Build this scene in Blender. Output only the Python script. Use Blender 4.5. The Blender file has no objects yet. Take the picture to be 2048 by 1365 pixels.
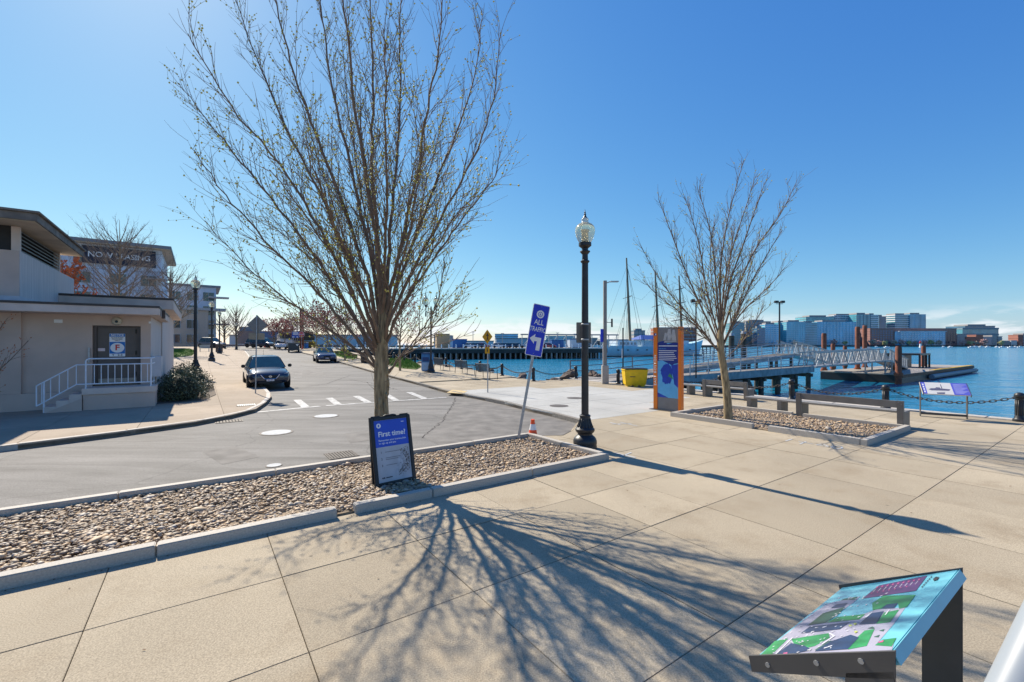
import bpy, bmesh, math, random
import numpy as np
from mathutils import Vector, Matrix, Euler
SC = bpy.context.scene
COL = SC.collection
R = math.radians
rnd = random.Random(7)

# ------------------------------------------------------------------ camera, light, exposure
FPX, CX, HY, H = 888.0, 1024.0, 690.0, 2.1      # focal length in photo pixels, principal column, horizon row, eye height
cam = bpy.data.cameras.new('camera'); camo = bpy.data.objects.new('camera', cam); COL.objects.link(camo)
cam.sensor_width = 36; cam.lens = FPX/2048*36; cam.shift_y = (HY-682.5)/2048
camo.location = (0, 0, H); camo.rotation_euler = (R(90), 0, 0)
cam.clip_start = 0.05; cam.clip_end = 20000
SC.camera = camo
SUN_EL, SUN_AZ = R(41.0), R(-40.9)               # azimuth from +Y towards +X
SUN_E, SKY_S, EXPO = 5.0, 0.10, 0.62
SKY_G = 1.02/(SKY_S*2**EXPO)
sun = bpy.data.lights.new('sun', 'SUN'); suno = bpy.data.objects.new('sun', sun); COL.objects.link(suno)
sun.energy = SUN_E; sun.angle = R(0.5); sun.color = (1.0, 0.91, 0.76)
sd = Vector((math.sin(SUN_AZ)*math.cos(SUN_EL), math.cos(SUN_AZ)*math.cos(SUN_EL), math.sin(SUN_EL)))
suno.rotation_euler = sd.to_track_quat('Z', 'Y').to_euler(); suno.location = (-30, 30, 60)
W = bpy.data.worlds.new('World'); SC.world = W; W.use_nodes = True
wn = W.node_tree; wn.nodes.clear()
def N(t, ty, **k):
    n = t.nodes.new(ty)
    for a, b in k.items(): setattr(n, a, b)
    return n
wo = N(wn, 'ShaderNodeOutputWorld'); wb = N(wn, 'ShaderNodeBackground'); wb.inputs[1].default_value = SKY_S
sky = N(wn, 'ShaderNodeTexSky', sky_type='NISHITA', sun_disc=False)
sky.sun_elevation = SUN_EL; sky.sun_rotation = SUN_AZ; sky.air_density = 1.0; sky.dust_density = 0.28; sky.ozone_density = 3.0
# low cumulus just above the horizon, the same all round
tc = N(wn, 'ShaderNodeTexCoord'); sep = N(wn, 'ShaderNodeSeparateXYZ'); wn.links.new(tc.outputs['Generated'], sep.inputs[0])
mp = N(wn, 'ShaderNodeMapping'); mp.inputs['Scale'].default_value = (1, 1, 4.5); wn.links.new(tc.outputs['Generated'], mp.inputs[0])
nz = N(wn, 'ShaderNodeTexNoise'); nz.inputs['Scale'].default_value = 9; nz.inputs['Detail'].default_value = 7; nz.inputs['Roughness'].default_value = .55
wn.links.new(mp.outputs[0], nz.inputs['Vector'])
cr = N(wn, 'ShaderNodeMapRange', interpolation_type='SMOOTHSTEP'); cr.inputs[1].default_value = .46; cr.inputs[2].default_value = .58
wn.links.new(nz.outputs['Fac'], cr.inputs[0])
b1 = N(wn, 'ShaderNodeMapRange', interpolation_type='SMOOTHSTEP'); b1.inputs[1].default_value = .070; b1.inputs[2].default_value = .030
wn.links.new(sep.outputs['Z'], b1.inputs[0])
mu = N(wn, 'ShaderNodeMath', operation='MULTIPLY'); wn.links.new(cr.outputs[0], mu.inputs[0]); wn.links.new(b1.outputs[0], mu.inputs[1])
mu2 = N(wn, 'ShaderNodeMath', operation='MULTIPLY'); mu2.inputs[1].default_value = .8; wn.links.new(mu.outputs[0], mu2.inputs[0])
mx = N(wn, 'ShaderNodeMix', data_type='RGBA'); mx.inputs['B'].default_value = (6.3, 6.5, 6.8, 1)
wn.links.new(mu2.outputs[0], mx.inputs['Factor'])
# grade of the whole sky: the photograph's deep azure rendering of a clear sky
sc_ = N(wn, 'ShaderNodeSeparateColor'); wn.links.new(sky.outputs[0], sc_.inputs[0]); cc_ = N(wn, 'ShaderNodeCombineColor')
for i_, (k_, p_) in enumerate(((.056, 1.30), (.128, .93), (.355, .46))):
    pw_ = N(wn, 'ShaderNodeMath', operation='POWER'); pw_.inputs[1].default_value = p_; wn.links.new(sc_.outputs[i_], pw_.inputs[0])
    ml_ = N(wn, 'ShaderNodeMath', operation='MULTIPLY'); ml_.inputs[1].default_value = k_*SKY_G; wn.links.new(pw_.outputs[0], ml_.inputs[0]); wn.links.new(ml_.outputs[0], cc_.inputs[i_])
wn.links.new(cc_.outputs[0], mx.inputs['A'])
wn.links.new(mx.outputs['Result'], wb.inputs[0]); wn.links.new(wb.outputs[0], wo.inputs[0])
vs = SC.view_settings; vs.view_transform = 'Standard'; vs.look = 'None'; vs.exposure = EXPO; vs.gamma = 1; vs.use_curve_mapping = False
SC.render.engine = 'CYCLES'

# ------------------------------------------------------------------ measuring: pixel -> place
AV = Vector((.8180, .5752, 0)); BV = Vector((-.5752, .8180, 0)); ROT = math.atan2(.5752, .8180)
WATER = -2.1
def ray(x, y): return Vector(((x-CX)/FPX, 1.0, (HY-y)/FPX))
def G(x, y, z=0.0):
    r = ray(x, y); t = (z-H)/r.z; return Vector((r.x*t, t, z))
def D(x, y, d): r = ray(x, y); return Vector((r.x*d, d, H+r.z*d))
def UV(u, v, z=0.0): return Vector((AV.x*u+BV.x*v, AV.y*u+BV.y*v, z))
def uv(p): return (p.x*AV.x+p.y*AV.y, p.x*BV.x+p.y*BV.y)
def gz(v):                                        # the street climbs gently inland
    if v < 20: return 0.0
    if v < 45: return .0175*(v-20)
    if v < 100: return .4375+.0255*(v-45)
    return 1.84
def gzp(p): return gz(uv(p)[1])
def GS(x, y, dz=0.0):
    r = ray(x, y); t = 2.0
    while t < 600:
        p = Vector((r.x*t, t, H+r.z*t))
        if p.z <= gzp(p)+dz: break
        t *= 1.004
    return Vector((r.x*t, t, gzp(p)+dz))

# ------------------------------------------------------------------ materials
MATS = {}
def mat(name, col, rough=.6, metal=0.0, var=.12, scale=6.0, bump=0.0, bscale=40.0, spec=.5, rnd_obj=0.0, coat=0.0, trans=0.0, detail=5, emit=None, world=False, stretch=None, ior=None):
    if name in MATS: return MATS[name]
    m = bpy.data.materials.new(name); m.use_nodes = True; t = m.node_tree; p = t.nodes['Principled BSDF']
    p.inputs['Roughness'].default_value = rough; p.inputs['Metallic'].default_value = metal
    p.inputs['Specular IOR Level'].default_value = spec
    if coat: p.inputs['Coat Weight'].default_value = coat; p.inputs['Coat Roughness'].default_value = .05
    if trans: p.inputs['Transmission Weight'].default_value = trans
    if ior: p.inputs['IOR'].default_value = ior
    c = (col[0], col[1], col[2], 1)
    tcn = N(t, 'ShaderNodeTexCoord'); src = tcn.outputs['Object']
    if world:
        ge = N(t, 'ShaderNodeNewGeometry'); src = ge.outputs['Position']
    if stretch:
        mm = N(t, 'ShaderNodeMapping'); mm.inputs['Scale'].default_value = stretch; t.links.new(src, mm.inputs[0]); src = mm.outputs[0]
    n = N(t, 'ShaderNodeTexNoise'); n.inputs['Scale'].default_value = scale; n.inputs['Detail'].default_value = detail
    t.links.new(src, n.inputs['Vector'])
    mr = N(t, 'ShaderNodeMapRange'); mr.inputs[1].default_value = .3; mr.inputs[2].default_value = .7
    mr.inputs[3].default_value = 1-var; mr.inputs[4].default_value = 1+var
    t.links.new(n.outputs['Fac'], mr.inputs[0])
    val = mr.outputs[0]
    if rnd_obj:
        oi = N(t, 'ShaderNodeObjectInfo'); m2 = N(t, 'ShaderNodeMapRange'); m2.inputs[3].default_value = 1-rnd_obj; m2.inputs[4].default_value = 1+rnd_obj
        t.links.new(oi.outputs['Random'], m2.inputs[0]); mm2 = N(t, 'ShaderNodeMath', operation='MULTIPLY')
        t.links.new(val, mm2.inputs[0]); t.links.new(m2.outputs[0], mm2.inputs[1]); val = mm2.outputs[0]
    vm = N(t, 'ShaderNodeVectorMath', operation='SCALE'); vm.inputs[0].default_value = col[:3]
    t.links.new(val, vm.inputs['Scale']); t.links.new(vm.outputs[0], p.inputs['Base Color'])
    if bump:
        n2 = N(t, 'ShaderNodeTexNoise'); n2.inputs['Scale'].default_value = bscale; n2.inputs['Detail'].default_value = 4
        t.links.new(src, n2.inputs['Vector']); bp = N(t, 'ShaderNodeBump'); bp.inputs['Strength'].default_value = bump; bp.inputs['Distance'].default_value = .01
        t.links.new(n2.outputs['Fac'], bp.inputs['Height']); t.links.new(bp.outputs[0], p.inputs['Normal'])
    if emit: p.inputs['Emission Color'].default_value = (*emit[:3], 1); p.inputs['Emission Strength'].default_value = emit[3]
    MATS[name] = m; return m

def concrete(name, col, stain, rnd_obj=.11, broom=0.4):
    """weathered paving concrete: broad stains, fine sand grain, broom marks, slab-to-slab tone"""
    m = mat(name, col, rough=.85, var=.12, scale=.45, rnd_obj=rnd_obj, spec=.25, world=True, detail=6)
    t = m.node_tree; p = t.nodes['Principled BSDF']
    base = p.inputs['Base Color'].links[0].from_socket
    ge = N(t, 'ShaderNodeNewGeometry')
    n1 = N(t, 'ShaderNodeTexNoise'); n1.inputs['Scale'].default_value = 1.3; n1.inputs['Detail'].default_value = 8; n1.inputs['Roughness'].default_value = .65
    t.links.new(ge.outputs['Position'], n1.inputs['Vector'])
    mr = N(t, 'ShaderNodeMapRange', interpolation_type='SMOOTHSTEP'); mr.inputs[1].default_value = .46; mr.inputs[2].default_value = .74; mr.inputs[4].default_value = .8
    t.links.new(n1.outputs['Fac'], mr.inputs[0])
    m1 = N(t, 'ShaderNodeMix', data_type='RGBA'); m1.inputs['B'].default_value = (*stain, 1)
    t.links.new(mr.outputs[0], m1.inputs['Factor']); t.links.new(base, m1.inputs['A'])
    n2 = N(t, 'ShaderNodeTexNoise'); n2.inputs['Scale'].default_value = 95; n2.inputs['Detail'].default_value = 3
    t.links.new(ge.outputs['Position'], n2.inputs['Vector'])
    m2 = N(t, 'ShaderNodeMapRange'); m2.inputs[1].default_value = .3; m2.inputs[2].default_value = .7; m2.inputs[3].default_value = .70; m2.inputs[4].default_value = 1.3
    t.links.new(n2.outputs['Fac'], m2.inputs[0])
    # dark specks (gum, oil)
    vo = N(t, 'ShaderNodeTexVoronoi'); vo.inputs['Scale'].default_value = 1.7; vo.inputs['Randomness'].default_value = 1
    t.links.new(ge.outputs['Position'], vo.inputs['Vector'])
    sp = N(t, 'ShaderNodeMapRange', interpolation_type='SMOOTHSTEP'); sp.inputs[1].default_value = .014; sp.inputs[2].default_value = .04; sp.inputs[3].default_value = .45; sp.inputs[4].default_value = 1
    t.links.new(vo.outputs['Distance'], sp.inputs[0])
    mul = N(t, 'ShaderNodeMath', operation='MULTIPLY'); t.links.new(m2.outputs[0], mul.inputs[0]); t.links.new(sp.outputs[0], mul.inputs[1])
    vm = N(t, 'ShaderNodeVectorMath', operation='SCALE'); t.links.new(m1.outputs['Result'], vm.inputs[0]); t.links.new(mul.outputs[0], vm.inputs['Scale'])
    t.links.new(vm.outputs[0], p.inputs['Base Color'])
    mp = N(t, 'ShaderNodeMapping'); mp.inputs['Rotation'].default_value = (0, 0, -ROT); mp.inputs['Scale'].default_value = (70, 3, 3)
    t.links.new(ge.outputs['Position'], mp.inputs[0])
    n3 = N(t, 'ShaderNodeTexNoise'); n3.inputs['Scale'].default_value = 1; n3.inputs['Detail'].default_value = 3
    t.links.new(mp.outputs[0], n3.inputs['Vector'])
    ad = N(t, 'ShaderNodeMath', operation='ADD'); t.links.new(n3.outputs['Fac'], ad.inputs[0]); t.links.new(n2.outputs['Fac'], ad.inputs[1])
    bp = N(t, 'ShaderNodeBump'); bp.inputs['Strength'].default_value = broom; bp.inputs['Distance'].default_value = .004
    t.links.new(ad.outputs[0], bp.inputs['Height']); t.links.new(bp.outputs[0], p.inputs['Normal'])
    return m

CONC = concrete('paving concrete', (.365, .305, .218), (.285, .225, .150))
CONC_NEW = concrete('fresh paving concrete', (.40, .395, .37), (.36, .35, .32), rnd_obj=.04)
CONC_L = concrete('sidewalk concrete', (.35, .28, .21), (.30, .23, .165))
CONC_W = mat('wall concrete', (.54, .42, .35), .85, var=.10, scale=1.2, bump=.3, bscale=30, spec=.2)
CONC_B = mat('board marked concrete', (.56, .51, .48), .85, var=.16, scale=1.6, bump=.3, bscale=6, stretch=(6, 6, .25), spec=.2)
GRAN = mat('edging granite', (.43, .39, .335), .75, var=.18, scale=60, bump=.25, bscale=90, rnd_obj=.07)
GRAN_D = mat('kerb granite', (.20, .18, .155), .85, var=.28, scale=22, bump=.8, bscale=25, rnd_obj=.12)
KERB_W = mat('kerb concrete', (.45, .41, .36), .8, var=.15, scale=8, bump=.3, bscale=60, rnd_obj=.06)
DIRT = mat('dirt', (.13, .10, .075), .95, var=.3, scale=9, bump=.6, bscale=30)
def asphalt():
    m = mat('asphalt', (.155, .146, .135), .8, var=.12, scale=.35, world=True, spec=.3, detail=6)
    t = m.node_tree; p = t.nodes['Principled BSDF']; base = p.inputs['Base Color'].links[0].from_socket
    ge = N(t, 'ShaderNodeNewGeometry')
    mp = N(t, 'ShaderNodeMapping'); mp.inputs['Rotation'].default_value = (0, 0, -ROT); mp.inputs['Scale'].default_value = (.25, 1.6, 1)
    t.links.new(ge.outputs['Position'], mp.inputs[0])
    n1 = N(t, 'ShaderNodeTexNoise'); n1.inputs['Scale'].default_value = 1.0; n1.inputs['Detail'].default_value = 7; n1.inputs['Roughness'].default_value = .6; n1.inputs['Distortion'].default_value = .8
    t.links.new(mp.outputs[0], n1.inputs['Vector'])
    a = N(t, 'ShaderNodeMapRange'); a.inputs[1].default_value = .3; a.inputs[2].default_value = .7; a.inputs[3].default_value = .66; a.inputs[4].default_value = 1.34
    t.links.new(n1.outputs['Fac'], a.inputs[0])
    n2 = N(t, 'ShaderNodeTexNoise'); n2.inputs['Scale'].default_value = 70; n2.inputs['Detail'].default_value = 3
    t.links.new(ge.outputs['Position'], n2.inputs['Vector'])
    b = N(t, 'ShaderNodeMapRange'); b.inputs[1].default_value = .3; b.inputs[2].default_value = .7; b.inputs[3].default_value = .72; b.inputs[4].default_value = 1.3
    t.links.new(n2.outputs['Fac'], b.inputs[0])
    mu = N(t, 'ShaderNodeMath', operation='MULTIPLY'); t.links.new(a.outputs[0], mu.inputs[0]); t.links.new(b.outputs[0], mu.inputs[1])
    # cracks
    vo = N(t, 'ShaderNodeTexVoronoi', feature='DISTANCE_TO_EDGE'); vo.inputs['Scale'].default_value = .33
    nn = N(t, 'ShaderNodeTexNoise'); nn.inputs['Scale'].default_value = 2.0; nn.inputs['Detail'].default_value = 5
    t.links.new(ge.outputs['Position'], nn.inputs['Vector'])
    mxv = N(t, 'ShaderNodeMix', data_type='VECTOR'); mxv.inputs['Factor'].default_value = .25
    t.links.new(ge.outputs['Position'], mxv.inputs['A']); t.links.new(nn.outputs['Color'], mxv.inputs['B']); t.links.new(mxv.outputs['Result'], vo.inputs['Vector'])
    c = N(t, 'ShaderNodeMapRange', interpolation_type='SMOOTHSTEP'); c.inputs[1].default_value = .0; c.inputs[2].default_value = .006; c.inputs[3].default_value = .72; c.inputs[4].default_value = 1
    t.links.new(vo.outputs['Distance'], c.inputs[0])
    mu2 = N(t, 'ShaderNodeMath', operation='MULTIPLY'); t.links.new(mu.outputs[0], mu2.inputs[0]); t.links.new(c.outputs[0], mu2.inputs[1])
    vm = N(t, 'ShaderNodeVectorMath', operation='SCALE'); t.links.new(base, vm.inputs[0]); t.links.new(mu2.outputs[0], vm.inputs['Scale']); t.links.new(vm.outputs[0], p.inputs['Base Color'])
    bp = N(t, 'ShaderNodeBump'); bp.inputs['Strength'].default_value = .5; bp.inputs['Distance'].default_value = .006
    t.links.new(n2.outputs['Fac'], bp.inputs['Height']); t.links.new(bp.outputs[0], p.inputs['Normal'])
    return m
ASPH = asphalt()
ASPH2 = mat('patched asphalt', (.150, .138, .125), .85, var=.3, scale=2.5, bump=.5, bscale=60, world=True)
def paintmat():
    m = mat('worn road paint', (.46, .45, .43), .7, var=.12, scale=3, world=True)
    t = m.node_tree; p = t.nodes['Principled BSDF']
    ge = N(t, 'ShaderNodeNewGeometry'); n = N(t, 'ShaderNodeTexNoise'); n.inputs['Scale'].default_value = 5; n.inputs['Detail'].default_value = 8; n.inputs['Roughness'].default_value = .75
    t.links.new(ge.outputs['Position'], n.inputs['Vector'])
    mr = N(t, 'ShaderNodeMapRange', interpolation_type='SMOOTHSTEP'); mr.inputs[1].default_value = .47; mr.inputs[2].default_value = .60
    t.links.new(n.outputs['Fac'], mr.inputs[0]); base = p.inputs['Base Color'].links[0].from_socket
    mx = N(t, 'ShaderNodeMix', data_type='RGBA'); mx.inputs['B'].default_value = (.2, .195, .19, 1); t.links.new(base, mx.inputs['A']); t.links.new(mr.outputs[0], mx.inputs['Factor'])
    t.links.new(mx.outputs['Result'], p.inputs['Base Color']); return m
PAINT = paintmat()
def pebblemat():
    m = bpy.data.materials.new('pebble'); m.use_nodes = True; t = m.node_tree; p = t.nodes['Principled BSDF']; p.inputs['Roughness'].default_value = .6
    at = N(t, 'ShaderNodeAttribute', attribute_name='tone'); r = N(t, 'ShaderNodeValToRGB'); e = r.color_ramp.elements
    e[0].position = 0; e[0].color = (.15, .11, .08, 1); e[1].position = 1; e[1].color = (.52, .44, .33, 1)
    for pos, c in ((.2, (.26, .18, .11, 1)), (.4, (.37, .25, .14, 1)), (.6, (.43, .31, .19, 1)), (.75, (.28, .25, .22, 1)), (.88, (.47, .29, .14, 1))):
        x = e.new(pos); x.color = c
    t.links.new(at.outputs['Fac'], r.inputs[0]); t.links.new(r.outputs[0], p.inputs['Base Color']); return m
PEB = pebblemat()
def watermat():
    m = bpy.data.materials.new('harbour water'); m.use_nodes = True; t = m.node_tree; p = t.nodes['Principled BSDF']
    p.inputs['Base Color'].default_value = (.006, .075, .13, 1); p.inputs['Roughness'].default_value = .12; p.inputs['IOR'].default_value = 1.33
    ge = N(t, 'ShaderNodeNewGeometry'); mp = N(t, 'ShaderNodeMapping'); mp.inputs['Scale'].default_value = (.55, 1, 1); mp.inputs['Rotation'].default_value = (0, 0, R(-20))
    t.links.new(ge.outputs['Position'], mp.inputs[0])
    last = None
    for sc, w in ((.12, 2.0), (.5, 1.0), (1.7, .40)):
        n = N(t, 'ShaderNodeTexNoise'); n.inputs['Scale'].default_value = sc; n.inputs['Detail'].default_value = 4; n.inputs['Distortion'].default_value = .6
        t.links.new(mp.outputs[0], n.inputs['Vector'])
        k = N(t, 'ShaderNodeMath', operation='MULTIPLY'); k.inputs[1].default_value = w; t.links.new(n.outputs['Fac'], k.inputs[0])
        if last is None: last = k.outputs[0]
        else:
            a = N(t, 'ShaderNodeMath', operation='ADD'); t.links.new(last, a.inputs[0]); t.links.new(k.outputs[0], a.inputs[1]); last = a.outputs[0]
    bp = N(t, 'ShaderNodeBump'); bp.inputs['Strength'].default_value = 1; bp.inputs['Distance'].default_value = .42
    t.links.new(last, bp.inputs['Height']); t.links.new(bp.outputs[0], p.inputs['Normal'])
    n = N(t, 'ShaderNodeTexNoise'); n.inputs['Scale'].default_value = .035; n.inputs['Detail'].default_value = 6; n.inputs['Distortion'].default_value = 1.5; t.links.new(mp.outputs[0], n.inputs['Vector'])
    wr = N(t, 'ShaderNodeMapRange'); wr.inputs[1].default_value = .35; wr.inputs[2].default_value = .65; wr.inputs[3].default_value = .5; wr.inputs[4].default_value = 1.35   # calmer and rougher patches
    t.links.new(n.outputs['Fac'], wr.inputs[0]); wm = N(t, 'ShaderNodeMath', operation='MULTIPLY'); wm.inputs[1].default_value = .42; t.links.new(wr.outputs[0], wm.inputs[0]); t.links.new(wm.outputs[0], bp.inputs['Distance'])
    mx = N(t, 'ShaderNodeMix', data_type='RGBA'); mx.inputs['A'].default_value = (.004, .13, .27, 1); mx.inputs['B'].default_value = (.012, .22, .37, 1)
    t.links.new(n.outputs['Fac'], mx.inputs['Factor']); t.links.new(mx.outputs['Result'], p.inputs['Base Color'])
    return m
WATM = watermat()
BLACK = mat('black painted iron', (.020, .021, .024), .42, var=.25, scale=9, bump=.15, bscale=30)
DKGREY = mat('dark grey powder coat', (.075, .070, .066), .5, var=.1, scale=5)
BRONZE = mat('grey steel bench', (.17, .155, .14), .5, .2, var=.12, scale=5)
SEATM = mat('light bench slab', (.25, .235, .215), .6, var=.1, scale=5)
GALV = mat('galvanised steel', (.36, .37, .38), .45, .6, var=.15, scale=20)
ALU = mat('aluminium', (.31, .33, .35), .5, .4, var=.12, scale=8)
GREYP = mat('grey pole paint', (.24, .22, .20), .6, var=.12, scale=5)
WHITE = mat('white paint', (.78, .78, .78), .5, var=.05, scale=4)
PRINTW = mat('white print', (.80, .80, .80), .5, var=.03, scale=4)
SIGNBLUE = mat('sign blue', (.008, .035, .55), .45, var=.06, scale=4)
SIGNBLUE2 = mat('placard blue', (.018, .075, .52), .4, var=.06, scale=5)
YELLOW = mat('yellow plastic', (.72, .47, .0), .45, var=.12, scale=5)
SIGNYEL = mat('warning yellow', (.72, .34, .0), .5, var=.06, scale=6)
ORANGE = mat('orange panel', (.78, .19, .008), .45, var=.06, scale=4)
CONEO = mat('cone orange', (.85, .085, .015), .45, var=.1, scale=8)
REDP = mat('red print', (.60, .03, .02), .5, var=.06)
BLUEP = mat('notice blue', (.01, .16, .50), .5, var=.05)
BARK = mat('bark', (.30, .225, .125), .9, var=.62, scale=9, bump=1.0, bscale=40, stretch=(3, 3, .45))
TWIG = mat('twig bark', (.175, .122, .085), .85, var=.3, scale=6)
BUD = mat('opening buds', (.50, .46, .08), .7, var=.3, scale=5)
REDBUD = mat('red spring buds', (.34, .085, .055), .7, var=.35, scale=3)
PINKBUD = mat('rusty spring buds', (.40, .15, .12), .7, var=.35, scale=3)
GRASS = mat('grass blades', (.115, .20, .022), .8, var=.35, scale=3)
LEAF = mat('evergreen leaf', (.085, .105, .055), .55, var=.5, scale=7)
ROCKM = mat('shore rock', (.14, .10, .078), .9, var=.4, scale=3, bump=1.0, bscale=8, rnd_obj=.25)
WOOD = mat('weathered pier timber', (.30, .27, .24), .85, var=.3, scale=3, bump=.5, bscale=14, rnd_obj=.15)
WOODBL = mat('blue grey timber fascia', (.22, .27, .29), .8, var=.3, scale=2, bump=.5, bscale=14)
PILE = mat('dark wet pile', (.075, .06, .045), .8, var=.45, scale=2.5, bump=.6, bscale=10, rnd_obj=.25)
RUST = mat('rusty steel pile', (.20, .065, .035), .8, var=.4, scale=2, bump=.4, bscale=12)
HULLD = mat('black float side', (.018, .018, .02), .5, var=.3, scale=1)
GLASSD = mat('dark window glass', (.02, .05, .065), .06, var=.15, scale=1, spec=.8)
def glassm():
    m = mat('lamp glass', (.86, .82, .66), .16, var=.03, scale=4, trans=.72, ior=1.12); return m
LAMPGLASS = glassm()

# ------------------------------------------------------------------ mesh helpers
class MB:
    def __init__(s, m=None): s.v = []; s.f = []; s.m = m
    def add(s, vs, fs):
        o = len(s.v)
        for v in vs:
            v = Vector(v); s.v.append(tuple(s.m @ v) if s.m else tuple(v))
        s.f += [tuple(i+o for i in f) for f in fs]
        return s
    def box(s, x0, x1, y0, y1, z0, z1):
        return s.add([(x0,y0,z0),(x1,y0,z0),(x1,y1,z0),(x0,y1,z0),(x0,y0,z1),(x1,y0,z1),(x1,y1,z1),(x0,y1,z1)],
                     [(3,2,1,0),(4,5,6,7),(0,1,5,4),(1,2,6,5),(2,3,7,6),(3,0,4,7)])
    def bar(s, p, q, w, h=None, up=(0,0,1)):
        h = h or w; p = Vector(p); q = Vector(q); d = (q-p).normalized(); up = Vector(up)
        if abs(d.dot(up)) > .98: up = Vector((1,0,0))
        sx = d.cross(up).normalized(); sz = sx.cross(d)
        c = [(-w/2,-h/2),(w/2,-h/2),(w/2,h/2),(-w/2,h/2)]
        return s.add([e+sx*a+sz*b for e in (p, q) for a, b in c], [(3,2,1,0),(4,5,6,7),(0,1,5,4),(1,2,6,5),(2,3,7,6),(3,0,4,7)])
    def tube(s, pts, r, n=8, cap=True):
        pts = [Vector(p) for p in pts]; m = len(pts)
        rs = r if hasattr(r, '__len__') else [r]*m
        vs = []; nrm = None
        for i, p in enumerate(pts):
            t = (pts[min(i+1, m-1)]-pts[max(i-1, 0)]).normalized()
            if nrm is None:
                nrm = t.cross(Vector((0,0,1)) if abs(t.z) < .9 else Vector((1,0,0))).normalized()
            nrm = (nrm-t*nrm.dot(t)).normalized(); b = t.cross(nrm)
            for k in range(n):
                a = 2*math.pi*k/n; vs.append(p+(nrm*math.cos(a)+b*math.sin(a))*rs[i])
        fs = [(i*n+k, i*n+(k+1)%n, (i+1)*n+(k+1)%n, (i+1)*n+k) for i in range(m-1) for k in range(n)]
        if cap: fs += [tuple(range(n))[::-1], tuple((m-1)*n+k for k in range(n))]
        return s.add(vs, fs)
    def lathe(s, prof, n=16, c=(0,0,0)):
        vs = [(c[0]+r*math.cos(2*math.pi*k/n), c[1]+r*math.sin(2*math.pi*k/n), c[2]+z) for r, z in prof for k in range(n)]
        m = len(prof)
        fs = [(i*n+k, i*n+(k+1)%n, (i+1)*n+(k+1)%n, (i+1)*n+k) for i in range(m-1) for k in range(n)]
        fs += [tuple(range(n))[::-1], tuple((m-1)*n+k for k in range(n))]
        return s.add(vs, fs)
    def prism(s, poly, z0, z1):
        n = len(poly); f0 = (lambda p: z0) if not callable(z0) else z0; f1 = (lambda p: z1) if not callable(z1) else z1
        return s.add([(p[0], p[1], f0(p)) for p in poly]+[(p[0], p[1], f1(p)) for p in poly],
                     [tuple(range(n))[::-1], tuple(range(n, 2*n))]+[(i, (i+1)%n, n+(i+1)%n, n+i) for i in range(n)])
    def poly(s, pts, z=0.0): return s.add([(p[0], p[1], z) if len(p) == 2 else p for p in pts], [tuple(range(len(pts)))])
    def disc(s, c, r, n=24, z=0.0, ry=None): return s.poly([(c[0]+r*math.cos(2*math.pi*k/n), c[1]+(ry or r)*math.sin(2*math.pi*k/n)) for k in range(n)], z)
    def blob(s, c, r, sub=1, jit=.2, rg=rnd):
        ico = ICO[sub]; sx, sy, sz = r if hasattr(r, '__len__') else (r, r, r)
        vs = []
        for v in ico[0]:
            k = 1+rg.uniform(-jit, jit); vs.append((c[0]+v[0]*sx*k, c[1]+v[1]*sy*k, c[2]+v[2]*sz*k))
        return s.add(vs, ico[1])
    def mesh(s, name, mt, smooth=False, bev=0, recalc=True):
        me = bpy.data.meshes.new(name); me.from_pydata(s.v, [], s.f)
        if recalc or bev:
            bm = bmesh.new(); bm.from_mesh(me)
            bmesh.ops.recalc_face_normals(bm, faces=bm.faces)
            if bev:
                es = [e for e in bm.edges if len(e.link_faces) == 2 and e.calc_face_angle(0) > .5]
                bmesh.ops.bevel(bm, geom=es, offset=bev, segments=2, affect='EDGES', clamp_overlap=True)
            bm.to_mesh(me); bm.free()
        if smooth is True:
            me.polygons.foreach_set('use_smooth', [True]*len(me.polygons))
        elif smooth:
            me.polygons.foreach_set('use_smooth', [True]*len(me.polygons)); me.set_sharp_from_angle(angle=smooth)
        me.materials.append(mt); return me
    def build(s, name, mt, parent=None, smooth=False, bev=0, loc=None, recalc=True):
        return link(name, s.mesh(name, mt, smooth, bev, recalc), parent, loc)
def link(name, me, parent=None, loc=None, rz=None):
    o = bpy.data.objects.new(name, me); COL.objects.link(o); o.parent = parent
    if loc is not None: o.location = loc
    if rz is not None: o.rotation_euler = (0, 0, rz)
    return o
def ico(sub):
    bm = bmesh.new(); bmesh.ops.create_icosphere(bm, subdivisions=sub, radius=1)
    r = ([tuple(v.co) for v in bm.verts], [tuple(v.index for v in f.verts) for f in bm.faces]); bm.free(); return r
ICO = {1: ico(1), 2: ico(2), 3: ico(3)}
def thing(name, label, cat, loc=(0,0,0), rz=0.0, group=None, rot=None):
    o = bpy.data.objects.new(name, None); COL.objects.link(o); o.empty_display_size = .2
    o.location = loc; o.rotation_euler = rot if rot else (0, 0, rz)
    return tag(o, label, cat, group)
def tag(o, label, cat, group=None):
    o['label'] = label; o['category'] = cat
    if group: o['group'] = group
    return o
def struct(o, kind='structure'): o['kind'] = kind; return o
def copy_tree(o, parent=None):
    c = o.copy(); COL.objects.link(c); c.parent = parent
    for ch in list(o.children): copy_tree(ch, c)
    return c
FONTMESH = {}
def text(body, size, mt, parent, M, align='CENTER', sx=1.0, bold=.0, name='lettering', spacing=1.0):
    cu = bpy.data.curves.new('t', 'FONT'); cu.body = body; cu.size = size; cu.align_x = align; cu.align_y = 'CENTER'; cu.offset = bold*size; cu.space_character = spacing
    cu.resolution_u = 3
    o = bpy.data.objects.new('t', cu); COL.objects.link(o)
    dg = bpy.context.evaluated_depsgraph_get(); me = bpy.data.meshes.new_from_object(o.evaluated_get(dg))
    bpy.data.objects.remove(o); bpy.data.curves.remove(cu)
    me.transform(M @ Matrix.Diagonal((sx, 1, 1, 1))); me.materials.clear(); me.materials.append(mt); me.name = name
    return link(name, me, parent)
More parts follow.
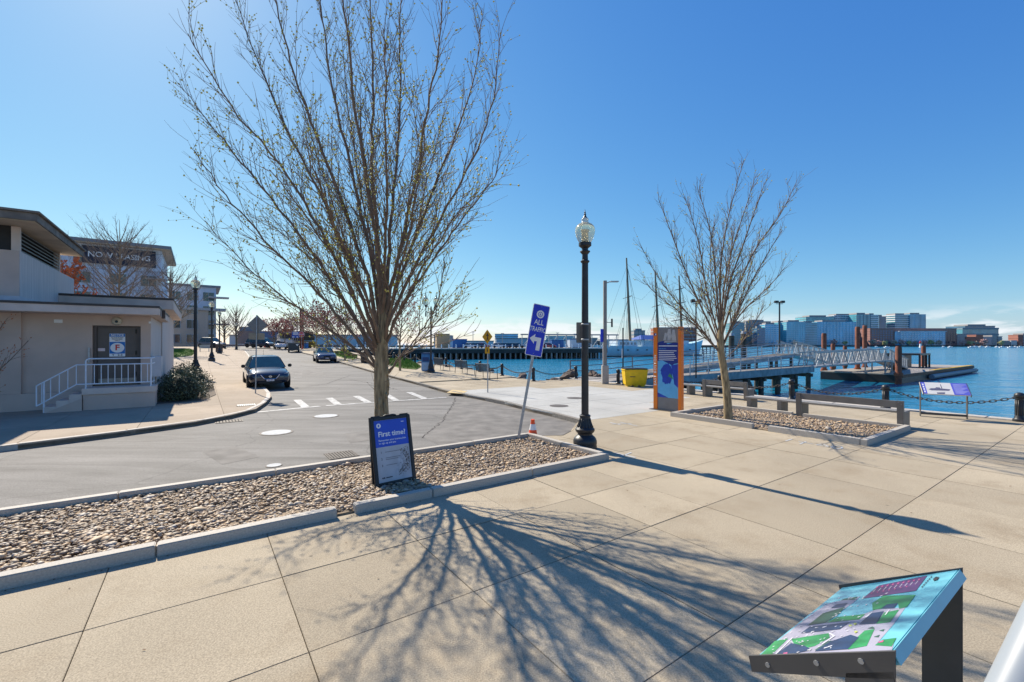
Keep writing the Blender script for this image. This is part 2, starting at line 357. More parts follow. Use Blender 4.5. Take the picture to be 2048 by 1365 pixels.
UP = Matrix.Rotation(R(90), 4, 'X')               # text standing up, facing -Y
def T(x, y, z): return Matrix.Translation((x, y, z))

def clip(poly, n, c):                              # keep n.p <= c
    out = []
    for i in range(len(poly)):
        p, q = poly[i], poly[(i+1) % len(poly)]; dp = n[0]*p[0]+n[1]*p[1]-c; dq = n[0]*q[0]+n[1]*q[1]-c
        if dp <= 0: out.append(p)
        if (dp < 0 < dq) or (dq < 0 < dp):
            t = dp/(dp-dq); out.append((p[0]+(q[0]-p[0])*t, p[1]+(q[1]-p[1])*t))
    return out
def area(p): return abs(sum(p[i][0]*p[(i+1)%len(p)][1]-p[(i+1)%len(p)][0]*p[i][1] for i in range(len(p))))/2
def clean(p, e=.004):
    o = []
    for q in p:
        if not o or (q[0]-o[-1][0])**2+(q[1]-o[-1][1])**2 > e*e: o.append(q)
    if len(o) > 1 and (o[0][0]-o[-1][0])**2+(o[0][1]-o[-1][1])**2 < e*e: o.pop()
    return o
def inside(p, poly):
    r = False
    for i in range(len(poly)):
        a, b = poly[i], poly[i-1]
        if (a[1] > p[1]) != (b[1] > p[1]) and p[0] < (b[0]-a[0])*(p[1]-a[1])/(b[1]-a[1])+a[0]: r = not r
    return r
def px(p): return (CX+FPX*p[0]/p[1], HY-FPX*(p[2]-H)/p[1])
def frange(a, b, s):
    while a < b-1e-6: yield a; a += s

# ------------------------------------------------------------------ the setting: ground, road, paving, water
def frame(name):                                   # an axis frame along the paving grid: local x = u, y = v
    o = bpy.data.objects.new(name, None); COL.objects.link(o); o.rotation_euler = (0, 0, ROT); return o
def U2(x, y): return uv(GS(x, y))
shore_px = [(1066.7, 763), (1004, 752), (960, 744.5), (922.6, 738.5), (892, 734.5), (840, 728)]
SHORE = [U2(*p) for p in shore_px]
SH = [(15.9, 20.2)]+[(u+.45, v) for u, v in SHORE]
lu, lv = SH[-1]; SH += [(lu+.6, lv+12), (lu+1.6, lv+40), (lu+2, 110)]
KERB_R = [U2(*p) for p in [(1160, 841), (1138, 833), (1065, 818.5), (997, 801.4), (934, 790), (894, 782), (850, 770), (800, 757), (742, 742), (700, 730), (671, 721.5), (640, 713.5), (600, 704.5), (575, 699.5)]]
FLARE = [U2(*p) for p in [(1075, 872.4), (1126, 872), (1145, 862), (1150, 854)]]
KERB_L = [U2(*p) for p in [(0, 893), (110, 880), (234, 865), (391, 843.5), (460, 831), (512, 818), (532, 805), (543, 793), (541, 786), (533, 778), (524, 768), (514, 745), (503, 718), (497, 709), (491, 702.5)]]
k0, k1 = KERB_L[0], KERB_L[2]; KERB_L = [(k0[0]-(k1[0]-k0[0])*1.8, k0[1]-(k1[1]-k0[1])*1.8)]+KERB_L
def interp(pl, v):
    for (u0, v0), (u1, v1) in zip(pl, pl[1:]):
        if v0 <= v <= v1: return u0+(u1-u0)*(v-v0)/(v1-v0)
    return pl[-1][0] if v > pl[-1][1] else pl[0][0]

# land sheet under everything
gb = MB(); vsn = [-60, 8, 20, 45, 70, 100, 160, 400, 1500]
for a, b in zip(vsn, vsn[1:]):
    ra = 15 if a < 45 else (18 if a < 120 else 30); rb = 15 if b <= 45 else (18 if b < 120 else 30)
    gb.poly([(-900, a, gz(a)-.35), (ra, a, gz(a)-.35), (rb, b, gz(b)-.35), (-900, b, gz(b)-.35)])
g = gb.build('ground', mat('bare ground', (.20, .17, .14), .95, var=.3, scale=.2, bump=.4, bscale=5)); g.rotation_euler = (0, 0, ROT); struct(g)
# water
wbm = MB(); wbm.poly([(-4000, -400), (6000, -400), (6000, 6000), (-4000, 6000)], WATER)
struct(wbm.build('water', WATM))
# road
rb_ = MB(); vl = [7.9, 8.4, 8.9]+list(frange(9.4, 122, 2.4))
def road_right(v):
    if v < 9.05: return 8.6
    return interp(KERB_R, v)+.08
for a, b in zip(vl, vl[1:]):
    rb_.poly([(-70, a, gz(a)-.12), (road_right(a), a, gz(a)-.12), (road_right(b), b, gz(b)-.12), (-70, b, gz(b)-.12)])
road = rb_.build('road', ASPH); road.rotation_euler = (0, 0, ROT); struct(road)
# far cross street and car park at the top of the road
fs = MB(); fs.poly([(-70, 122, 1.72), (24, 122, 1.72), (30, 190, 1.72), (-70, 190, 1.72)])
# patch of newer asphalt on the bend
def road_patch(pxs, mt, name, dz=.004, parent=road):
    p = [GS(x, y, -.12) for x, y in pxs]
    m = MB(); m.poly([(*uv(q), q.z+dz) for q in p]); return m.build(name, mt, parent)
road_patch([(905, 905), (845, 875), (880, 842), (902, 815), (912, 795), (935, 797), (1010, 811), (1070, 826), (1140, 845), (1149, 853), (1143, 862), (1122, 873), (1075, 873), (1040, 880)], ASPH2, 'asphalt_patch')
for q_ in ([(560, 742), (640, 740), (652, 752), (566, 754)], [(405, 905), (470, 893), (520, 915), (445, 930)], [(690, 868), (735, 862), (748, 880), (700, 888)]): road_patch(q_, ASPH2, 'asphalt_patch', .003)
# crosswalk and other painted markings
def line(px0, px1, w, name='painted_line', dz=.008):
    a, b = GS(*px0, -.12), GS(*px1, -.12); a2, b2 = Vector((*uv(a), 0)), Vector((*uv(b), 0)); d = (b2-a2).normalized(); s = Vector((-d.y, d.x, 0))*w/2
    m = MB(); n = 4; pts = [a2+(b2-a2)*i/n for i in range(n+1)]
    L = [(p+s) for p in pts]+[(p-s) for p in reversed(pts)]
    m.poly([(p.x, p.y, gz(p.y)-.12+dz) for p in L]); return m.build(name, PAINT, road)
line((548, 801.5), (862, 781.5), .22); line((510, 826), (640, 813.5), .22); line((652, 812.5), (893, 795.5), .2)
for a, b in (((594, 801), (612, 816)), ((658, 797), (676, 810)), ((712, 793), (736, 806)), ((772, 790), (794, 803)), ((818, 785.5), (850, 798.5))): line(a, b, .27, 'crosswalk_bar', .012)
line((590, 749), (604, 748.5), .12); line((588, 755.5), (603, 755), .12); line((523, 706), (545, 706), .25); line((498, 700), (560, 698.6), .3)
# manhole lids, grates and white survey marks
def lid(x, y, rx, name, mt, z=.006, base=None, dz=-.12, ry=None, n=28, parent=road):
    c = GS(x, y, dz); u, v = uv(c); m = MB(); m.lathe([(rx*1.08, 0), (rx*1.08, .004), (rx, .006), (rx*.98, .006)], n); o = m.build(name, base or mt, parent, loc=(u, v, c.z+z-.002))
    m = MB(); m.lathe([(rx*.93, .0), (rx*.93, .0085)], n); m.build('lid', mt, o); return o
IRON = mat('cast iron lid', (.10, .085, .075), .7, .3, var=.3, scale=20, bump=.8, bscale=60)
CHALK = mat('white survey paint', (.44, .45, .45), .8, var=.2, scale=6, bump=.2, bscale=50)
lid(553, 866, .36, 'manhole_cover', CHALK, base=IRON); lid(652, 833, .36, 'manhole_cover', CHALK, base=IRON); lid(548, 932.5, .13, 'valve_cover', CHALK, base=IRON)
sp = GS(690, 921, -.12); m = MB(); m.disc((0, 0), .22, 14, .004, .1); m.build('survey_mark', mat('faded blue chalk', (.4, .46, .5), .9, var=.4, scale=14), road, loc=(*uv(sp), sp.z+.003))
def grate(x, y, w, d, nbar, parent, dz, name='drain_grate', axis=0):
    c = GS(x, y, dz); u, v = uv(c); m = MB(); m.box(-w/2, w/2, -d/2, d/2, .002, .006); o = m.build(name, mat('drain pit', (.02, .018, .016), .9), parent, loc=(u, v, c.z))
    for i in range(nbar):
        m = MB(); t = -w/2+w*(i+.5)/nbar; m.box(t-w/nbar*.3, t+w/nbar*.3, -d/2, d/2, .006, .014); m.build('grate_bar', GALV if dz == 0 else IRON, o)
    m = MB()
    for a, b, c2, d2 in ((-w/2-.03, w/2+.03, -d/2-.03, -d/2), (-w/2-.03, w/2+.03, d/2, d/2+.03), (-w/2-.03, -w/2, -d/2, d/2), (w/2, w/2+.03, -d/2, d/2)): m.box(a, b, c2, d2, .0, .012)
    m.build('grate_frame', IRON, o); return o
grate(683, 911, .5, .5, 9, road, -.12); grate(458, 843.5, .62, .42, 8, road, -.12)

# ---- plaza paving, slab by slab
VB0, VB1, UB1 = 5.62, 8.02, 6.13                    # gravel bed near edge, far edge, end
USEA = 18.75
plaza = frame('plaza'); struct(plaza)
PL = [(-12, -7), (USEA, -7), (USEA, 20.2)]+SH+list(reversed(KERB_R))+list(reversed(FLARE))+[(UB1-.06, VB1), (UB1-.06, VB0+.05), (-12, VB0+.05)]
ul = [-.70-1.31*k for k in range(9, 0, -1)]+[-.70, .61, 1.91, 3.22, 4.27, 5.37, 6.75, 8.1, 9.45, 10.7, 12.05, 13.4, 14.75, 16.1, 17.45, USEA+2.5]
vl = [-7, -4.2, -2.7, -1.2, .3, 1.79, 3.28, 4.48, 5.9, 7.4, 8.9, 10.4, 11.9, 13.4, 14.9, 16.4, 18.0, 19.6, 21.2, 23]
base = MB(); base.prism(clip(PL, (0, 1), 24), -.30, -.035); base.build('joint_bed', mat('joint sand', (.22, .175, .125), .95, var=.2), plaza)
fresh = [(885, 785), (935, 780), (1150, 772), (1330, 783), (1352, 800), (1350, 824), (1180, 846), (1130, 842), (1060, 824), (980, 806), (900, 796)]
cells = []
for a, b in zip(ul, ul[1:]):
    for c, d in zip(vl, vl[1:]):
        p = clip(clip(clip(clip(PL, (1, 0), b-.003), (-1, 0), -(a+.003)), (0, 1), d-.003), (0, -1), -(c+.003)); p = clean(p)
        if len(p) < 3 or area(p) < .01: continue
        q = UV((a+b)/2, (c+d)/2)
        if q.y > 1.2 and abs(q.x/q.y) < 1.45: sz = FPX*FPX/(q.y**3); vis = True
        else: sz = 0; vis = False
        ce = UV(sum(t[0] for t in p)/len(p), sum(t[1] for t in p)/len(p)); fr = vis and inside(px(ce), fresh)
        cells.append((sz, p, fr, vis))
cells.sort(key=lambda c: -c[0])
restm = MB(); restf = MB()
for i, (sz, p, fr, vis) in enumerate(cells):
    zt = rnd.uniform(-.0025, .0025)
    if vis and i < 290:
        m = MB(); m.prism(p, -.08, zt); m.build('slab', CONC_NEW if fr else CONC, plaza, bev=.003)
    else: (restf if fr else restm).prism(p, -.08, zt)
struct(restm.build('slabs', CONC, plaza), 'stuff')
if restf.f: struct(restf.build('slabs', CONC_NEW, plaza), 'stuff')
# hairline cracks, tar and dry litter
CRK = mat('crack', (.09, .075, .06), .95, var=.3, scale=20)
def crack(pts, parent, w=.006, z=.0045, dz=0.0, mt=CRK, name='crack', wob=.03):
    m = MB(); ps = [GS(x, y, dz) for x, y in pts]; q = []
    for a, b in zip(ps, ps[1:]):
        n = max(2, int((b-a).length/.12)); q += [a+(b-a)*k/n+Vector((rnd.uniform(-wob, wob), rnd.uniform(-wob, wob), 0)) for k in range(n)]
    q.append(ps[-1])
    for a, b in zip(q, q[1:]):
        a2, b2 = Vector((*uv(a), a.z+z)), Vector((*uv(b), b.z+z)); d = (b2-a2).normalized(); s_ = Vector((-d.y, d.x, 0))*w/2*rnd.uniform(.6, 1.3); m.add([a2+s_, b2+s_, b2-s_, a2-s_], [(0, 1, 2, 3)])
    m.build(name, mt, parent, recalc=False)

TAR = mat('crack sealing tar', (.075, .07, .068), .95, spec=.1, var=.2, scale=10)
for q_ in ([(610, 775), (655, 768), (700, 752)], [(600, 732), (640, 738), (675, 735)], [(845, 877), (885, 843), (905, 812), (912, 796)], [(700, 760), (760, 770), (800, 782)]): crack(q_, road, .028, .0065, -.12, TAR, 'tar_seam', .05)
# chalk survey scribbles on the paving
def chalk(pts, w=.035, z=.006):
    m = MB(); ps = [G(x, y) for x, y in pts]
    for a, b in zip(ps, ps[1:]):
        a2, b2 = Vector((*uv(a), 0)), Vector((*uv(b), 0)); d = (b2-a2).normalized()*.008; s = Vector((-d.y, d.x, 0)).normalized()*w/2
        m.poly([a2-d+s, b2+d+s, b2+d-s, a2-d-s]); 
    m.v = [(x, y, z) for x, y, _ in m.v]; m.build('chalk_mark', CHALK, plaza)
chalk([(1571, 883), (1584, 879)]); chalk([(1598, 884), (1626, 889)]); chalk([(1600, 889), (1612, 884)])
chalk([(1633, 890), (1645, 889), (1658, 894), (1672, 899), (1684, 898), (1683, 894), (1670, 893), (1658, 895), (1648, 893), (1633, 891)])
chalk([(1220, 846), (1240, 850)], .05); chalk([(1225, 849), (1262, 848)], .04); chalk([(1240, 845), (1275, 853)], .04)
chalk([(1230, 907), (1270, 916)], .05); chalk([(1242, 914), (1262, 906)], .04); chalk([(1485, 822), (1515, 826)], .05); chalk([(1470, 825), (1500, 820)], .05)
lid(1118, 812.5, .30, 'manhole_cover', IRON, dz=0, parent=plaza, z=.004); lid(1150, 797, .30, 'manhole_cover', IRON, dz=0, parent=plaza, z=.004)
m = MB(); q = [uv(G(x, y)) for x, y in [(893, 786), (905, 780), (935, 783), (925, 788)]]; m.prism(q, .001, .006); m.build('tactile_plate', mat('tactile yellow', (.50, .37, .17), .8, var=.2, scale=20), plaza)
# promenade that climbs with the road
prom = frame('promenade'); struct(prom)
PR = [(u, v) for u, v in PL]
pb = MB(); pvs = [23]+list(frange(26, 108, 3.0))
pm = MB()
for c, d in zip(pvs, pvs[1:]):
    for a, b in zip(frange(6, 22, 3.0), list(frange(9, 25, 3.0))):
        p = clean(clip(clip(clip(clip(PR, (1, 0), b-.008), (-1, 0), -(a+.008)), (0, 1), d-.008), (0, -1), -(c+.008)))
        if len(p) >= 3 and area(p) > .02: pm.prism(p, lambda q: gz(q[1])-.1, lambda q: gz(q[1]))
struct(pm.build('slabs', CONC, prom), 'stuff')
for c, d in zip(pvs, pvs[1:]):
    p = clean(clip(clip(PR, (0, 1), d), (0, -1), -c))
    if len(p) >= 3: pb.prism(p, lambda q: gz(q[1])-.5, lambda q: gz(q[1])-.03)
pb.build('joint_bed', MATS['joint sand'], prom)
# left sidewalk
sw = frame('sidewalk'); struct(sw)
SWP = KERB_L+[(KERB_L[-1][0]-1, 104), (-45, 104), (-45, KERB_L[0][1])]
sm = MB(); sb = MB()
us = list(frange(-45, 8, 1.9)); n_ = 0
for c, d in zip(frange(8, 106, 2.1), list(frange(10.1, 108, 2.1))):
    p = clean(clip(clip(SWP, (0, 1), d), (0, -1), -c))
    if len(p) >= 3 and area(p) > .05: sb.prism(p, lambda q: gz(q[1])-.3, lambda q: gz(q[1])-.03)
    for a, b in zip(us, us[1:]):
        p = clean(clip(clip(clip(clip(SWP, (1, 0), b-.005), (-1, 0), -(a+.005)), (0, 1), d-.005), (0, -1), -(c+.005)))
        if len(p) < 3 or area(p) < .03: continue
        ctr = UV((a+b)/2, (c+d)/2)
        if -1.25 < ctr.x/ctr.y < -.52 and c < 28 and a > -8:
            m = MB(); m.prism(p, lambda q: gz(q[1])-.09, lambda q: gz(q[1])); m.build('slab', CONC_L, sw); n_ += 1
        else: sm.prism(p, lambda q: gz(q[1])-.09, lambda q: gz(q[1]))
struct(sm.build('slabs', CONC_L, sw), 'stuff'); sb.build('joint_bed', MATS['joint sand'], sw)
grate(493, 811, .55, .4, 9, sw, 0.0, 'cellar_grate')

# ---- kerbs, stone by stone
def resample(pl, step):
    pts = [Vector((p[0], p[1])) for p in pl]; out = [pts[0]]; acc = 0
    for a, b in zip(pts, pts[1:]):
        L = (b-a).length; pos = step-acc
        while pos <= L: out.append(a+(b-a)*pos/L); pos += step
        acc = L-(pos-step)
    if (out[-1]-pts[-1]).length > .2: out.append(pts[-1])
    return out
def kerb(name, pl, side, w, top, bottom, mt, step, nmax=200, bev=.012, gap=.004):
    o = frame(name); struct(o); P = resample(pl, step); offs = []
    for i in range(len(P)):
        t = (P[min(i+1, len(P)-1)]-P[max(i-1, 0)]).normalized(); offs.append(Vector((-t.y, t.x))*side*w)
    rest = MB()
    for i in range(len(P)-1):
        a, b = P[i], P[i+1]; d = (b-a).normalized()*gap
        q = [a+d, b-d, b-d+offs[i+1], a+d+offs[i]]; q = [(p.x, p.y) for p in q]; j = rnd.uniform(-.004, .006)
        m = rest if i >= nmax else MB()
        m.prism(q, lambda p: gz(p[1])+bottom, lambda p: gz(p[1])+top+j)
        if i < nmax: m.build('kerb_stone', mt, o, bev=bev)
    if rest.f: struct(rest.build('kerb_stones', mt, o), 'stuff')
    return o
kerb('kerb_right', KERB_R, -1, .16, .006, -.4, GRAN_D, 1.5)
kerb('kerb_left', KERB_L, 1, .16, .006, -.4, KERB_W, 1.8)
ap = frame('kerb_apron'); struct(ap)
fl = [(UB1-.1, VB1)]+FLARE+[KERB_R[0]]
m = MB()
for (u0, v0), (u1, v1) in zip(fl, fl[1:]):
    d = Vector((u1-u0, v1-v0)).normalized(); nn = Vector((-d.y, d.x))*.10
    m.add([(u0, v0, .004), (u1, v1, .004), (u1+nn.x, v1+nn.y, -.113), (u0+nn.x, v0+nn.y, -.113)], [(0, 1, 2, 3)])
m.build('ramp_strip', CONC, ap)
# seawall with coping stones
swl = thing('seawall', 'concrete seawall dropping to the water under the chain bollards', 'seawall', (0, 0, 0), ROT)
m = MB(); m.box(USEA-.6, USEA-.02, -7, 20.2, -3.2, -.09); m.build('wall', CONC_W, swl)
m = MB(); m.box(15.6, USEA-.6, 19.7, 20.15, -3.2, -.09); m.build('return_wall', CONC_W, swl)
for i, v in enumerate(frange(-6.9, 20, 1.9)):
    m = MB(); m.box(USEA-.30, USEA+.12, v+.005, v+1.89, -.18, .02); m.build('coping_stone', KERB_W, swl, bev=.015)

# ------------------------------------------------------------------ gravel beds
def pebbles(name, label, u0, u1, v0, v1, z, n, seed, big=1.0, keepout=None):
    rg = np.random.default_rng(seed); V = np.array(ICO[2][0]) ; Fc = np.array(ICO[2][1]); V1 = np.array(ICO[1][0]); F1 = np.array(ICO[1][1])
    vs, fs, tn = [], [], []; off = 0
    for i in range(n):
        u = rg.uniform(u0, u1); v = rg.uniform(v0, v1); w = UV(u, v)
        near = w.y < 7.5
        A_, B_ = (V, Fc) if near and rg.random() < .42 else (V1, F1)
        s = np.exp(rg.normal(math.log(.0170*big), .36)); r = np.array([s*rg.uniform(1.0, 1.7), s, s*rg.uniform(.45, .75)])
        p = A_*r*(1+.10*np.sin(A_[:, [1, 2, 0]]*3+rg.uniform(0, 6)))
        a = rg.uniform(0, 6.28); ca, sa = math.cos(a), math.sin(a); tl = rg.normal(0, .3); ct, st = math.cos(tl), math.sin(tl)
        p = np.stack([p[:, 0], p[:, 1]*ct-p[:, 2]*st, p[:, 1]*st+p[:, 2]*ct], 1)
        p = np.stack([p[:, 0]*ca-p[:, 1]*sa, p[:, 0]*sa+p[:, 1]*ca, p[:, 2]], 1)
        zz = z+rg.uniform(-.012, .014)+.018*math.sin(u*2.1)*math.sin(v*2.7+1)
        vs.append(p+np.array([u, v, zz])); fs.append(B_+off); tn.append(np.full(len(A_), rg.random())); off += len(A_)
    vs = np.concatenate(vs); fs = np.concatenate(fs); tn = np.concatenate(tn)
    me = bpy.data.meshes.new(name); me.vertices.add(len(vs)); me.vertices.foreach_set('co', vs.ravel()); me.loops.add(fs.size); me.loops.foreach_set('vertex_index', fs.ravel().astype(np.int32))
    me.polygons.add(len(fs)); me.polygons.foreach_set('loop_start', np.arange(0, fs.size, 3, dtype=np.int32)); me.polygons.foreach_set('use_smooth', np.ones(len(fs), bool))
    at = me.attributes.new('tone', 'FLOAT', 'POINT'); at.data.foreach_set('value', tn.astype(np.float32)); me.update(); me.materials.append(PEB)
    o = link(name, me); o.rotation_euler = (0, 0, ROT); tag(o, label, 'pebbles'); struct(o, 'stuff'); return o
pebbles('pebbles', 'tan and grey river pebbles filling the long roadside bed', -4.6, UB1-.1, VB0+.1, VB1-.1, .037, 22000, 3)
pebbles('pebbles', 'tan river pebbles in the rectangular planter by the benches', 11.42, 14.12, 3.40, 7.92, .032, 8000, 4, 1.15)
def bed(name, label, segs, parts, soil, hgt=.115, z0=-.05):
    o = thing(name, label, 'planter', UV(*segs), ROT); u0, v0 = segs
    for (a, b, c, d) in parts:
        m = MB(); m.box(a-u0, b-u0, c-v0, d-v0, z0, hgt+rnd.uniform(-.004, .004)); m.build('edging_stone', GRAN, o, bev=.009)
    a, b, c, d = soil; m = MB(); m.box(a-u0, b-u0, c-v0, d-v0, -.2, .025); m.build('soil', mat('gritty tan soil', (.27, .20, .13), .95, var=.35, scale=25, bump=.8, bscale=60), o); return o
ws = .13; P1 = []
for a, b in ((-4.7, -2.66), (-2.65, -.36), (-.35, 1.36), (1.58, 2.62), (2.63, 4.35), (4.36, UB1)): P1.append((a, b, VB0, VB0+ws))
for a, b in ((-4.7, -3.0), (-2.99, -.90), (-.89, .98), (.99, 2.9), (2.91, 4.6), (4.61, UB1-ws)): P1.append((a, b, VB1-ws, VB1))
P1 += [(UB1-ws, UB1, VB0+ws+.006, 6.8), (UB1-ws, UB1, 6.81, VB1)]
bed('gravel_bed', 'long pebble bed between road and paving, edged with granite', (UB1, VB0), P1, (-4.7, UB1-.05, VB0+.06, VB1-.06))
pu0, pu1, pv0, pv1 = 11.28, 14.25, 3.28, 7.98
P2 = [(pu0, pu0+ws, pv0+ws, 5.25), (pu0, pu0+ws, 5.62, pv1), (pu0, pu1, pv0, pv0+ws-.005), (pu1-ws, pu1, pv0+ws, 5.62), (pu1-ws, pu1, 5.9, pv1), (pu0+ws+.005, pu1-ws-.005, pv1-ws, pv1)]
bed('tree_planter', 'rectangular granite edged planter around the smaller tree', (pu0, pv0), P2, (pu0+.05, pu1-.05, pv0+.05, pv1-.05), hgt=.13)

# ------------------------------------------------------------------ trees
def catmull(pts, n):
    P = [pts[0]]+list(pts)+[pts[-1]]; out = []
    for i in range(1, len(P)-2):
        for k in range(n):
            t = k/n; a, b, c, d = P[i-1], P[i], P[i+1], P[i+2]
            out.append(.5*((2*b)+(c-a)*t+(2*a-5*b+4*c-d)*t*t+(3*b-a-3*c+d)*t**3))
    out.append(P[-2]); return out
def rdir(rg):
    z = rg.uniform(-1, 1); a = rg.uniform(0, 6.283); s = math.sqrt(1-z*z); return Vector((s*math.cos(a), s*math.sin(a), z))
def twig_path(rg, p, d, L, n, wob, up):
    pts = [p]; st = L/n
    for i in range(n):
        d = (d+rdir(rg)*wob+Vector((0, 0, up))).normalized(); p = p+d*st; pts.append(p)
    return pts
OCT = ([(1,0,0),(-1,0,0),(0,1,0),(0,-1,0),(0,0,1),(0,0,-1)], [(0,2,4),(2,1,4),(1,3,4),(3,0,4),(2,0,5),(1,2,5),(3,1,5),(0,3,5)])
def grow_limb(rg, wood, buds, path, r0, r1, sec_step, sec_len, ter_step, ter_len, ang=.55, bud=.013, budp=.5, start=.12, up=.06, sides=(7, 4, 3), r2=.0085):
    n = len(path); L = sum((path[i+1]-path[i]).length for i in range(n-1))
    wood.tube(path, [r0+(r1-r0)*(i/(n-1))**.8 for i in range(n)], sides[0], cap=False)
    acc = 0; nxt = L*start
    for i in range(n-1):
        a, b = path[i], path[i+1]; l = (b-a).length
        while nxt < acc+l:
            t = (nxt-acc)/l; p = a+(b-a)*t; fr = nxt/L; d = (b-a).normalized()
            sd = rdir(rg); sd = (sd-d*sd.dot(d)).normalized()
            dd = (d*math.cos(ang)+sd*math.sin(ang)*rg.uniform(.6, 1.2)).normalized()
            sl = sec_len*rg.uniform(.45, 1.15)*(1-.55*fr)
            pts = twig_path(rg, p, dd, sl, 6, .10, up); rr = max(.004, r2*(1.25-.6*fr)*rg.uniform(.7, 1.3))
            wood.tube(pts, [rr*(1-.72*k/6) for k in range(7)], sides[1], cap=False)
            m = max(1, int(sl/ter_step))
            for k in range(m):
                q = rg.uniform(.15, 1)*5.99; j = int(q); pp = pts[j]+(pts[j+1]-pts[j])*(q-j); d2 = (pts[j+1]-pts[j]).normalized()
                s2 = rdir(rg); s2 = (s2-d2*s2.dot(d2)).normalized(); d3 = (d2*.80+s2*.6).normalized()
                tl = ter_len*rg.uniform(.3, 1.2); tp = twig_path(rg, pp, d3, tl, 3, .14, up*1.5)
                wood.tube(tp, [rr*.55, rr*.48, rr*.4, rr*.28], sides[2], cap=False)
                if rg.random() < budp:
                    for c in (tp[-1], tp[2], tp[1]):
                        if rg.random() < .75:
                            s = bud*rg.uniform(.5, 1.25); ax = rdir(rg)*bud*.6
                            buds.add([c+ax+Vector(v)*s for v in OCT[0]], OCT[1])
            if rg.random() < budp:
                s = bud*1.1; buds.add([pts[-1]+Vector(v)*s for v in OCT[0]], OCT[1])
            nxt += sec_step*rg.uniform(.6, 1.4)
        acc += l
def finish_tree(name, label, base, trunk, wood, buds, budm, group=None, bark=BARK, twig=TWIG):
    o = thing(name, label, 'tree', base, 0, group); M_ = Matrix.Translation(-base)
    def loc(mb): mb.v = [(v[0]-base.x, v[1]-base.y, v[2]-base.z) for v in mb.v]; return mb
    loc(trunk).build('trunk', bark, o, smooth=True, recalc=False)
    c = loc(wood).build('crown', twig, o, smooth=True, recalc=False)
    if buds.f: struct(loc(buds).build('buds', budm, c, recalc=False), 'stuff')
    return o
def limb_px(d0, pts, off, n=5):
    m = len(pts); out = []
    for i, (x, y) in enumerate(pts): out.append(D(x, y, d0+off*(i/(m-1))**1.15))
    return catmull(out, n)

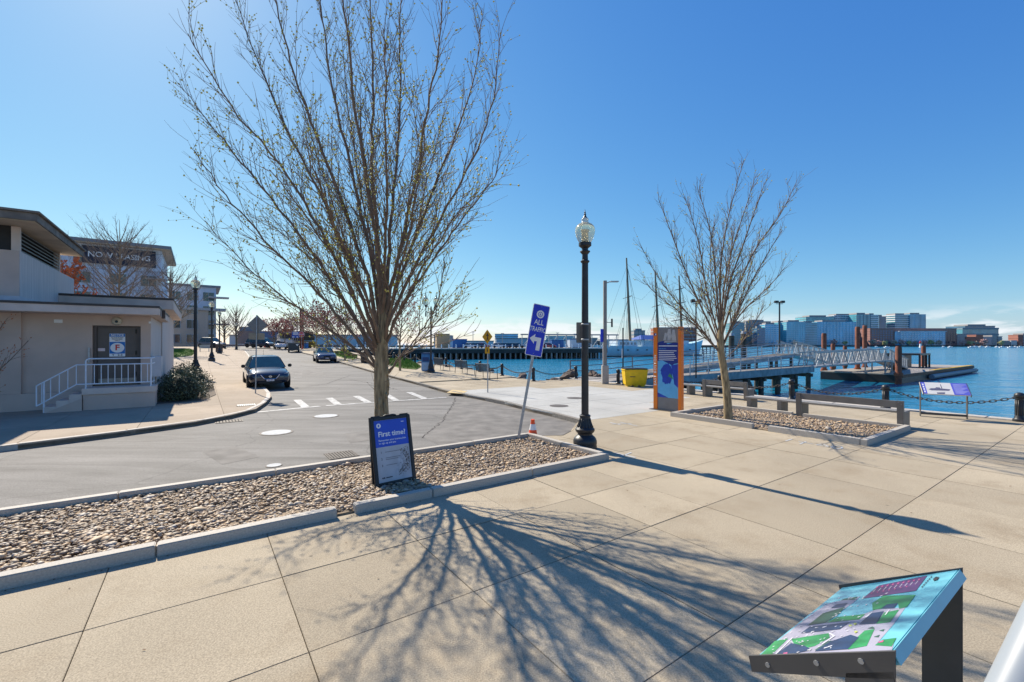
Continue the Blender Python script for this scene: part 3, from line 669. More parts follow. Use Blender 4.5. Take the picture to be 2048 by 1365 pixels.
def big_tree():
    rg = random.Random(11); d0 = 7.31; tr, wo_, bu = MB(), MB(), MB()
    base = G(765, 945)
    tp = [Vector((base.x, d0, -.1)), D(766, 905, d0), D(765, 850, d0), D(762, 790, d0), D(762, 740, d0), D(764, 690, d0), D(767, 640, d0), D(765, 590, d0), D(760, 530, d0)]
    tr.tube(catmull(tp, 4), np.interp(np.linspace(0, 1, 33), [0, .06, .12, .3, .5, .62, .78, 1], [.165, .132, .116, .110, .110, .098, .080, .050]), 16, cap=False)
    # knots and bark ridges on the stem
    for k in range(26):
        h = rg.uniform(.25, 1.9); a = rg.uniform(0, 6.28); c = Vector((base.x+.098*math.cos(a)-.01, d0+.098*math.sin(a), h)); tr.blob(c, (.028, .028, rg.uniform(.05, .13)), 1, .15, rg)
    limbs = [  # pixel paths in the trunk's plane, then how far the tip leans away (+) or towards (-) the viewer
        ([(757, 742), (715, 700), (650, 655), (560, 590), (480, 520), (408, 440)], .9, .038),
        ([(757, 735), (700, 660), (620, 570), (530, 480), (450, 390), (388, 300)], -.9, .040),
        ([(757, 720), (700, 620), (620, 500), (520, 370), (430, 260), (357, 165)], .6, .050),
        ([(759, 705), (705, 590), (640, 460), (560, 330), (460, 210), (378, 68)], -1.2, .048),
        ([(760, 690), (715, 570), (650, 410), (570, 250), (510, 110), (450, -60)], 1.3, .050),
        ([(761, 670), (725, 520), (660, 340), (600, 180), (560, 40), (520, -130)], -.5, .052),
        ([(762, 650), (738, 500), (700, 330), (660, 150), (640, 0), (610, -190)], 1.0, .056),
        ([(763, 640), (755, 500), (730, 340), (705, 180), (690, 20), (675, -200)], -1.4, .060),
        ([(762, 600), (755, 470), (745, 320), (745, 170), (740, 20), (730, -240)], .2, .062),
        ([(766, 640), (778, 500), (790, 350), (800, 190), (800, 40), (810, -170)], 1.5, .055),
        ([(768, 640), (795, 520), (830, 370), (855, 220), (880, 80), (890, -90)], -1.0, .052),
        ([(769, 655), (810, 530), (860, 400), (910, 270), (950, 150), (965, 20)], .8, .048),
        ([(770, 665), (815, 560), (880, 440), (945, 320), (985, 200), (1002, 60)], -.4, .046),
        ([(771, 685), (820, 590), (880, 500), (940, 420), (990, 350), (1000, 290)], 1.1, .036),
        ([(770, 690), (805, 610), (850, 530), (900, 450), (955, 385)], -1.2, .034),
        ([(775, 748), (800, 715), (835, 672), (868, 620), (884, 560), (890, 515)], -.3, .022),
        ([(776, 742), (805, 712), (850, 670), (885, 635), (905, 605)], .3, .014),
        ([(756, 748), (735, 720), (700, 705), (660, 680), (600, 660)], -.4, .016),
        ([(763, 690), (735, 600), (690, 480), (640, 330), (600, 200)], 2.3, .040),
        ([(766, 680), (790, 590), (830, 470), (860, 340), (890, 220)], 2.3, .038),
        ([(762, 700), (740, 620), (700, 520), (650, 400), (610, 290)], -2.2, .040),
        ([(768, 690), (785, 600), (815, 480), (840, 350), (850, 230)], -2.1, .038),
        ([(764, 640), (750, 520), (725, 400), (700, 240), (680, 60)], 2.7, .042),
        ([(765, 640), (770, 520), (775, 390), (770, 230), (770, 60)], -2.4, .042),
        ([(758, 715), (715, 640), (660, 560), (590, 490), (520, 430)], 1.9, .030),
        ([(758, 705), (720, 620), (670, 520), (600, 420), (540, 340)], -1.9, .032),
    ]
    for pts, off, r in limbs:
        path = limb_px(d0, pts, off, 5)
        path = [p+rdir(rg)*.02 if i else p for i, p in enumerate(path)]
        grow_limb(rg, wo_, bu, path, r*.76, .005, .095, 1.30, .14, .36, ang=.42, bud=.016, budp=.5, start=.16, up=.055, sides=(7, 4, 3), r2=.0066)
    # fine water shoots near the stem
    for k in range(70):
        t = rg.uniform(.45, 1); p = tp[int(t*7)]; p = p+(tp[int(t*7)+1]-p)*rg.random(); d = rdir(rg); d.z = abs(d.z)*.7+.3
        pts = twig_path(rg, p, d.normalized(), rg.uniform(.25, .8), 5, .16, .05); wo_.tube(pts, [.005*(1-.15*i) for i in range(6)], 3, cap=False)
    return finish_tree('street_tree', 'large bare tree with fresh yellow-green buds rising from the roadside pebble bed', base, tr, wo_, bu, BUD)
big_tree()
def small_tree():
    rg = random.Random(5); base = G(1457, 842); d0 = base.y; tr, wo_, bu = MB(), MB(), MB()
    tp = [Vector((base.x, d0, -.1)), D(1456, 820, d0), D(1453, 780, d0), D(1448, 740, d0), D(1442, 705, d0), D(1441, 670, d0), D(1443, 640, d0)]
    tr.tube(catmull(tp, 4), np.interp(np.linspace(0, 1, 25), [0, .15, .35, .6, .75, 1], [.13, .115, .10, .098, .095, .06]), 14, cap=False)
    L = [([(1438, 705), (1400, 655), (1350, 600), (1310, 545), (1281, 490)], .5, .030), ([(1439, 690), (1405, 620), (1370, 540), (1340, 460), (1317, 398)], -.5, .034),
         ([(1440, 680), (1415, 590), (1400, 500), (1385, 440), (1368, 392)], .8, .032), ([(1441, 660), (1432, 570), (1425, 490), (1412, 430), (1395, 378)], -.7, .032),
         ([(1442, 640), (1440, 550), (1450, 470), (1460, 420), (1487, 322)], .2, .038), ([(1443, 640), (1450, 560), (1470, 480), (1490, 420), (1510, 355)], .9, .034),
         ([(1444, 650), (1462, 560), (1490, 480), (1510, 420), (1530, 365)], -.8, .034), ([(1444, 670), (1470, 590), (1510, 500), (1560, 430), (1594, 362)], .4, .038),
         ([(1445, 690), (1480, 630), (1520, 590), (1550, 560), (1570, 535)], -.4, .030), ([(1443, 700), (1470, 640), (1500, 570), (1540, 500), (1565, 460)], -1.1, .026),
         ([(1438, 705), (1400, 660), (1360, 625), (1320, 595), (1285, 560)], -.9, .024), ([(1440, 690), (1420, 630), (1400, 560), (1390, 500)], 1.6, .026),
         ([(1443, 680), (1450, 600), (1460, 520), (1470, 450)], -1.7, .028), ([(1442, 680), (1430, 600), (1420, 520), (1430, 440)], 1.8, .028), ([(1445, 690), (1475, 620), (1500, 540), (1520, 470)], 1.5, .026),
         ([(1441, 710), (1415, 680), (1380, 665), (1340, 650)], .3, .014), ([(1447, 720), (1480, 690), (1500, 660), (1530, 610)], .3, .014)]
    for pts, off, r in L:
        grow_limb(rg, wo_, bu, limb_px(d0, pts, off, 4), r*.85, .006, .105, 1.0, .17, .34, ang=.42, bud=.018, budp=.25, start=.15, up=.05, sides=(6, 4, 3), r2=.009)
    return finish_tree('plaza_tree', 'smaller bare tree growing in the rectangular planter by the benches', base, tr, wo_, bu, BUD)
small_tree()
def far_tree(name, label, base, hgt, spread, budm, seed, group, stem=.28, nl=16, upright=.5, tr_r=.12, budn=.6, sec=.5, bsz=.05, twr=.012, twig=TWIG):
    rg = random.Random(seed); tr, wo_, bu = MB(), MB(), MB(); top = base+Vector((0, 0, hgt))
    tp = [base-Vector((0, 0, .2)), base+Vector((0, 0, hgt*.15)), base+Vector((rg.uniform(-.1, .1), 0, hgt*.4)), base+Vector((rg.uniform(-.2, .2), 0, hgt*.7)), top]
    tr.tube(catmull(tp, 3), np.interp(np.linspace(0, 1, 13), [0, .3, 1], [tr_r, tr_r*.75, .012]), 8, cap=False)
    for k in range(nl):
        f = stem+(1-stem)*.8*(k/nl)**.9; p = base+Vector((0, 0, hgt*f)); a = k*2.4+rg.uniform(-.4, .4); reach = spread*(1-.55*(k/nl)**1.5)*rg.uniform(.75, 1.1); rise = hgt*(.10+upright*.4*(1-f))
        e = p+Vector((math.cos(a)*reach, math.sin(a)*reach, rise+reach*.45)); mid = p+(e-p)*.5+Vector((0, 0, -rise*.15))
        grow_limb(rg, wo_, bu, catmull([p, mid, e], 4), tr_r*.35, .008, sec, reach*.55, .45, reach*.22, ang=.6, bud=bsz, budp=budn, start=.2, up=.05, sides=(4, 3, 3), r2=twr)
    return finish_tree(name, label, base, tr, wo_, bu, budm, group, twig=twig)
GW = mat('pale twigs', (.20, .16, .13), .9, var=.3, scale=3)
# trees beyond the service building
far_tree('bare_tree', 'tall bare grey tree standing before the apartment block', UV(-6.7, 60, gz(60)), 14.0, 4.6, REDBUD, 21, 'bare trees behind the service building', stem=.2, nl=48, tr_r=.20, budn=.0, sec=.26, twr=.018, twig=GW)
far_tree('bare_tree', 'bare spreading tree at the right corner of the apartment block', UV(-2.8, 66, gz(66)), 10.6, 4.2, REDBUD, 22, 'bare trees behind the service building', stem=.25, nl=34, tr_r=.2, budn=.0, sec=.34, twr=.024, twig=GW)
far_tree('budding_tree', 'rust-red budding tree rising behind the louvred upper storey', UV(-7.3, 40, gz(40)), 7.4, 1.7, mat('rust buds', (.42, .12, .04), .7, var=.3, scale=2), 23, 'bare trees behind the service building', stem=.15, nl=38, tr_r=.14, budn=1.0, sec=.10, bsz=.07, twr=.014)
far_tree('budding_shrub', 'red budding branch tips of a shrub at the left edge of the service building', D(-42, 690, 12.5)-Vector((0, 0, H)), 3.3, 1.0, mat('rust buds', (.36, .10, .04)), 24, None, stem=.1, nl=12, tr_r=.04, budn=.9, sec=.16, bsz=.02, twr=.006)
for i, (x, yb, s, h) in enumerate(((473, 697, 31, 8.8), (449, 693.5, 32, 7.6))):
    b = GS(x, yb); 
    far_tree('street_end_tree', ['tall narrow bare tree at the street corner beyond the litter bin', 'shorter narrow bare tree beside the parked van at the street end'][i], b, (690-(612 if i == 0 else 632))*b.y/FPX+H-b.z, 2.6, PINKBUD, s, 'narrow bare trees at the street end', stem=.2, nl=30, upright=.9, tr_r=.2, budn=0, sec=.45, twr=.02)
pk = [(800, 742, 592, 2.0, 'red budding tree by the promenade lawn behind the big trunk'), (655, 716, 612, 2.6, 'red budding tree between the parked sedan and the promenade lawn'), (633, 705, 628, 2.6, 'red budding tree beside the yellow sandwich sign'), (690, 722, 628, 1.9, 'small red budding tree at the promenade rail'), (595, 699, 632, 2.6, 'red budding tree behind the blue parking sign'), (570, 697.5, 640, 2.6, 'red budding tree beyond the white car'), (548, 697, 645, 2.6, 'red budding tree at the far end of the promenade row'), (735, 727, 640, 1.7, 'slim red budding tree past the double lamp')]
for i, (x, yb, yt, sp_, lb) in enumerate(pk):
    b = GS(x, yb); far_tree('promenade_tree', lb, b, (690-yt)*b.y/FPX+H-b.z, sp_, PINKBUD, 40+i, 'red budding trees along the promenade', stem=.3, nl=26, upright=.6, tr_r=.10, budn=.9, sec=.24, bsz=.045 if b.y < 50 else .08, twr=.012)

# ------------------------------------------------------------------ street furniture on the near plaza
def acorn_lamp(label, loc, s=1.0, group=None, rich=True, plate=False):
    o = thing('street_lamp', label, 'street lamp', loc, 0, group)
    m = MB(); m.lathe([(r*s, z*s) for r, z in [(.235, 0), (.24, .05), (.232, .07), (.238, .11), (.238, .16), (.225, .20), (.20, .235), (.165, .262), (.148, .285), (.15, .31), (.178, .335), (.195, .365), (.195, .395), (.175, .42), (.15, .45)]], 28); m.build('base', BLACK, o, smooth=.6)
    m = MB(); m.lathe([(r*s, z*s) for r, z in [(.172, .415), (.145, .46), (.122, .53), (.108, .60), (.104, .64), (.112, .645), (.112, .672), (.1, .68), (.084, .684), (.084, .69)]], 28); bl = m.build('bell', BLACK, o, smooth=.6)
    if rich:
        m = MB()
        for k in range(16):
            a = 2*math.pi*k/16; c, sn = math.cos(a), math.sin(a)
            m.tube([(c*.160*s, sn*.160*s, .435*s), (c*.140*s, sn*.140*s, .475*s), (c*.121*s, sn*.121*s, .54*s), (c*.109*s, sn*.109*s, .61*s)], [.014*s, .013*s, .010*s, .006*s], 5)
        m.build('flutes', BLACK, bl, smooth=True)
    m = MB(); m.lathe([(.074*s, .66*s), (.071*s, 2.2*s), (.064*s, 3.76*s)], 20); m.build('shaft', BLACK, o, smooth=.6)
    m = MB(); m.lathe([(r*s, z*s) for r, z in [(.062, 3.74), (.066, 3.755), (.092, 3.785), (.09, 3.80), (.062, 3.82), (.058, 3.93), (.07, 3.945), (.104, 3.985), (.1, 4.0), (.066, 4.012), (.062, 4.05), (.09, 4.075), (.128, 4.105), (.128, 4.165), (.11, 4.172)]], 24); m.build('collar', BLACK, o, smooth=.6)
    m = MB(); m.lathe([(r*s, z*s) for r, z in [(.108, 4.172), (.135, 4.20), (.165, 4.26), (.19, 4.33), (.201, 4.40), (.197, 4.45), (.178, 4.50), (.14, 4.54), (.11, 4.556), (.07, 4.57)]], 28); gl = m.build('globe', LAMPGLASS, o, smooth=True)
    m = MB(); m.lathe([(r*s, z*s) for r, z in [(.062, 4.172), (.062, 4.38), (.075, 4.40), (.075, 4.43), (.03, 4.44)]], 16); m.build('lamp_core', mat('frosted core', (.75, .70, .55), .5, var=.05), gl, smooth=.6)
    m = MB(); m.lathe([(r*s, z*s) for r, z in [(.085, 4.545), (.09, 4.565), (.072, 4.585), (.066, 4.61), (.074, 4.635), (.066, 4.66), (.045, 4.675)]], 20); m.build('globe_cap', mat('clear cap', (.72, .74, .72), .2, trans=.5, ior=1.12, var=.03), o, smooth=.7)
    m = MB(); m.lathe([(r*s, z*s) for r, z in [(.05, 4.67), (.03, 4.70), (.018, 4.725), (.026, 4.745), (.012, 4.765), (.02, 4.785), (.008, 4.80), (.004, 4.845)]], 12); m.build('finial', BLACK, o, smooth=.7)
    if plate:
        m = MB(); m.prism([(-.16, .0), (.14, .0), (.14, .012), (-.16, .012)], 2.14, 2.56); p = m.build('sign_plate', mat('grey sign back', (.20, .185, .165), .5, .3, var=.1), o, bev=.02, loc=(0, .105, 0))
        m = MB()
        for z in (2.19, 2.50): m.lathe([(.078, z), (.082, z+.005), (.082, z+.025), (.078, z+.03)], 18)
        m.build('strap', ALU, o)
    return o
acorn_lamp('tall black acorn lamp with a fluted base beside the pebble bed corner', G(1170, 897), 1.0, 'acorn street lamps', plate=True)
for i, (x, y, yt, lb) in enumerate(((391, 748, 549, 'black acorn lamp standing by the evergreen shrubs'), (423.5, 722.5, 598, 'black acorn lamp between the lawn and the litter bin'), (439, 707.5, 619, 'black acorn lamp just behind the litter bin'), (472.5, 700, 645, 'distant acorn lamp in front of the narrow bare tree'), (450, 698, 652, 'distant acorn lamp beside the shorter narrow bare tree'))):
    b = GS(x, y); acorn_lamp(lb, b, ((690-yt)*b.y/FPX+H-b.z)/4.845, 'acorn street lamps', rich=i < 2)
def double_lamp(label, x, y, yt):
    b = GS(x, y); hgt = (690-yt)*b.y/FPX+H-b.z; s = hgt/6.0; o = thing('double_street_lamp', label, 'street lamp', b, R(10), 'double acorn lamps on the promenade')
    m = MB(); m.lathe([(r*s, z*s) for r, z in [(.30, 0), (.30, .15), (.26, .2), (.2, .32), (.22, .4), (.2, .5), (.13, .75), (.12, .95), (.075, 1.0)]], 18); m.build('base', BLACK, o, smooth=.6)
    m = MB(); m.lathe([(.07*s, .95*s), (.06*s, 4.4*s), (.075*s, 4.42*s), (.075*s, 4.5*s), (.05*s, 4.55*s), (.045*s, 4.9*s), (.01*s, 5.0*s)], 14); m.build('shaft', BLACK, o, smooth=.6)
    for sg in (-1, 1):
        m = MB(); m.tube([(sg*.04*s, 0, 4.6*s), (sg*.25*s, 0, 4.5*s), (sg*.38*s, 0, 4.62*s), (sg*.38*s, 0, 4.95*s)], .032*s, 8); m.lathe([(.05*s, 4.2*s), (.06*s, 4.4*s), (.03*s, 4.62*s)], 10, (sg*.38*s, 0, 0)); m.lathe([(.04*s, 4.9*s), (.1*s, 5.0*s), (.1*s, 5.06*s)], 12, (sg*.38*s, 0, 0)); m.build('arm', BLACK, o, smooth=.7)
        m = MB(); m.lathe([(r*s, z*s) for r, z in [(.1, 5.06), (.18, 5.2), (.22, 5.35), (.2, 5.5), (.12, 5.62), (.05, 5.68)]], 16, (sg*.38*s, 0, 0)); g_ = m.build('globe', LAMPGLASS, o, smooth=True)
        m = MB(); m.lathe([(.06*s, 5.66*s), (.03*s, 5.8*s), (.008*s, 6*s)], 8, (sg*.38*s, 0, 0)); m.build('finial', BLACK, g_)
    return o
double_lamp('black double acorn lamp beside the blue bin on the promenade', 862, 745.7, 586)
double_lamp('black double acorn lamp seen through the big tree, up the promenade', 728, 726, 619)
double_lamp('black double acorn lamp behind the blue parking sign', 586, 699.5, 645)
double_lamp('distant black double acorn lamp beyond the yellow truck', 556, 697.3, 652)

# leaning ALL TRAFFIC sign
b = GS(1036, 882, 0); o = thing('traffic_sign', 'leaning blue sign reading ALL TRAFFIC with a left arrow on a bent post', 'sign', b, rot=(R(-3), R(10.2), R(0)))
m = MB(); m.prism([(-.03, -.012), (-.03, .022), (-.012, .022), (-.012, .0), (.012, .0), (.012, .022), (.03, .022), (.03, -.012)], -.15, 2.98); m.build('post', GALV, o)
FP = T(0, -.03, 0) @ Matrix.Rotation(R(14), 4, 'Z')
Mf = FP @ T(0, 0, 2.46) @ UP; hw, hh = .195, .575
def rrect(hw, hh, r, n=5, cx=0, cy=0): return [(cx+sx*(hw-r)+r*math.cos(a), cy+sy*(hh-r)+r*math.sin(a)) for sx, sy, a0 in ((1,1,0),(-1,1,90),(-1,-1,180),(1,-1,270)) for a in [R(a0+90*k/n) for k in range(n+1)]]
m = MB(Mf); m.prism(rrect(hw, hh, .03), -.004, 0); pn = m.build('panel', PRINTW, o)
m = MB(Mf); m.poly(rrect(hw-.014, hh-.014, .022), .0012); m.build('blue_field', SIGNBLUE, pn)
m = MB(Mf); m.disc((0, .36), .088, 28, .0024); m.build('round_emblem', PRINTW, pn)
m = MB(Mf); ring = [(.055, 28)]
m.add([(r*math.cos(2*math.pi*k/28), .36+r*math.sin(2*math.pi*k/28), .0032) for r in (.042, .055) for k in range(28)], [(k, (k+1)%28, 28+(k+1)%28, 28+k) for k in range(28)])
m.poly([(0, .385), (-.022, .335), (-.01, .335), (-.006, .345), (.006, .345), (.01, .335), (.022, .335)], .0032); m.build('emblem_ring', SIGNBLUE, pn)
text('ALL', .16, PRINTW, pn, Mf @ T(0, .175, .0024), sx=.82, bold=.012); text('TRAFFIC', .145, PRINTW, pn, Mf @ T(0, .015, .0024), sx=.68, bold=.012)
m = MB(Mf); m.poly([(-.15, -.2), (-.035, -.09), (-.035, -.155), (.115, -.155), (.115, -.44), (.025, -.44), (.025, -.245), (-.035, -.245), (-.035, -.31)], .0024); m.build('arrow', PRINTW, pn)
m = MB(Mf)
for y in (.53, -.52): m.disc((0, y), .008, 8, .003)
m.build('bolt', ALU, pn)
# cone
b = GS(1064, 876.5, -.0); o = thing('traffic_cone', 'orange traffic cone with a white band behind the bed corner', 'cone', b+Vector((.02, .03, -.06)), .4)
m = MB(); m.box(-.14, .14, -.14, .14, 0, .03); m.build('foot', mat('black rubber', (.025, .025, .025), .8), o, bev=.01)
m = MB(); m.lathe([(.115, .03), (.082, .24)], 20); m.build('cone_body', CONEO, o, smooth=.6); m = MB(); m.lathe([(.055, .365), (.042, .42), (.045, .435), (.042, .47), (.018, .475)], 20); m.build('cone_tip', CONEO, o, smooth=.6)
m = MB(); m.lathe([(.0825, .238), (.0555, .367)], 20); m.build('white_band', WHITE, o, smooth=.6)
# A-frame placard
b = (G(752, 982)+G(832, 964))/2; b.z = .035
o = thing('sandwich_sign', 'black sandwich board with a blue and white parking placard reading First time', 'sign', b, R(40.6))
LEAN = R(77); Pm = Matrix.Rotation(LEAN, 4, 'X')
m = MB(Pm)
m.box(-.325, -.268, -.0, 1.0, -.03, .012); m.box(.268, .325, 0, 1.0, -.03, .012); m.box(-.268, .268, .0, .055, -.03, .012); m.box(-.268, .268, .955, 1.0, -.03, .012)
m.box(-.30, -.16, 1.0, 1.025, -.022, .004); m.box(.16, .30, 1.0, 1.025, -.022, .004)
m.build('front_frame', mat('black plastic', (.016, .017, .02), .5, var=.2), o, bev=.006)
m = MB(Pm); m.tube([(-.11, .99, -.009), (-.09, 1.015, -.009), (-.06, 1.022, -.009), (.06, 1.022, -.009), (.09, 1.015, -.009), (.11, .99, -.009)], .014, 6); m.build('handle', MATS['black plastic'], o, smooth=True)
Pb = Matrix.Rotation(R(107), 4, 'X')
m = MB(T(0, .10, 0) @ Matrix.Rotation(R(82), 4, 'X')); m.box(-.322, .322, 0, .99, -.03, .0); m.build('rear_panel', MATS['black plastic'], o)
m = MB(Pm); m.box(-.268, .268, .055, .955, -.02, -.004); pl_ = m.build('placard', mat('dirty white card', (.46, .47, .50), .5, var=.12, scale=5), o)
m = MB(Pm); m.poly([(-.266, .56), (.266, .56), (.266, .953), (-.266, .953)], -.0025); m.build('blue_field', SIGNBLUE2, pl_)
m = MB(Pm); m.disc((-.195, .875), .036, 20, -.001); m.poly([(.17, .9), (.215, .9), (.215, .91), (.17, .91)], -.001); m.build('emblem', PRINTW, pl_)
m = MB(Pm); m.disc((-.195, .875), .012, 10, .0005, .02); m.build('emblem_mark', SIGNBLUE2, pl_)
text('First time?', .105, PRINTW, pl_, Pm @ T(-.215, .745, -.001), 'LEFT', bold=.022)
text('Remember your license plate', .037, PRINTW, pl_, Pm @ T(-.215, .655, -.001), 'LEFT', bold=.01); text('to sign up and pay.', .037, PRINTW, pl_, Pm @ T(-.215, .615, -.001), 'LEFT', bold=.01)
INK = mat('black print', (.03, .03, .035), .6)
for n_t, y, l1 in (('1', .48, 1), ('2', .385, 2), ('3', .29, 1)):
    text(n_t, .045, INK, pl_, Pm @ T(-.19, y, -.001), bold=.012)
    m = MB(Pm)
    for k in range(l1): m.poly([(-.13, y-.004+.02*(l1-1)/2-.024*k), (.13-.05*k, y-.004+.02*(l1-1)/2-.024*k), (.13-.05*k, y+.006+.02*(l1-1)/2-.024*k), (-.13, y+.006+.02*(l1-1)/2-.024*k)], -.002)
    m.build('print_line', mat('grey print', (.22, .22, .24), .6), pl_)
m = MB(Pm); m.disc((-.2, .115), .012, 8, -.002); m.disc((-.175, .115), .012, 8, -.002); m.poly([(-.15, .108), (-.05, .108), (-.05, .122), (-.15, .122)], -.002); m.build('small_logo', INK, pl_)
m = MB(Pm); m.poly([(.11, .16), (.16, .16), (.165, .45), (.14, .47), (.11, .44)], -.0018); m.poly([(.0, .16), (.06, .18), (.11, .38), (.08, .39)], -.0018); m.build('picture', mat('pale picture', (.40, .42, .46), .6, var=.25, scale=20), pl_)
sm_ = mat('dirt smear', (.12, .10, .085), .9, var=.4, scale=30); rg = random.Random(9); m = MB(Pm)
for k in range(420):
    t = rg.random(); x = .14+.10*math.sin(t*3.1)+rg.gauss(0, .035)-.17*max(0, t-.6); y = .50-.36*t+rg.gauss(0, .025)
    if abs(x) < .25: s = rg.uniform(.0012, .0075); m.disc((x, y), s, 5, -.0008+rg.uniform(0, .0006), s*rg.uniform(.4, 1.6))
struct(m.build('dirt_smear', sm_, pl_), 'stuff')

# orange wayfinding pylon
o = thing('wayfinding_pylon', 'tall orange edged pylon with a blue harbour map and EAST BOSTON lettering', 'pylon', UV(12.2, 8.68), ROT-R(90)+R(5))
# local: x to the right along the face, face towards -y
m = MB(); m.box(-.62, .60, -.16, .2, -.01, .018); m.build('base_plate', DKGREY, o, bev=.004)
m = MB(); m.box(-.36, .36, -.06, .06, .02, 2.64); m.build('core', mat('pylon grey', (.20, .19, .185), .5, var=.08), o)
m = MB(); m.box(-.50, -.362, -.085, .085, .02, 2.66); m.build('left_fin', ORANGE, o, bev=.004)
m = MB(); m.box(.362, .46, -.085, .085, .02, 2.66); m.build('right_fin', ORANGE, o, bev=.004)
face = T(0, -.0615, 0) @ UP
NAVY = mat('navy print', (.012, .030, .22), .4, var=.08); SKYB = mat('light blue print', (.11, .42, .72), .4, var=.08); MIDB = mat('mid blue print', (.010, .05, .40), .4, var=.2, scale=8); GRNP = mat('green print', (.03, .24, .10), .4, var=.15); PALEG = mat('pale grey print', (.42, .42, .42), .5)
m = MB(face); m.poly([(-.36, .42), (.36, .42), (.36, 2.16), (-.36, 2.16)], .001); m.build('map_field', SKYB, o)
m = MB(face); m.poly([(-.36, 2.16), (-.36, 1.58), (-.2, 1.60), (-.05, 1.54), (.05, 1.50), (.15, 1.44), (.22, 1.50), (.36, 1.53), (.36, 2.16), (.2, 2.17), (.0, 2.12), (-.15, 2.22), (-.28, 2.2)], .002); m.build('text_field', NAVY, o)
rg = random.Random(3); pts = [(-.03+.20*(1+.14*math.sin(5*a)+rg.uniform(-.10, .10))*math.cos(a), 1.18+.33*(1+rg.uniform(-.09, .09))*math.sin(a)) for a in [2*math.pi*k/40 for k in range(40)]]
m = MB(face); m.poly(pts, .002); m.poly([(.12, 1.45), (.36, 1.5), (.36, .75), (.22, .86), (.2, 1.0)], .0022); m.poly([(-.36, .42), (.02, .42), (-.1, .47), (-.36, .56)], .002); m.build('map_land', MIDB, o)
m = MB(face); m.poly([(.0, 1.1), (.07, 1.2), (.14, 1.13), (.19, 1.02), (.08, 1.07)], .003); m.build('map_park', GRNP, o)
m = MB(face)
for k in range(6): m.poly([(-.32, 1.90-k*.058), (.3-.12*((k*7) % 4)/4, 1.90-k*.058), (.3-.12*((k*7) % 4)/4, 1.918-k*.058), (-.32, 1.918-k*.058)], .003)
m.poly([(-.32, 2.05), (.33, 2.05), (.33, 2.075), (-.32, 2.075)], .003); m.build('small_print', PRINTW, o)
text('East Boston', .055, SKYB, o, face @ T(-.32, 1.975, .003), 'LEFT')
m = MB(face)
for cx, w, h0 in ((.04, .11, .36), (.19, .10, .33), (-.08, .08, .24)): m.poly([(cx-w, 2.24), (cx+w, 2.24), (cx+w*.5, 2.24+h0), (cx-w*.25, 2.24+h0)], .002)
m.poly([(-.14, 2.17), (.30, 2.2), (.27, 2.235), (-.1, 2.225)], .003); m.build('ship_picture', PALEG, o)
text('EAST BOSTON', .115, PRINTW, o, T(-.432, -.087, 1.28) @ UP @ Matrix.Rotation(R(90), 4, 'Z'), sx=1.1, bold=.015, spacing=1.25)
m = MB(T(-.43, -.0868, 2.43) @ UP); m.disc((0, 0), .05, 20, 0); em = m.build('emblem', NAVY, o); m = MB(T(-.425, -.088, 2.43) @ UP); m.poly([(-.02, -.035), (.035, -.01), (.01, .045)], 0); m.build('emblem_sail', PRINTW, em)

# tilted interpretive panels
def panel_stand(o, w, prof_hi, prof_lo, dep):      # local: x across, y from the high edge (0) to the low edge (dep)
    for sx in (-1, 1):
        x = sx*(w/2+.006)
        m = MB(); m.prism([(x-.006, -.01), (x+.006, -.01), (x+.006, .14), (x-.006, .14)], 0, lambda q: prof_hi-.06-(q[1]+.01)*(prof_hi-prof_lo)/dep); m.build('leg', DKGREY, o, bev=.003)
        m = MB(); m.add([(x-.006, -.01, prof_hi+.01), (x+.006, -.01, prof_hi+.01), (x-.006, dep+.015, prof_lo+.008), (x+.006, dep+.015, prof_lo+.008), (x-.006, dep+.0, prof_lo-.055), (x+.006, dep, prof_lo-.055), (x-.006, .14, prof_hi-.175), (x+.006, .14, prof_hi-.175), (x-.006, -.01, prof_hi-.09), (x+.006, -.01, prof_hi-.09)],
              [(0, 1, 3, 2), (2, 3, 5, 4), (4, 5, 7, 6), (6, 7, 9, 8), (8, 9, 1, 0), (0, 2, 4, 6, 8), (1, 9, 7, 5, 3)]); br = m.build('side_bracket', DKGREY, o)
        for t in (.12, .42, .8):
            m = MB(T(x+sx*.007, dep*t+.03, prof_hi+(prof_lo-prof_hi)*t-.045) @ Matrix.Rotation(R(90), 4, 'Y')); m.lathe([(.010, -.004), (.010, .002), (.006, .004)], 10); m.build('bolt', GALV, br)
    m = MB(); m.box(-w/2, w/2, .05, .09, .06, .12); m.build('cross_bar', DKGREY, o)
K_ = 1.10; HI, LO = H-K_, H-1.281*K_
o = thing('map_panel', 'tilted park map panel with green lots, on two dark steel legs in the foreground', 'map panel', UV(2.54, .518), ROT)
w_, dep = 1.012, .49
panel_stand(o, w_, HI, LO, dep)
sl = math.atan2(HI-LO, dep); Lp = math.hypot(HI-LO, dep)
MT = T(0, 0, HI) @ Matrix.Rotation(-sl, 4, 'X')     # panel plane: x across, y downhill
TEAL = mat('map water', (.15, .48, .58), .25, var=.10, scale=6)
EDGE = mat('panel edge', (.17, .52, .60), .35, var=.06)
m = MB(MT); m.box(-w_/2, w_/2, .0, Lp, -.045, 0); bd = m.build('board', TEAL, o, bev=.006)
def topanel(zx, zy):
    x, y = 1480+.27734*zx, 1110+.27734*zy; r = ray(x, y); n = Vector((0, math.sin(sl), math.cos(sl))); n = Matrix.Rotation(ROT, 3, 'Z') @ n
    p0 = UV(2.54, .518, HI); t = (p0-Vector((0, 0, H))).dot(n)/r.dot(n); p = Vector((0, 0, H))+r*t
    q = (T(*UV(2.54, .518)) @ Matrix.Rotation(ROT, 4, 'Z') @ MT).inverted() @ p
    return (max(-w_/2+.003, min(w_/2-.003, q.x)), max(.003, min(Lp-.003, q.y)))
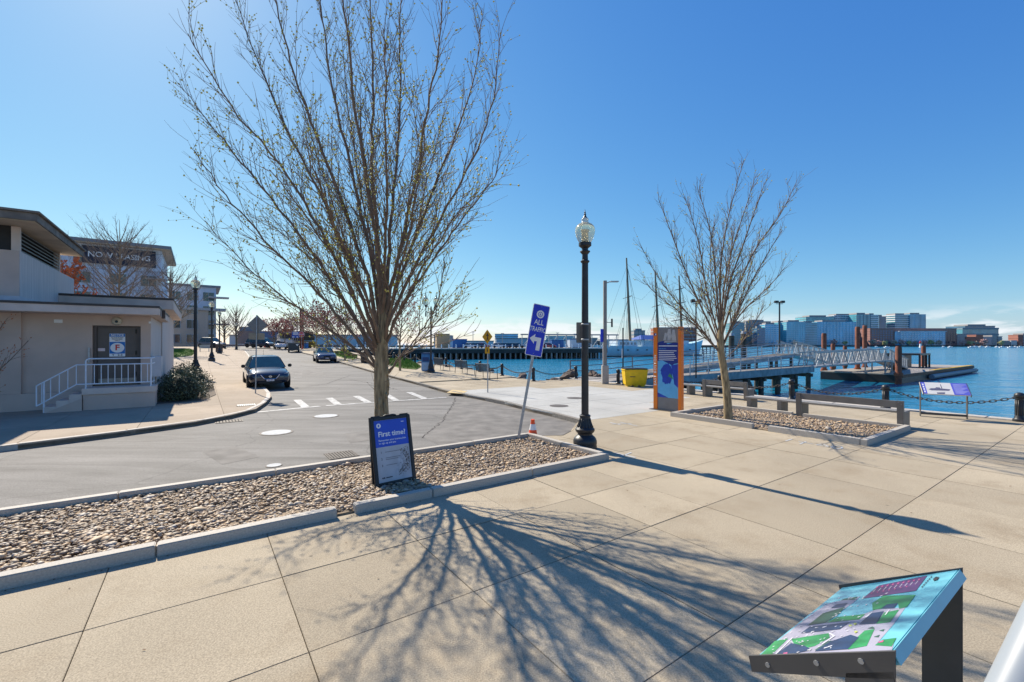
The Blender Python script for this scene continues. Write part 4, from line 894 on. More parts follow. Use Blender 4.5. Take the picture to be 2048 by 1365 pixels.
def mapprint(name, mt, polys, z):
    if len(polys) > 8:
        m = MB(MT)
        for p in polys: m.poly([topanel(*q) for q in p], z)
        struct(m.build(name, mt, bd, recalc=False), 'stuff'); return
    for p in polys: m = MB(MT); m.poly([topanel(*q) for q in p], z); m.build(name, mt, bd, recalc=False)
LIL = mat('map street lilac', (.36, .35, .44), .3, var=.06); MG = mat('map green', (.025, .26, .085), .3, var=.3, scale=14); MN = mat('map navy', (.015, .045, .12), .3, var=.25, scale=14); MP = mat('map purple', (.10, .035, .14), .3, var=.2); MDG = mat('map dark green', (.035, .12, .085), .3, var=.3, scale=10)
MW = mat('map white', (.62, .62, .66), .4); MPK = mat('map pink', (.55, .10, .25), .4); MYL = mat('map lime', (.45, .5, .12), .4)
mapprint('street_area', LIL, [[(70, 790), (330, 575), (560, 400), (640, 350), (870, 300), (820, 345), (740, 400), (640, 480), (900, 425), (985, 395), (1195, 380), (1110, 500), (990, 640), (1110, 640), (1130, 700)]], .0008)
mapprint('lots_green', MG, [[(955, 350), (1040, 297), (1268, 292), (1205, 378), (1150, 392), (1140, 350), (1060, 360), (1020, 390), (958, 402)], [(985, 500), (1040, 420), (1150, 398), (1085, 488)], [(625, 492), (700, 452), (905, 430), (862, 468)], [(95, 772), (250, 625), (350, 606), (205, 745)], [(370, 610), (640, 568), (650, 600), (540, 660), (420, 690)], [(800, 640), (900, 550), (972, 538), (915, 660), (780, 686)], [(975, 655), (1030, 615), (1130, 602), (1095, 664)], [(280, 755), (340, 735), (440, 735), (380, 752)]], .0016)
mapprint('lots_navy', MN, [[(858, 506), (945, 425), (1040, 410), (985, 498)], [(440, 570), (505, 520), (792, 490), (720, 540)], [(262, 722), (370, 640), (470, 660), (520, 690), (400, 715)], [(540, 700), (650, 630), (800, 580), (860, 600), (780, 684)], [(1025, 392), (1060, 362), (1140, 352), (1110, 388)], [(655, 388), (700, 360), (782, 350), (745, 380)]], .0022)
mapprint('lots_dark', MDG, [[(490, 512), (600, 424), (760, 378), (720, 424), (620, 492)], [(725, 330), (760, 318), (850, 304), (830, 325)], [(540, 690), (650, 622), (700, 628), (640, 690)], [(920, 535), (960, 520), (975, 535)], [(965, 595), (1010, 580), (1000, 598)], [(1005, 550), (1045, 538), (1035, 556)]], .0019)
mapprint('legend_block', MP, [[(885, 318), (1005, 222), (1352, 152), (1270, 262)]], .0016)
rg = random.Random(2)
mapprint('legend_dots', MPK, [[(x, y), (x+16, y-5), (x+10, y+6), (x-4, y+9)] for k in range(9) for x, y in ((985+k*38, 235-k*7),)]+[[(x, y), (x+14, y-4), (x+6, y+7)] for k in range(7) for x, y in ((945+k*42, 280-k*8),)]+[[(1005, 630), (1040, 620), (1035, 634), (1000, 640)], [(315, 712), (345, 706), (340, 722), (310, 726)]], .0024)
mapprint('legend_text', MW, [[(x, y), (x+5, y-1), (x-15, y+22), (x-20, y+24)] for k in range(9) for x, y in ((980+k*38, 250-k*7),)]+[[(380, 600), (390, 598), (262, 725), (250, 727)], [(640, 570), (650, 566), (690, 590), (600, 650), (590, 648), (672, 592)], [(1045, 440), (1075, 400), (1085, 398), (1055, 438)], [(905, 455), (950, 420), (960, 418), (915, 458)]]+[[(x, y), (x+30, y-8), (x+26, y-2), (x-4, y+8)] for x, y in ((600, 525), (610, 675), (490, 690), (640, 665))], .0030)
rg = random.Random(12); tiny = []
for k in range(90):
    t1, t2 = rg.random(), rg.random(); zx = 120+t1*560+t2*430; zy = 770-t1*440*0-t2*430-t1*90+rg.uniform(-20, 20)
    if 90 < zx < 1200: tiny.append([(zx, zy), (zx+rg.uniform(8, 26), zy-rg.uniform(2, 7)), (zx+8, zy+3), (zx-2, zy+4)])
mapprint('street_names', MW, tiny, .0028)
mapprint('lime_dots', MYL, [[(x, y), (x+18, y-6), (x+28, y+2), (x+8, y+12)] for x, y in ((820, 500), (785, 512), (400, 728), (825, 558))], .0030)
mapprint('north_mark', INK, [[(1395, 180), (1410, 165), (1440, 165), (1425, 185), (1400, 192)], [(1410, 172), (1420, 160), (1428, 172)]]+[[(1310+k*13, 236-k*14), (1320+k*13, 226-k*14), (1322+k*13, 232-k*14), (1312+k*13, 241-k*14)] for k in range(6)], .0030)
m = MB(MT); m.box(-w_/2-.0012, w_/2+.0012, -.0016, .002, -.044, -.001); m.build('edge_band', EDGE, bd)
# panel by the water
a_, c_ = G(1840, 832), G(1932, 838); mid = (a_+c_)/2
o = thing('ship_panel', 'tilted information panel about a ship, standing before the chain by the water', 'information panel', mid+Vector((0, 0, 0)), math.atan2(c_.y-a_.y, c_.x-a_.x)+R(180))
w2 = (c_-a_).length; panel_stand(o, w2, 1.0, .70, .46)
s2 = math.atan2(.30, .46); L2 = math.hypot(.30, .46); M2 = T(0, 0, 1.0) @ Matrix.Rotation(-s2, 4, 'X')
m = MB(M2); m.box(-w2/2-.02, w2/2+.02, 0, L2, -.03, 0); bd2 = m.build('board', mat('panel white', (.62, .60, .57), .4, var=.05), o, bev=.004)
def pp(name, mt, polys, z=.001):
    m = MB(M2)
    for p in polys: m.poly([((.5-x)*w2, y*L2) for x, y in p], z)
    return m.build(name, mt, bd2, recalc=False)
VIO = mat('violet blue print', (.10, .11, .50), .4, var=.05)
pp('text_field', VIO, [[(.66, .01), (1.02, .01), (1.02, .99), (.66, .99)], [(-.01, .01), (.09, .01), (.09, .99), (-.01, .99)]])
pp('ship_picture', mat('slate print', (.10, .10, .16), .5, var=.3, scale=20), [[(.14, .62), (.2, .52), (.3, .5), (.32, .42), (.4, .42), (.41, .5), (.62, .55), (.58, .68), (.2, .7)], [(.43, .15), (.445, .15), (.45, .5), (.43, .5)], [(.3, .86), (.48, .82), (.46, .97), (.3, .97)]])
pp('text_lines', mat('pale violet print', (.42, .43, .66), .5), [[(.70, .12+.09*k), (.98-.05*(k % 3), .12+.09*k), (.98-.05*(k % 3), .15+.09*k), (.70, .15+.09*k)] for k in range(9)], .002)
pp('title', PRINTW, [[(.03, .15+.2*k), (.06, .15+.2*k), (.06, .28+.2*k), (.03, .28+.2*k)] for k in range(4)], .002)

# benches
def bench(label, u, v0, v1, vb, z=.43):
    o = thing('bench', label, 'bench', UV(u, v0), ROT, 'steel benches facing the water'); Lb = v1-v0
    for k in range(3):
        m = MB(); m.box(.06+k*.145, .06+k*.145+.135, .0, Lb, z-.05, z); m.build('seat_board', SEATM, o, bev=.006)
    for y in (.0, vb-v0-.13, Lb*.72, Lb-.2):
        m = MB(); m.box(.05, .48, y+.005, y+.135, 0, z-.052); m.build('leg', BRONZE, o, bev=.004)
    for y in (.0, vb-v0-.13):
        m = MB(); m.add([(-.05, y, 0), (.045, y, 0), (.045, y+.13, 0), (-.05, y+.13, 0), (-.09, y, .70), (.0, y, .70), (.0, y+.13, .70), (-.09, y+.13, .70)], [(3, 2, 1, 0), (4, 5, 6, 7), (0, 1, 5, 4), (1, 2, 6, 5), (2, 3, 7, 6), (3, 0, 4, 7)]); up_ = m.build('back_post', BRONZE, o, bev=.004)
        for z_ in (.62, .66):
            m = MB(T(-.09, y+.035+(z_-.62)*1.5, z_) @ Matrix.Rotation(R(-90), 4, 'Y')); m.lathe([(.008, -.003), (.008, .005)], 8); m.build('bolt', GALV, up_)
    m = MB(); m.box(-.075, -.005, .131, vb-v0-.131, .52, .695); m.build('back_board', BRONZE, o, bev=.006)
    return o
bench('steel bench with half-length backrest beside the tree planter', 14.33, 3.42, 7.4, 5.85)
bench('steel bench with half-length backrest between the pylon and the chain', 16.75, 8.5, 11.9, 10.3)

# bollards and chains
def bollard_mesh():
    m = MB(); m.lathe([(.135, 0), (.135, .06), (.11, .085), (.1, .1), (.098, .14), (.088, .155), (.084, .6), (.096, .615), (.096, .64), (.075, .65)], 20); shaft = m.mesh('post', BLACK, .6)
    m = MB(); m.lathe([(.07, .645), (.1, .66), (.11, .70), (.103, .745), (.08, .775), (.04, .792), (.005, .795)], 20); head = m.mesh('head', BLACK, .8)
    m = MB()
    for k in range(12):
        a = 2*math.pi*k/12; m.tube([(.084*math.cos(a), .084*math.sin(a), .17), (.081*math.cos(a), .081*math.sin(a), .585)], .012, 5)
    return shaft, head, m.mesh('flutes', BLACK, True)
BM = bollard_mesh(); BOLLS = []
def bollard(p, label):
    o = thing('bollard', label, 'bollard', p, 0, 'black iron chain bollards'); s = link('post', BM[0], o); link('head', BM[1], o); link('flutes', BM[2], s); return o
def linkmesh():
    m = MB(); pts = []
    for k in range(12):
        a = 2*math.pi*k/12; pts.append(Vector((.055*math.cos(a)+(.025 if math.cos(a) > 0 else -.025), 0, .034*math.sin(a))))
    n = 5; vs = []
    for i, p in enumerate(pts):
        t = (pts[(i+1) % 12]-pts[i-1]).normalized(); b = Vector((0, 1, 0)); nn = t.cross(b)
        for k in range(n): a = 2*math.pi*k/n; vs.append(p+(nn*math.cos(a)+b*math.sin(a))*.0115)
    m.add(vs, [(i*n+k, i*n+(k+1) % n, ((i+1) % 12)*n+(k+1) % n, ((i+1) % 12)*n+k) for i in range(12) for k in range(n)]); return m
LINKM = linkmesh(); LINK = LINKM.mesh('link', mat('weathered chain iron', (.06, .05, .045), .6, .4, var=.4, scale=30), True)
def chain(p, q, sag, label, near=True, step=.115):
    p = p+Vector((0, 0, .68)); q = q+Vector((0, 0, .68)); L = (q-p).length; n = int(L*1.06/step)
    o = thing('chain', label, 'chain', p, 0, 'chains slung between the bollards'); mm = MB()
    for i in range(n):
        t = (i+.5)/n; f = lambda t: p+(q-p)*t-Vector((0, 0, sag*4*t*(1-t)))
        a, b = f(max(0, t-.02)), f(min(1, t+.02)); d = (b-a).normalized(); rot = d.to_track_quat('X', 'Z').to_matrix().to_4x4() @ Matrix.Rotation(R(90*(i % 2)), 4, 'X')
        M_ = Matrix.Translation(f(t)-p) @ rot
        if near: l = link('link', LINK, o); l.matrix_local = M_
        else: mm.m = M_; mm.add(LINKM.v, LINKM.f)
    if not near: struct(mm.build('links', LINK.materials[0], o, recalc=False), 'stuff')
    return o
NB = [('the water side end of the plaza', -.95), ('beyond the ship information panel', 1.95), ('between the bench and the ship information panel', 4.85), ('where the smaller tree planter bench faces the dock', 7.67), ('behind the bench near the pylon', 10.5), ('behind the orange pylon', 13.35), ('just behind the yellow grit bin', 16.2)]
pb_ = []
for lb, v in NB:
    p = UV(18.35, v, .0); bollard(p, 'black iron bollard '+lb); pb_.append(p)
for i in range(len(pb_)-1): chain(pb_[i], pb_[i+1], .30, ['iron chain before the ship information panel', 'iron chain between the ship panel and the next bollard', 'iron chain over the water before the floating dock', 'iron chain beside the timber pier piles', 'iron chain behind the pylon bench', 'iron chain behind the orange pylon and grit bin'][i], near=i < 4)
fb = [GS(1151.5, 758.6)]+[GS(x, y) for x, y in shore_px[:-1]]
lbs = ['at the pier entrance beside the rocks', 'on the rocky corner behind the leaning blue sign', 'at the rocks beside the nearest mesh bench', 'behind the nearest mesh bench', 'behind the middle mesh bench', 'behind the farthest mesh bench']
for p, lb in zip(fb, lbs): bollard(p, 'black iron bollard '+lb)
more = []
for i in range(8):
    u, v = SH[6]; v2 = SHORE[-2][1]+3.2*(i+1); u2 = interp(SH, v2)-.45; p = UV(u2, v2, gz(v2)); more.append(p); bollard(p, 'black iron bollard further along the promenade by the lawn')
al = fb+more
cl = ['iron chain over the dark shore boulders', 'iron chain over the rocky corner', 'iron chain by the nearest mesh bench', 'iron chain by the middle mesh bench', 'iron chain by the farthest mesh bench']
for i in range(len(al)-1): chain(al[i], al[i+1], .33, cl[i] if i < 5 else 'iron chain further along the promenade by the lawn', near=False)

# white handrail beside the camera
p0 = D(2118, 1215, .62); p1 = D(2028, 1405, .60)
d_ = (p1-p0).normalized()
o = thing('handrail', 'white painted handrail at the edge of the steps in the foreground corner', 'handrail', (p1.x, p1.y, 0))
b_ = Vector((p1.x, p1.y, 0)); GP = mat('shade toned white paint', (.27, .30, .335), .4, var=.03)  # white rail paint darkened and blued: shade put into the colour
q1 = p1+d_*.10; q2 = p0-d_*.03; e1 = Vector((p0.x+.12, p0.y-.03, q2.z+.03)); e2 = Vector((p0.x+1.15, p0.y-.32, q2.z+.03))
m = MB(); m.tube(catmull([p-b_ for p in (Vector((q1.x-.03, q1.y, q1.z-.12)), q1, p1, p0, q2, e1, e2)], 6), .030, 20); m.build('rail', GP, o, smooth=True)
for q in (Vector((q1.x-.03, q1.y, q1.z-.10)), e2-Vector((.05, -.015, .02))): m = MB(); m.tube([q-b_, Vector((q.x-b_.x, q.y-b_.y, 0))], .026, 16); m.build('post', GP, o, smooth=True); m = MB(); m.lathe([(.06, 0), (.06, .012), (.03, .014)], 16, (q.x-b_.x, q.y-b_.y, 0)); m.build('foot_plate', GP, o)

# ------------------------------------------------------------------ service building on the left
BU, BV0 = -1.45, 20.5
SB = thing('service_building', 'low grey-brown concrete service building with louvred upper storey and a metal door', 'building', UV(BU, BV0), ROT)
def lb(m, u0, u1, v0, v1, z0, z1): return m.box(u0-BU, u1-BU, v0-BV0, v1-BV0, z0, z1)
SOFF = mat('pale soffit', (.55, .45, .33), .85, var=.15, scale=1.5)
DBRN = mat('dark brown coping', (.055, .042, .036), .6, var=.2)
FASC = mat('fascia concrete', (.60, .49, .42), .8, var=.12, scale=2, bump=.2)
DOORM = mat('brown door paint', (.105, .085, .075), .5, var=.08)
ROOFB = mat('weathered roof edge', (.17, .145, .125), .85, var=.35, scale=3, bump=.4, bscale=20)
m = MB(); lb(m, -14, -2.98, 20.5, 25.6, -.3, 3.12); lb(m, -1.72, -1.45, 20.5, 25.6, -.3, 3.12); lb(m, -2.98, -1.72, 20.5, 25.6, 2.76, 3.12); lb(m, -2.98, -1.72, 20.75, 25.6, -.3, 2.76)
m.build('wall', CONC_W, SB, bev=.006)
m = MB(); lb(m, -14, -4.62, 20.40, 20.497, -.3, 3.115); m.build('pilaster', CONC_W, SB, bev=.006)
m = MB(); lb(m, -14, -3.06, 20.30, 20.398, -.3, .55); m.build('plinth', CONC_W, SB, bev=.008)
m = MB()
for k in range(8): lb(m, -1.452, -1.438, 20.6+k*.62, 20.6+k*.62+.60, -.2, 3.1)
m.build('side_board_marks', CONC_B, SB)
m = MB(); lb(m, -15, -1.15, 19.5, 25.75, 3.122, 3.36); m.build('lower_roof', FASC, SB, bev=.008)
m = MB(); lb(m, -15, -1.13, 19.48, 25.7, 3.362, 3.43); m.build('roof_coping', DBRN, SB)
m = MB(); lb(m, -1.12, -1.02, 20.2, 20.5, 3.05, 3.34); m.build('rain_hopper', DBRN, SB)
m = MB(); lb(m, -14, -1.40, 25.76, 36.5, -.3, 3.72); m.build('rear_wall', CONC_B, SB)
m = MB(); lb(m, -7.5, -1.0, 25.80, 37, 3.724, 4.15); rr_ = m.build('rear_roof', FASC, SB, bev=.01)
m = MB(); lb(m, -7.6, -.98, 25.78, 37.0, 4.152, 4.24); m.build('coping', DBRN, rr_)
m = MB(); lb(m, -15, -4.78, 21.0, 28.6, 3.365, 5.15); up = m.build('upper_wall', CONC_B, SB, bev=.01)
m = MB(); lb(m, -15, -4.795, 20.985, 20.999, 3.4, 5.148); m.build('front_face', CONC_W, up)
m = MB(); lb(m, -15, -4.98, 21.2, 26.2, 5.152, 5.97); lv_ = m.build('louvre_core', mat('louvre dark', (.03, .03, .03), .8), SB)
for k in range(6):
    z = 5.2+k*.125
    m = MB(); m.add([(-4.98-BU, 21.25-BV0, z+.14), (-4.98-BU, 26.05-BV0, z+.14), (-4.82-BU, 26.05-BV0, z), (-4.82-BU, 21.25-BV0, z), (-4.98-BU, 21.25-BV0, z+.12), (-4.98-BU, 26.05-BV0, z+.12), (-4.82-BU, 26.05-BV0, z-.02), (-4.82-BU, 21.25-BV0, z-.02)], [(0, 1, 2, 3), (7, 6, 5, 4), (0, 3, 7, 4), (1, 5, 6, 2), (3, 2, 6, 7), (0, 4, 5, 1)]); m.build('louvre_blade', mat('grey louvre', (.16, .155, .15), .5, var=.15), lv_)
m = MB(); lb(m, -5.0, -4.80, 21.1, 21.22, 5.15, 5.95); m.build('louvre_post', FASC, lv_); m = MB(); lb(m, -5.0, -4.80, 26.1, 26.22, 5.15, 5.95); m.build('louvre_post', FASC, lv_)
m = MB(); lb(m, -15, -4.25, 20.1, 26.9, 5.97, 5.985); lb(m, -15, -4.9, 26.25, 26.4, 5.15, 5.96); m.build('soffit', SOFF, SB)
m = MB(); lb(m, -15, -4.2, 20.05, 26.95, 5.988, 6.23); m.build('upper_roof', ROOFB, SB, bev=.01)
m = MB(); lb(m, -15.1, -4.12, 19.97, 27.02, 6.232, 6.30); m.build('upper_roof_cap', ROOFB, SB, bev=.01)
m = MB(); lb(m, -6.4, -4.6, 20.2, 27, 3.42, 3.62); m.build('roof_curb', mat('pale flashing', (.45, .46, .5), .5, var=.1), SB)
# platform, steps
PLAT = thing('entrance_steps', 'concrete landing and steps with painted railing at the brown door', 'steps', UV(BU, BV0), ROT)
m = MB(); lb(m, -3.05, -1.25, 19.42, 20.30, -.3, .5); m.build('landing_base', CONC_W, PLAT, bev=.01)
m = MB(); lb(m, -3.07, -1.23, 19.38, 20.30, .502, .70); m.build('landing_slab', FASC, PLAT, bev=.01)
for k in range(3): m = MB(); lb(m, -3.075-.29*(k+1), -3.07-.29*k, 19.42, 20.28, -.3, .53-.175*k); m.build('step', FASC, PLAT, bev=.008)
m = MB(); v_ = 19.35-BV0
m.add([(-4.0-BU, v_, -.1), (-3.06-BU, v_, -.1), (-3.06-BU, v_, .40), (-4.0-BU, v_, -.05), (-4.0-BU, v_+.065, -.1), (-3.06-BU, v_+.065, -.1), (-3.06-BU, v_+.065, .40), (-4.0-BU, v_+.065, -.05)], [(0, 1, 2, 3), (7, 6, 5, 4), (0, 4, 5, 1), (1, 5, 6, 2), (2, 6, 7, 3), (3, 7, 4, 0)]); m.build('stair_cheek', CONC_W, PLAT)
RP = mat('blue grey railing paint', (.70, .72, .76), .5, var=.08)
RL = thing('stair_railing', 'pale blue-grey pipe railing around the door landing and steps', 'railing', UV(BU, BV0), ROT)
y = 19.44-BV0; X = lambda u: u-BU
m = MB(); m.tube([(X(-2.98), y, .55), (X(-2.98), y, 1.58), (X(-2.95), y, 1.63), (X(-2.9), y, 1.65), (X(-1.38), y, 1.65), (X(-1.33), y+.03, 1.65), (X(-1.32), y+.8, 1.65)], .022, 8); m.build('top_rail', RP, RL, smooth=.8)
for z in (1.46, .84):
    m = MB(); m.tube([(X(-1.32), y+.8, z), (X(-1.33), y, z), (X(-3.2), y, z), (X(-4.08), y, z-.62)], .02, 8); m.build('rail', RP, RL)
m = MB(); m.tube([(X(-1.36), y-.0, .55), (X(-1.36), y, 1.64)], .024, 8); m.build('post', RP, RL); m = MB(); m.tube([(X(-3.92), y, -.05), (X(-3.92), y, .95)], .024, 8); m.build('post', RP, RL)
for k in range(9): m = MB(); u = -2.78+k*.166; m.tube([(X(u), y, .84), (X(u), y, 1.46)], .012, 6); m.build('baluster', RP, RL)
for k in range(5): m = MB(); t = k/4.6; u = -3.2-.88*t; m.tube([(X(u), y, .84-.62*t), (X(u), y, 1.46-.62*t)], .012, 6); m.build('baluster', RP, RL)
m = MB(); m.tube([(X(-4.08), y, .22), (X(-4.08), y, .84)], .018, 6); m.build('end_post', RP, RL)
# door and what hangs round it
dr = MB(); lb(dr, -2.88, -1.82, 20.66, 20.71, .71, 2.70); door = dr.build('door', DOORM, SB, bev=.004)
m = MB(); lb(m, -2.975, -2.885, 20.60, 20.74, .71, 2.755); lb(m, -1.815, -1.725, 20.60, 20.74, .71, 2.755); lb(m, -2.885, -1.815, 20.60, 20.74, 2.705, 2.755); m.build('door_frame', mat('frame brown', (.085, .065, .058), .5), SB)
m = MB(); m.tube([(X(-2.78), 20.62-BV0, 1.62), (X(-2.66), 20.60-BV0, 1.62)], .014, 6); m.lathe([(.03, 0), (.03, .02)], 10, (X(-2.79), 20.64-BV0, 1.61)); m.build('handle', GALV, door)
for z in (1.0, 1.75, 2.5): m = MB(); m.lathe([(.022, 0), (.022, .14)], 8, (X(-1.86), 20.65-BV0, z)); m.build('hinge', mat('dark hinge', (.03, .025, .02), .5), door)
m = MB(); lb(m, -2.85, -1.85, 20.652, 20.658, .73, .93); m.build('kick_plate', mat('worn kick plate', (.36, .30, .24), .5, var=.2, scale=10), door)
nf = T(X(-2.36), 20.652-BV0, 2.09) @ UP
m = MB(nf); m.prism(rrect(.21, .40, .012), -.003, 0); ns = m.build('notice_sign', PRINTW, door)
m = MB(nf); m.poly([(-.205, .29), (.205, .29), (.205, .395), (-.205, .395)], .0015); m.poly([(-.205, -.30), (.205, -.30), (.205, .11), (-.205, .11)], .0015); m.build('blue_field', BLUEP, ns)
m = MB(nf); m.disc((0, -.095), .185, 28, .003, .17); m.build('white_oval', PRINTW, ns)
text('NOTICE', .11, PRINTW, ns, nf @ T(0, .343, .003), sx=.85, bold=.02); text('F', .27, REDP, ns, nf @ T(0, -.095, .0045), bold=.03); text('Y   2-3', .10, INK, ns, nf @ T(0, -.35, .003), bold=.02)
text('AUTHORIZED', .052, INK, ns, nf @ T(0, .255, .003), bold=.015); text('PERSONNEL', .052, INK, ns, nf @ T(0, .205, .003), bold=.015); text('ONLY', .052, INK, ns, nf @ T(0, .155, .003), bold=.015)
m = MB(); lb(m, -2.86, -2.68, 20.652, 20.66, 1.88, 1.98); m.build('door_plate', mat('pinkish plate', (.7, .55, .55), .5), door)
m = MB(); lb(m, -3.9, -3.7, 20.485, 20.497, 2.82, 2.93); m.build('wall_plate', WHITE, SB)
m = MB(T(X(-2.35), 20.47-BV0, 2.92) @ UP); m.lathe([(.14, -.06), (.15, .0), (.12, .06), (.05, .09)], 18); wl = m.build('wall_light', mat('cream fixture', (.50, .46, .36), .5, var=.1), SB, smooth=.7); m = MB(T(X(-2.35), 20.36-BV0, 2.9)); m.blob((0, 0, 0), .045, 2, 0); m.build('light_lens', GLASSD, wl)
m = MB(); lb(m, -3.08, -3.03, 20.42, 20.49, 1.5, 2.0); m.build('key_box', GALV, SB)
m = MB(); lb(m, -1.49, -1.43, 20.38, 20.46, 2.86, 2.93); m.build('camera_housing', WHITE, SB)
EB = thing('electrical_box', 'pale grey electrical cabinet fixed to the side of the service building', 'cabinet', UV(-1.44, 20.75), ROT)
m = MB(); m.box(.01, .30, -.25, .5, .95, 1.68); m.build('cabinet', mat('pale grey cabinet', (.50, .50, .52), .5, var=.06), EB, bev=.015); m = MB(); m.tube([(.12, .1, .95), (.12, .1, -.05)], .025, 8); m.build('conduit', GALV, EB)

# shrubs
def shrub(label, c, r, seed, n=2600):
    rg = random.Random(seed); o = thing('shrub', label, 'shrub', c, 0, 'clipped evergreen shrubs'); m = MB()
    for k in range(n):
        d = rdir(rg); d.z = abs(d.z); q = rg.uniform(.72, 1.04); wob = 1+.10*math.sin(d.x*7+seed)+.08*math.sin(d.y*9+d.z*6); p = Vector((d.x*r[0]*q*wob, d.y*r[1]*q*wob, d.z*r[2]*q*wob+.05))
        a = rdir(rg); b2 = rdir(rg); s = rg.uniform(.022, .05); m.add([p-a*s, p+b2*s*.6, p+a*s, p-b2*s*.6], [(0, 1, 2, 3)])
    m.build('foliage', LEAF, o, recalc=False)
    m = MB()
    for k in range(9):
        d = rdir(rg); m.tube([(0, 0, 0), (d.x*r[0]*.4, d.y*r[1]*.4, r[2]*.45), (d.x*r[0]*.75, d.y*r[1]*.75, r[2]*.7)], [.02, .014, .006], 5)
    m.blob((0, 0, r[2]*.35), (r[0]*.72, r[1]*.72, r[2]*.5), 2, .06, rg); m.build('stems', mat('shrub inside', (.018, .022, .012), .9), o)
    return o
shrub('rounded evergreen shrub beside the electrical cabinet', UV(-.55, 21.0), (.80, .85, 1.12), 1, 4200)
shrub('evergreen shrub at the foot of the lamp post behind the rounded shrub', UV(-.45, 24.3, .05), (.9, 1.0, 1.15), 2, 3000)
shrub('low evergreen shrub between the shrub bed and the lawn', UV(-.6, 27.2, .1), (.9, .9, .95), 3, 2000)
m = MB(); m.prism([(-1.3, 20.0), (.1, 20.3), (.55, 22), (.55, 28), (-1.35, 28)], lambda q: gz(q[1])-.05, lambda q: gz(q[1])+.02); o = m.build('planting_bed', DIRT); o.rotation_euler = (0, 0, ROT); struct(o)
# lawns
def lawn(label, pxs, n, seed, hh=.10):
    P = [GS(x, y) for x, y in pxs]; poly = [(p.x, p.y) for p in P]; rg = random.Random(seed)
    z = lambda q: gzp(Vector((q[0], q[1], 0)))+.05
    m = MB(); m.prism(poly, lambda q: z(q)-.2, z)
    xs = [p[0] for p in poly]; ys = [p[1] for p in poly]; k = 0
    while k < n:
        q = (rg.uniform(min(xs), max(xs)), rg.uniform(min(ys), max(ys)))
        if not inside(q, poly): continue
        k += 1; a = rg.uniform(0, 6.28); w = .02; h_ = hh*rg.uniform(.5, 1.4)
        m.add([(q[0]-w*math.cos(a), q[1]-w*math.sin(a), z(q)), (q[0]+w*math.cos(a), q[1]+w*math.sin(a), z(q)), (q[0]+rg.uniform(-.04, .04), q[1]+rg.uniform(-.04, .04), z(q)+h_)], [(0, 1, 2)])
    o = m.build('lawn', GRASS, recalc=False); tag(o, label, 'grass'); struct(o, 'stuff')
lawn('bright green lawn behind the shrubs of the service building', [(338, 717), (384, 712), (392, 703), (380, 698.5), (335, 700)], 5000, 1)
lawn('strip of green lawn with dark mulch beside the big trunk', [(772, 729), (776, 720), (800, 716.5), (822, 722), (842, 735), (832, 740), (800, 737)], 4000, 2, .16)
lawn('green lawn patch behind the parked sedan', [(672, 712), (668, 704.5), (690, 703.5), (715, 713), (712, 719), (690, 718)], 3000, 3, .16)

# ------------------------------------------------------------------ apartment blocks behind
AC = mat('blue grey cladding', (.54, .60, .70), .6, var=.06, scale=.3); AC2 = mat('tan cladding', (.55, .44, .35), .7, var=.08, scale=.3); WFR = mat('window frame grey', (.5, .53, .58), .5)
def win(par, u, v, z, w, h_, fr=.08, glass=GLASSD):
    m = MB(); m.box(u, u+w, v-.05, v+.02, z, z+h_); f = m.build('window', WFR, par); m = MB()
    n = 2 if w > 1.2 else 1
    for k in range(n): a = u+fr+(w-fr)*k/n; m.box(a, a+(w-fr)/n-fr, v-.07, v-.05, z+fr, z+h_-fr)
    m.build('pane', glass, f)
AB = thing('apartment_building', 'blue-grey apartment block with a projecting flat roof and a NOW LEASING banner', 'building', UV(-5.0, 90, gz(90)), ROT)
m = MB(); m.box(-30, 0, 0, 16, -.5, 15.6); m.build('wall', AC, AB); m = MB(); m.box(-31, 1.3, -1.3, 17, 15.62, 16.1); m.build('roof', mat('roof slab grey', (.20, .21, .23), .6), AB)
m = MB(); m.box(-31, 1.2, -1.2, 16.8, 15.5, 15.61); m.build('roof_soffit', SOFF, AB)
for u in (-29, -25.2, -21.4, -17.6, -13.8, -10.2, -6.2, -2.6):
    for k in range(5): win(AB, u, 0, .8+k*2.95, 2.0, 1.75)
for k in range(6):
    m = MB(); m.box(-30.02, .02, -.03, 0, 2.75+k*2.55 if False else 0.2+k*2.95-.12, 0.2+k*2.95-.07); m.build('panel_joint', mat('joint dark', (.16, .18, .22), .6), AB)
for u in (-23.2, -15.6, -8.0, -4.2): m = MB(); m.box(u, u+.05, -.035, 0, 0, 15.4); m.build('panel_joint', MATS['joint dark'], AB)
BANB = mat('banner navy', (.020, .024, .045), .7, var=.15)
m = MB(); m.box(-9.2, -.7, -.30, -.2, 12.65, 15.2); bn = m.build('banner', BANB, AB); text('NOW LEASING', 1.12, PRINTW, bn, T(-4.95, -.31, 13.95) @ UP, sx=.95, bold=.015)
for k in range(4):
    m = MB(); m.box(-1.9, 1.5, -1.3, -.02, 1.9+k*2.95, 2.05+k*2.95); bal = m.build('balcony', mat('balcony slab', (.45, .44, .43), .6), AB)
    m = MB()
    for x in np.linspace(-1.85, 1.45, 9): m.tube([(x, -1.26, 2.05+k*2.95), (x, -1.26, 3.05+k*2.95)], .03, 4)
    m.tube([(-1.88, -1.26, 3.05+k*2.95), (1.48, -1.26, 3.05+k*2.95)], .04, 4); m.build('balcony_rail', GALV, bal)
AB2 = thing('apartment_building', 'stepped tan and blue apartment wing beyond the acorn lamps', 'building', UV(.2, 112, 1.84), ROT)
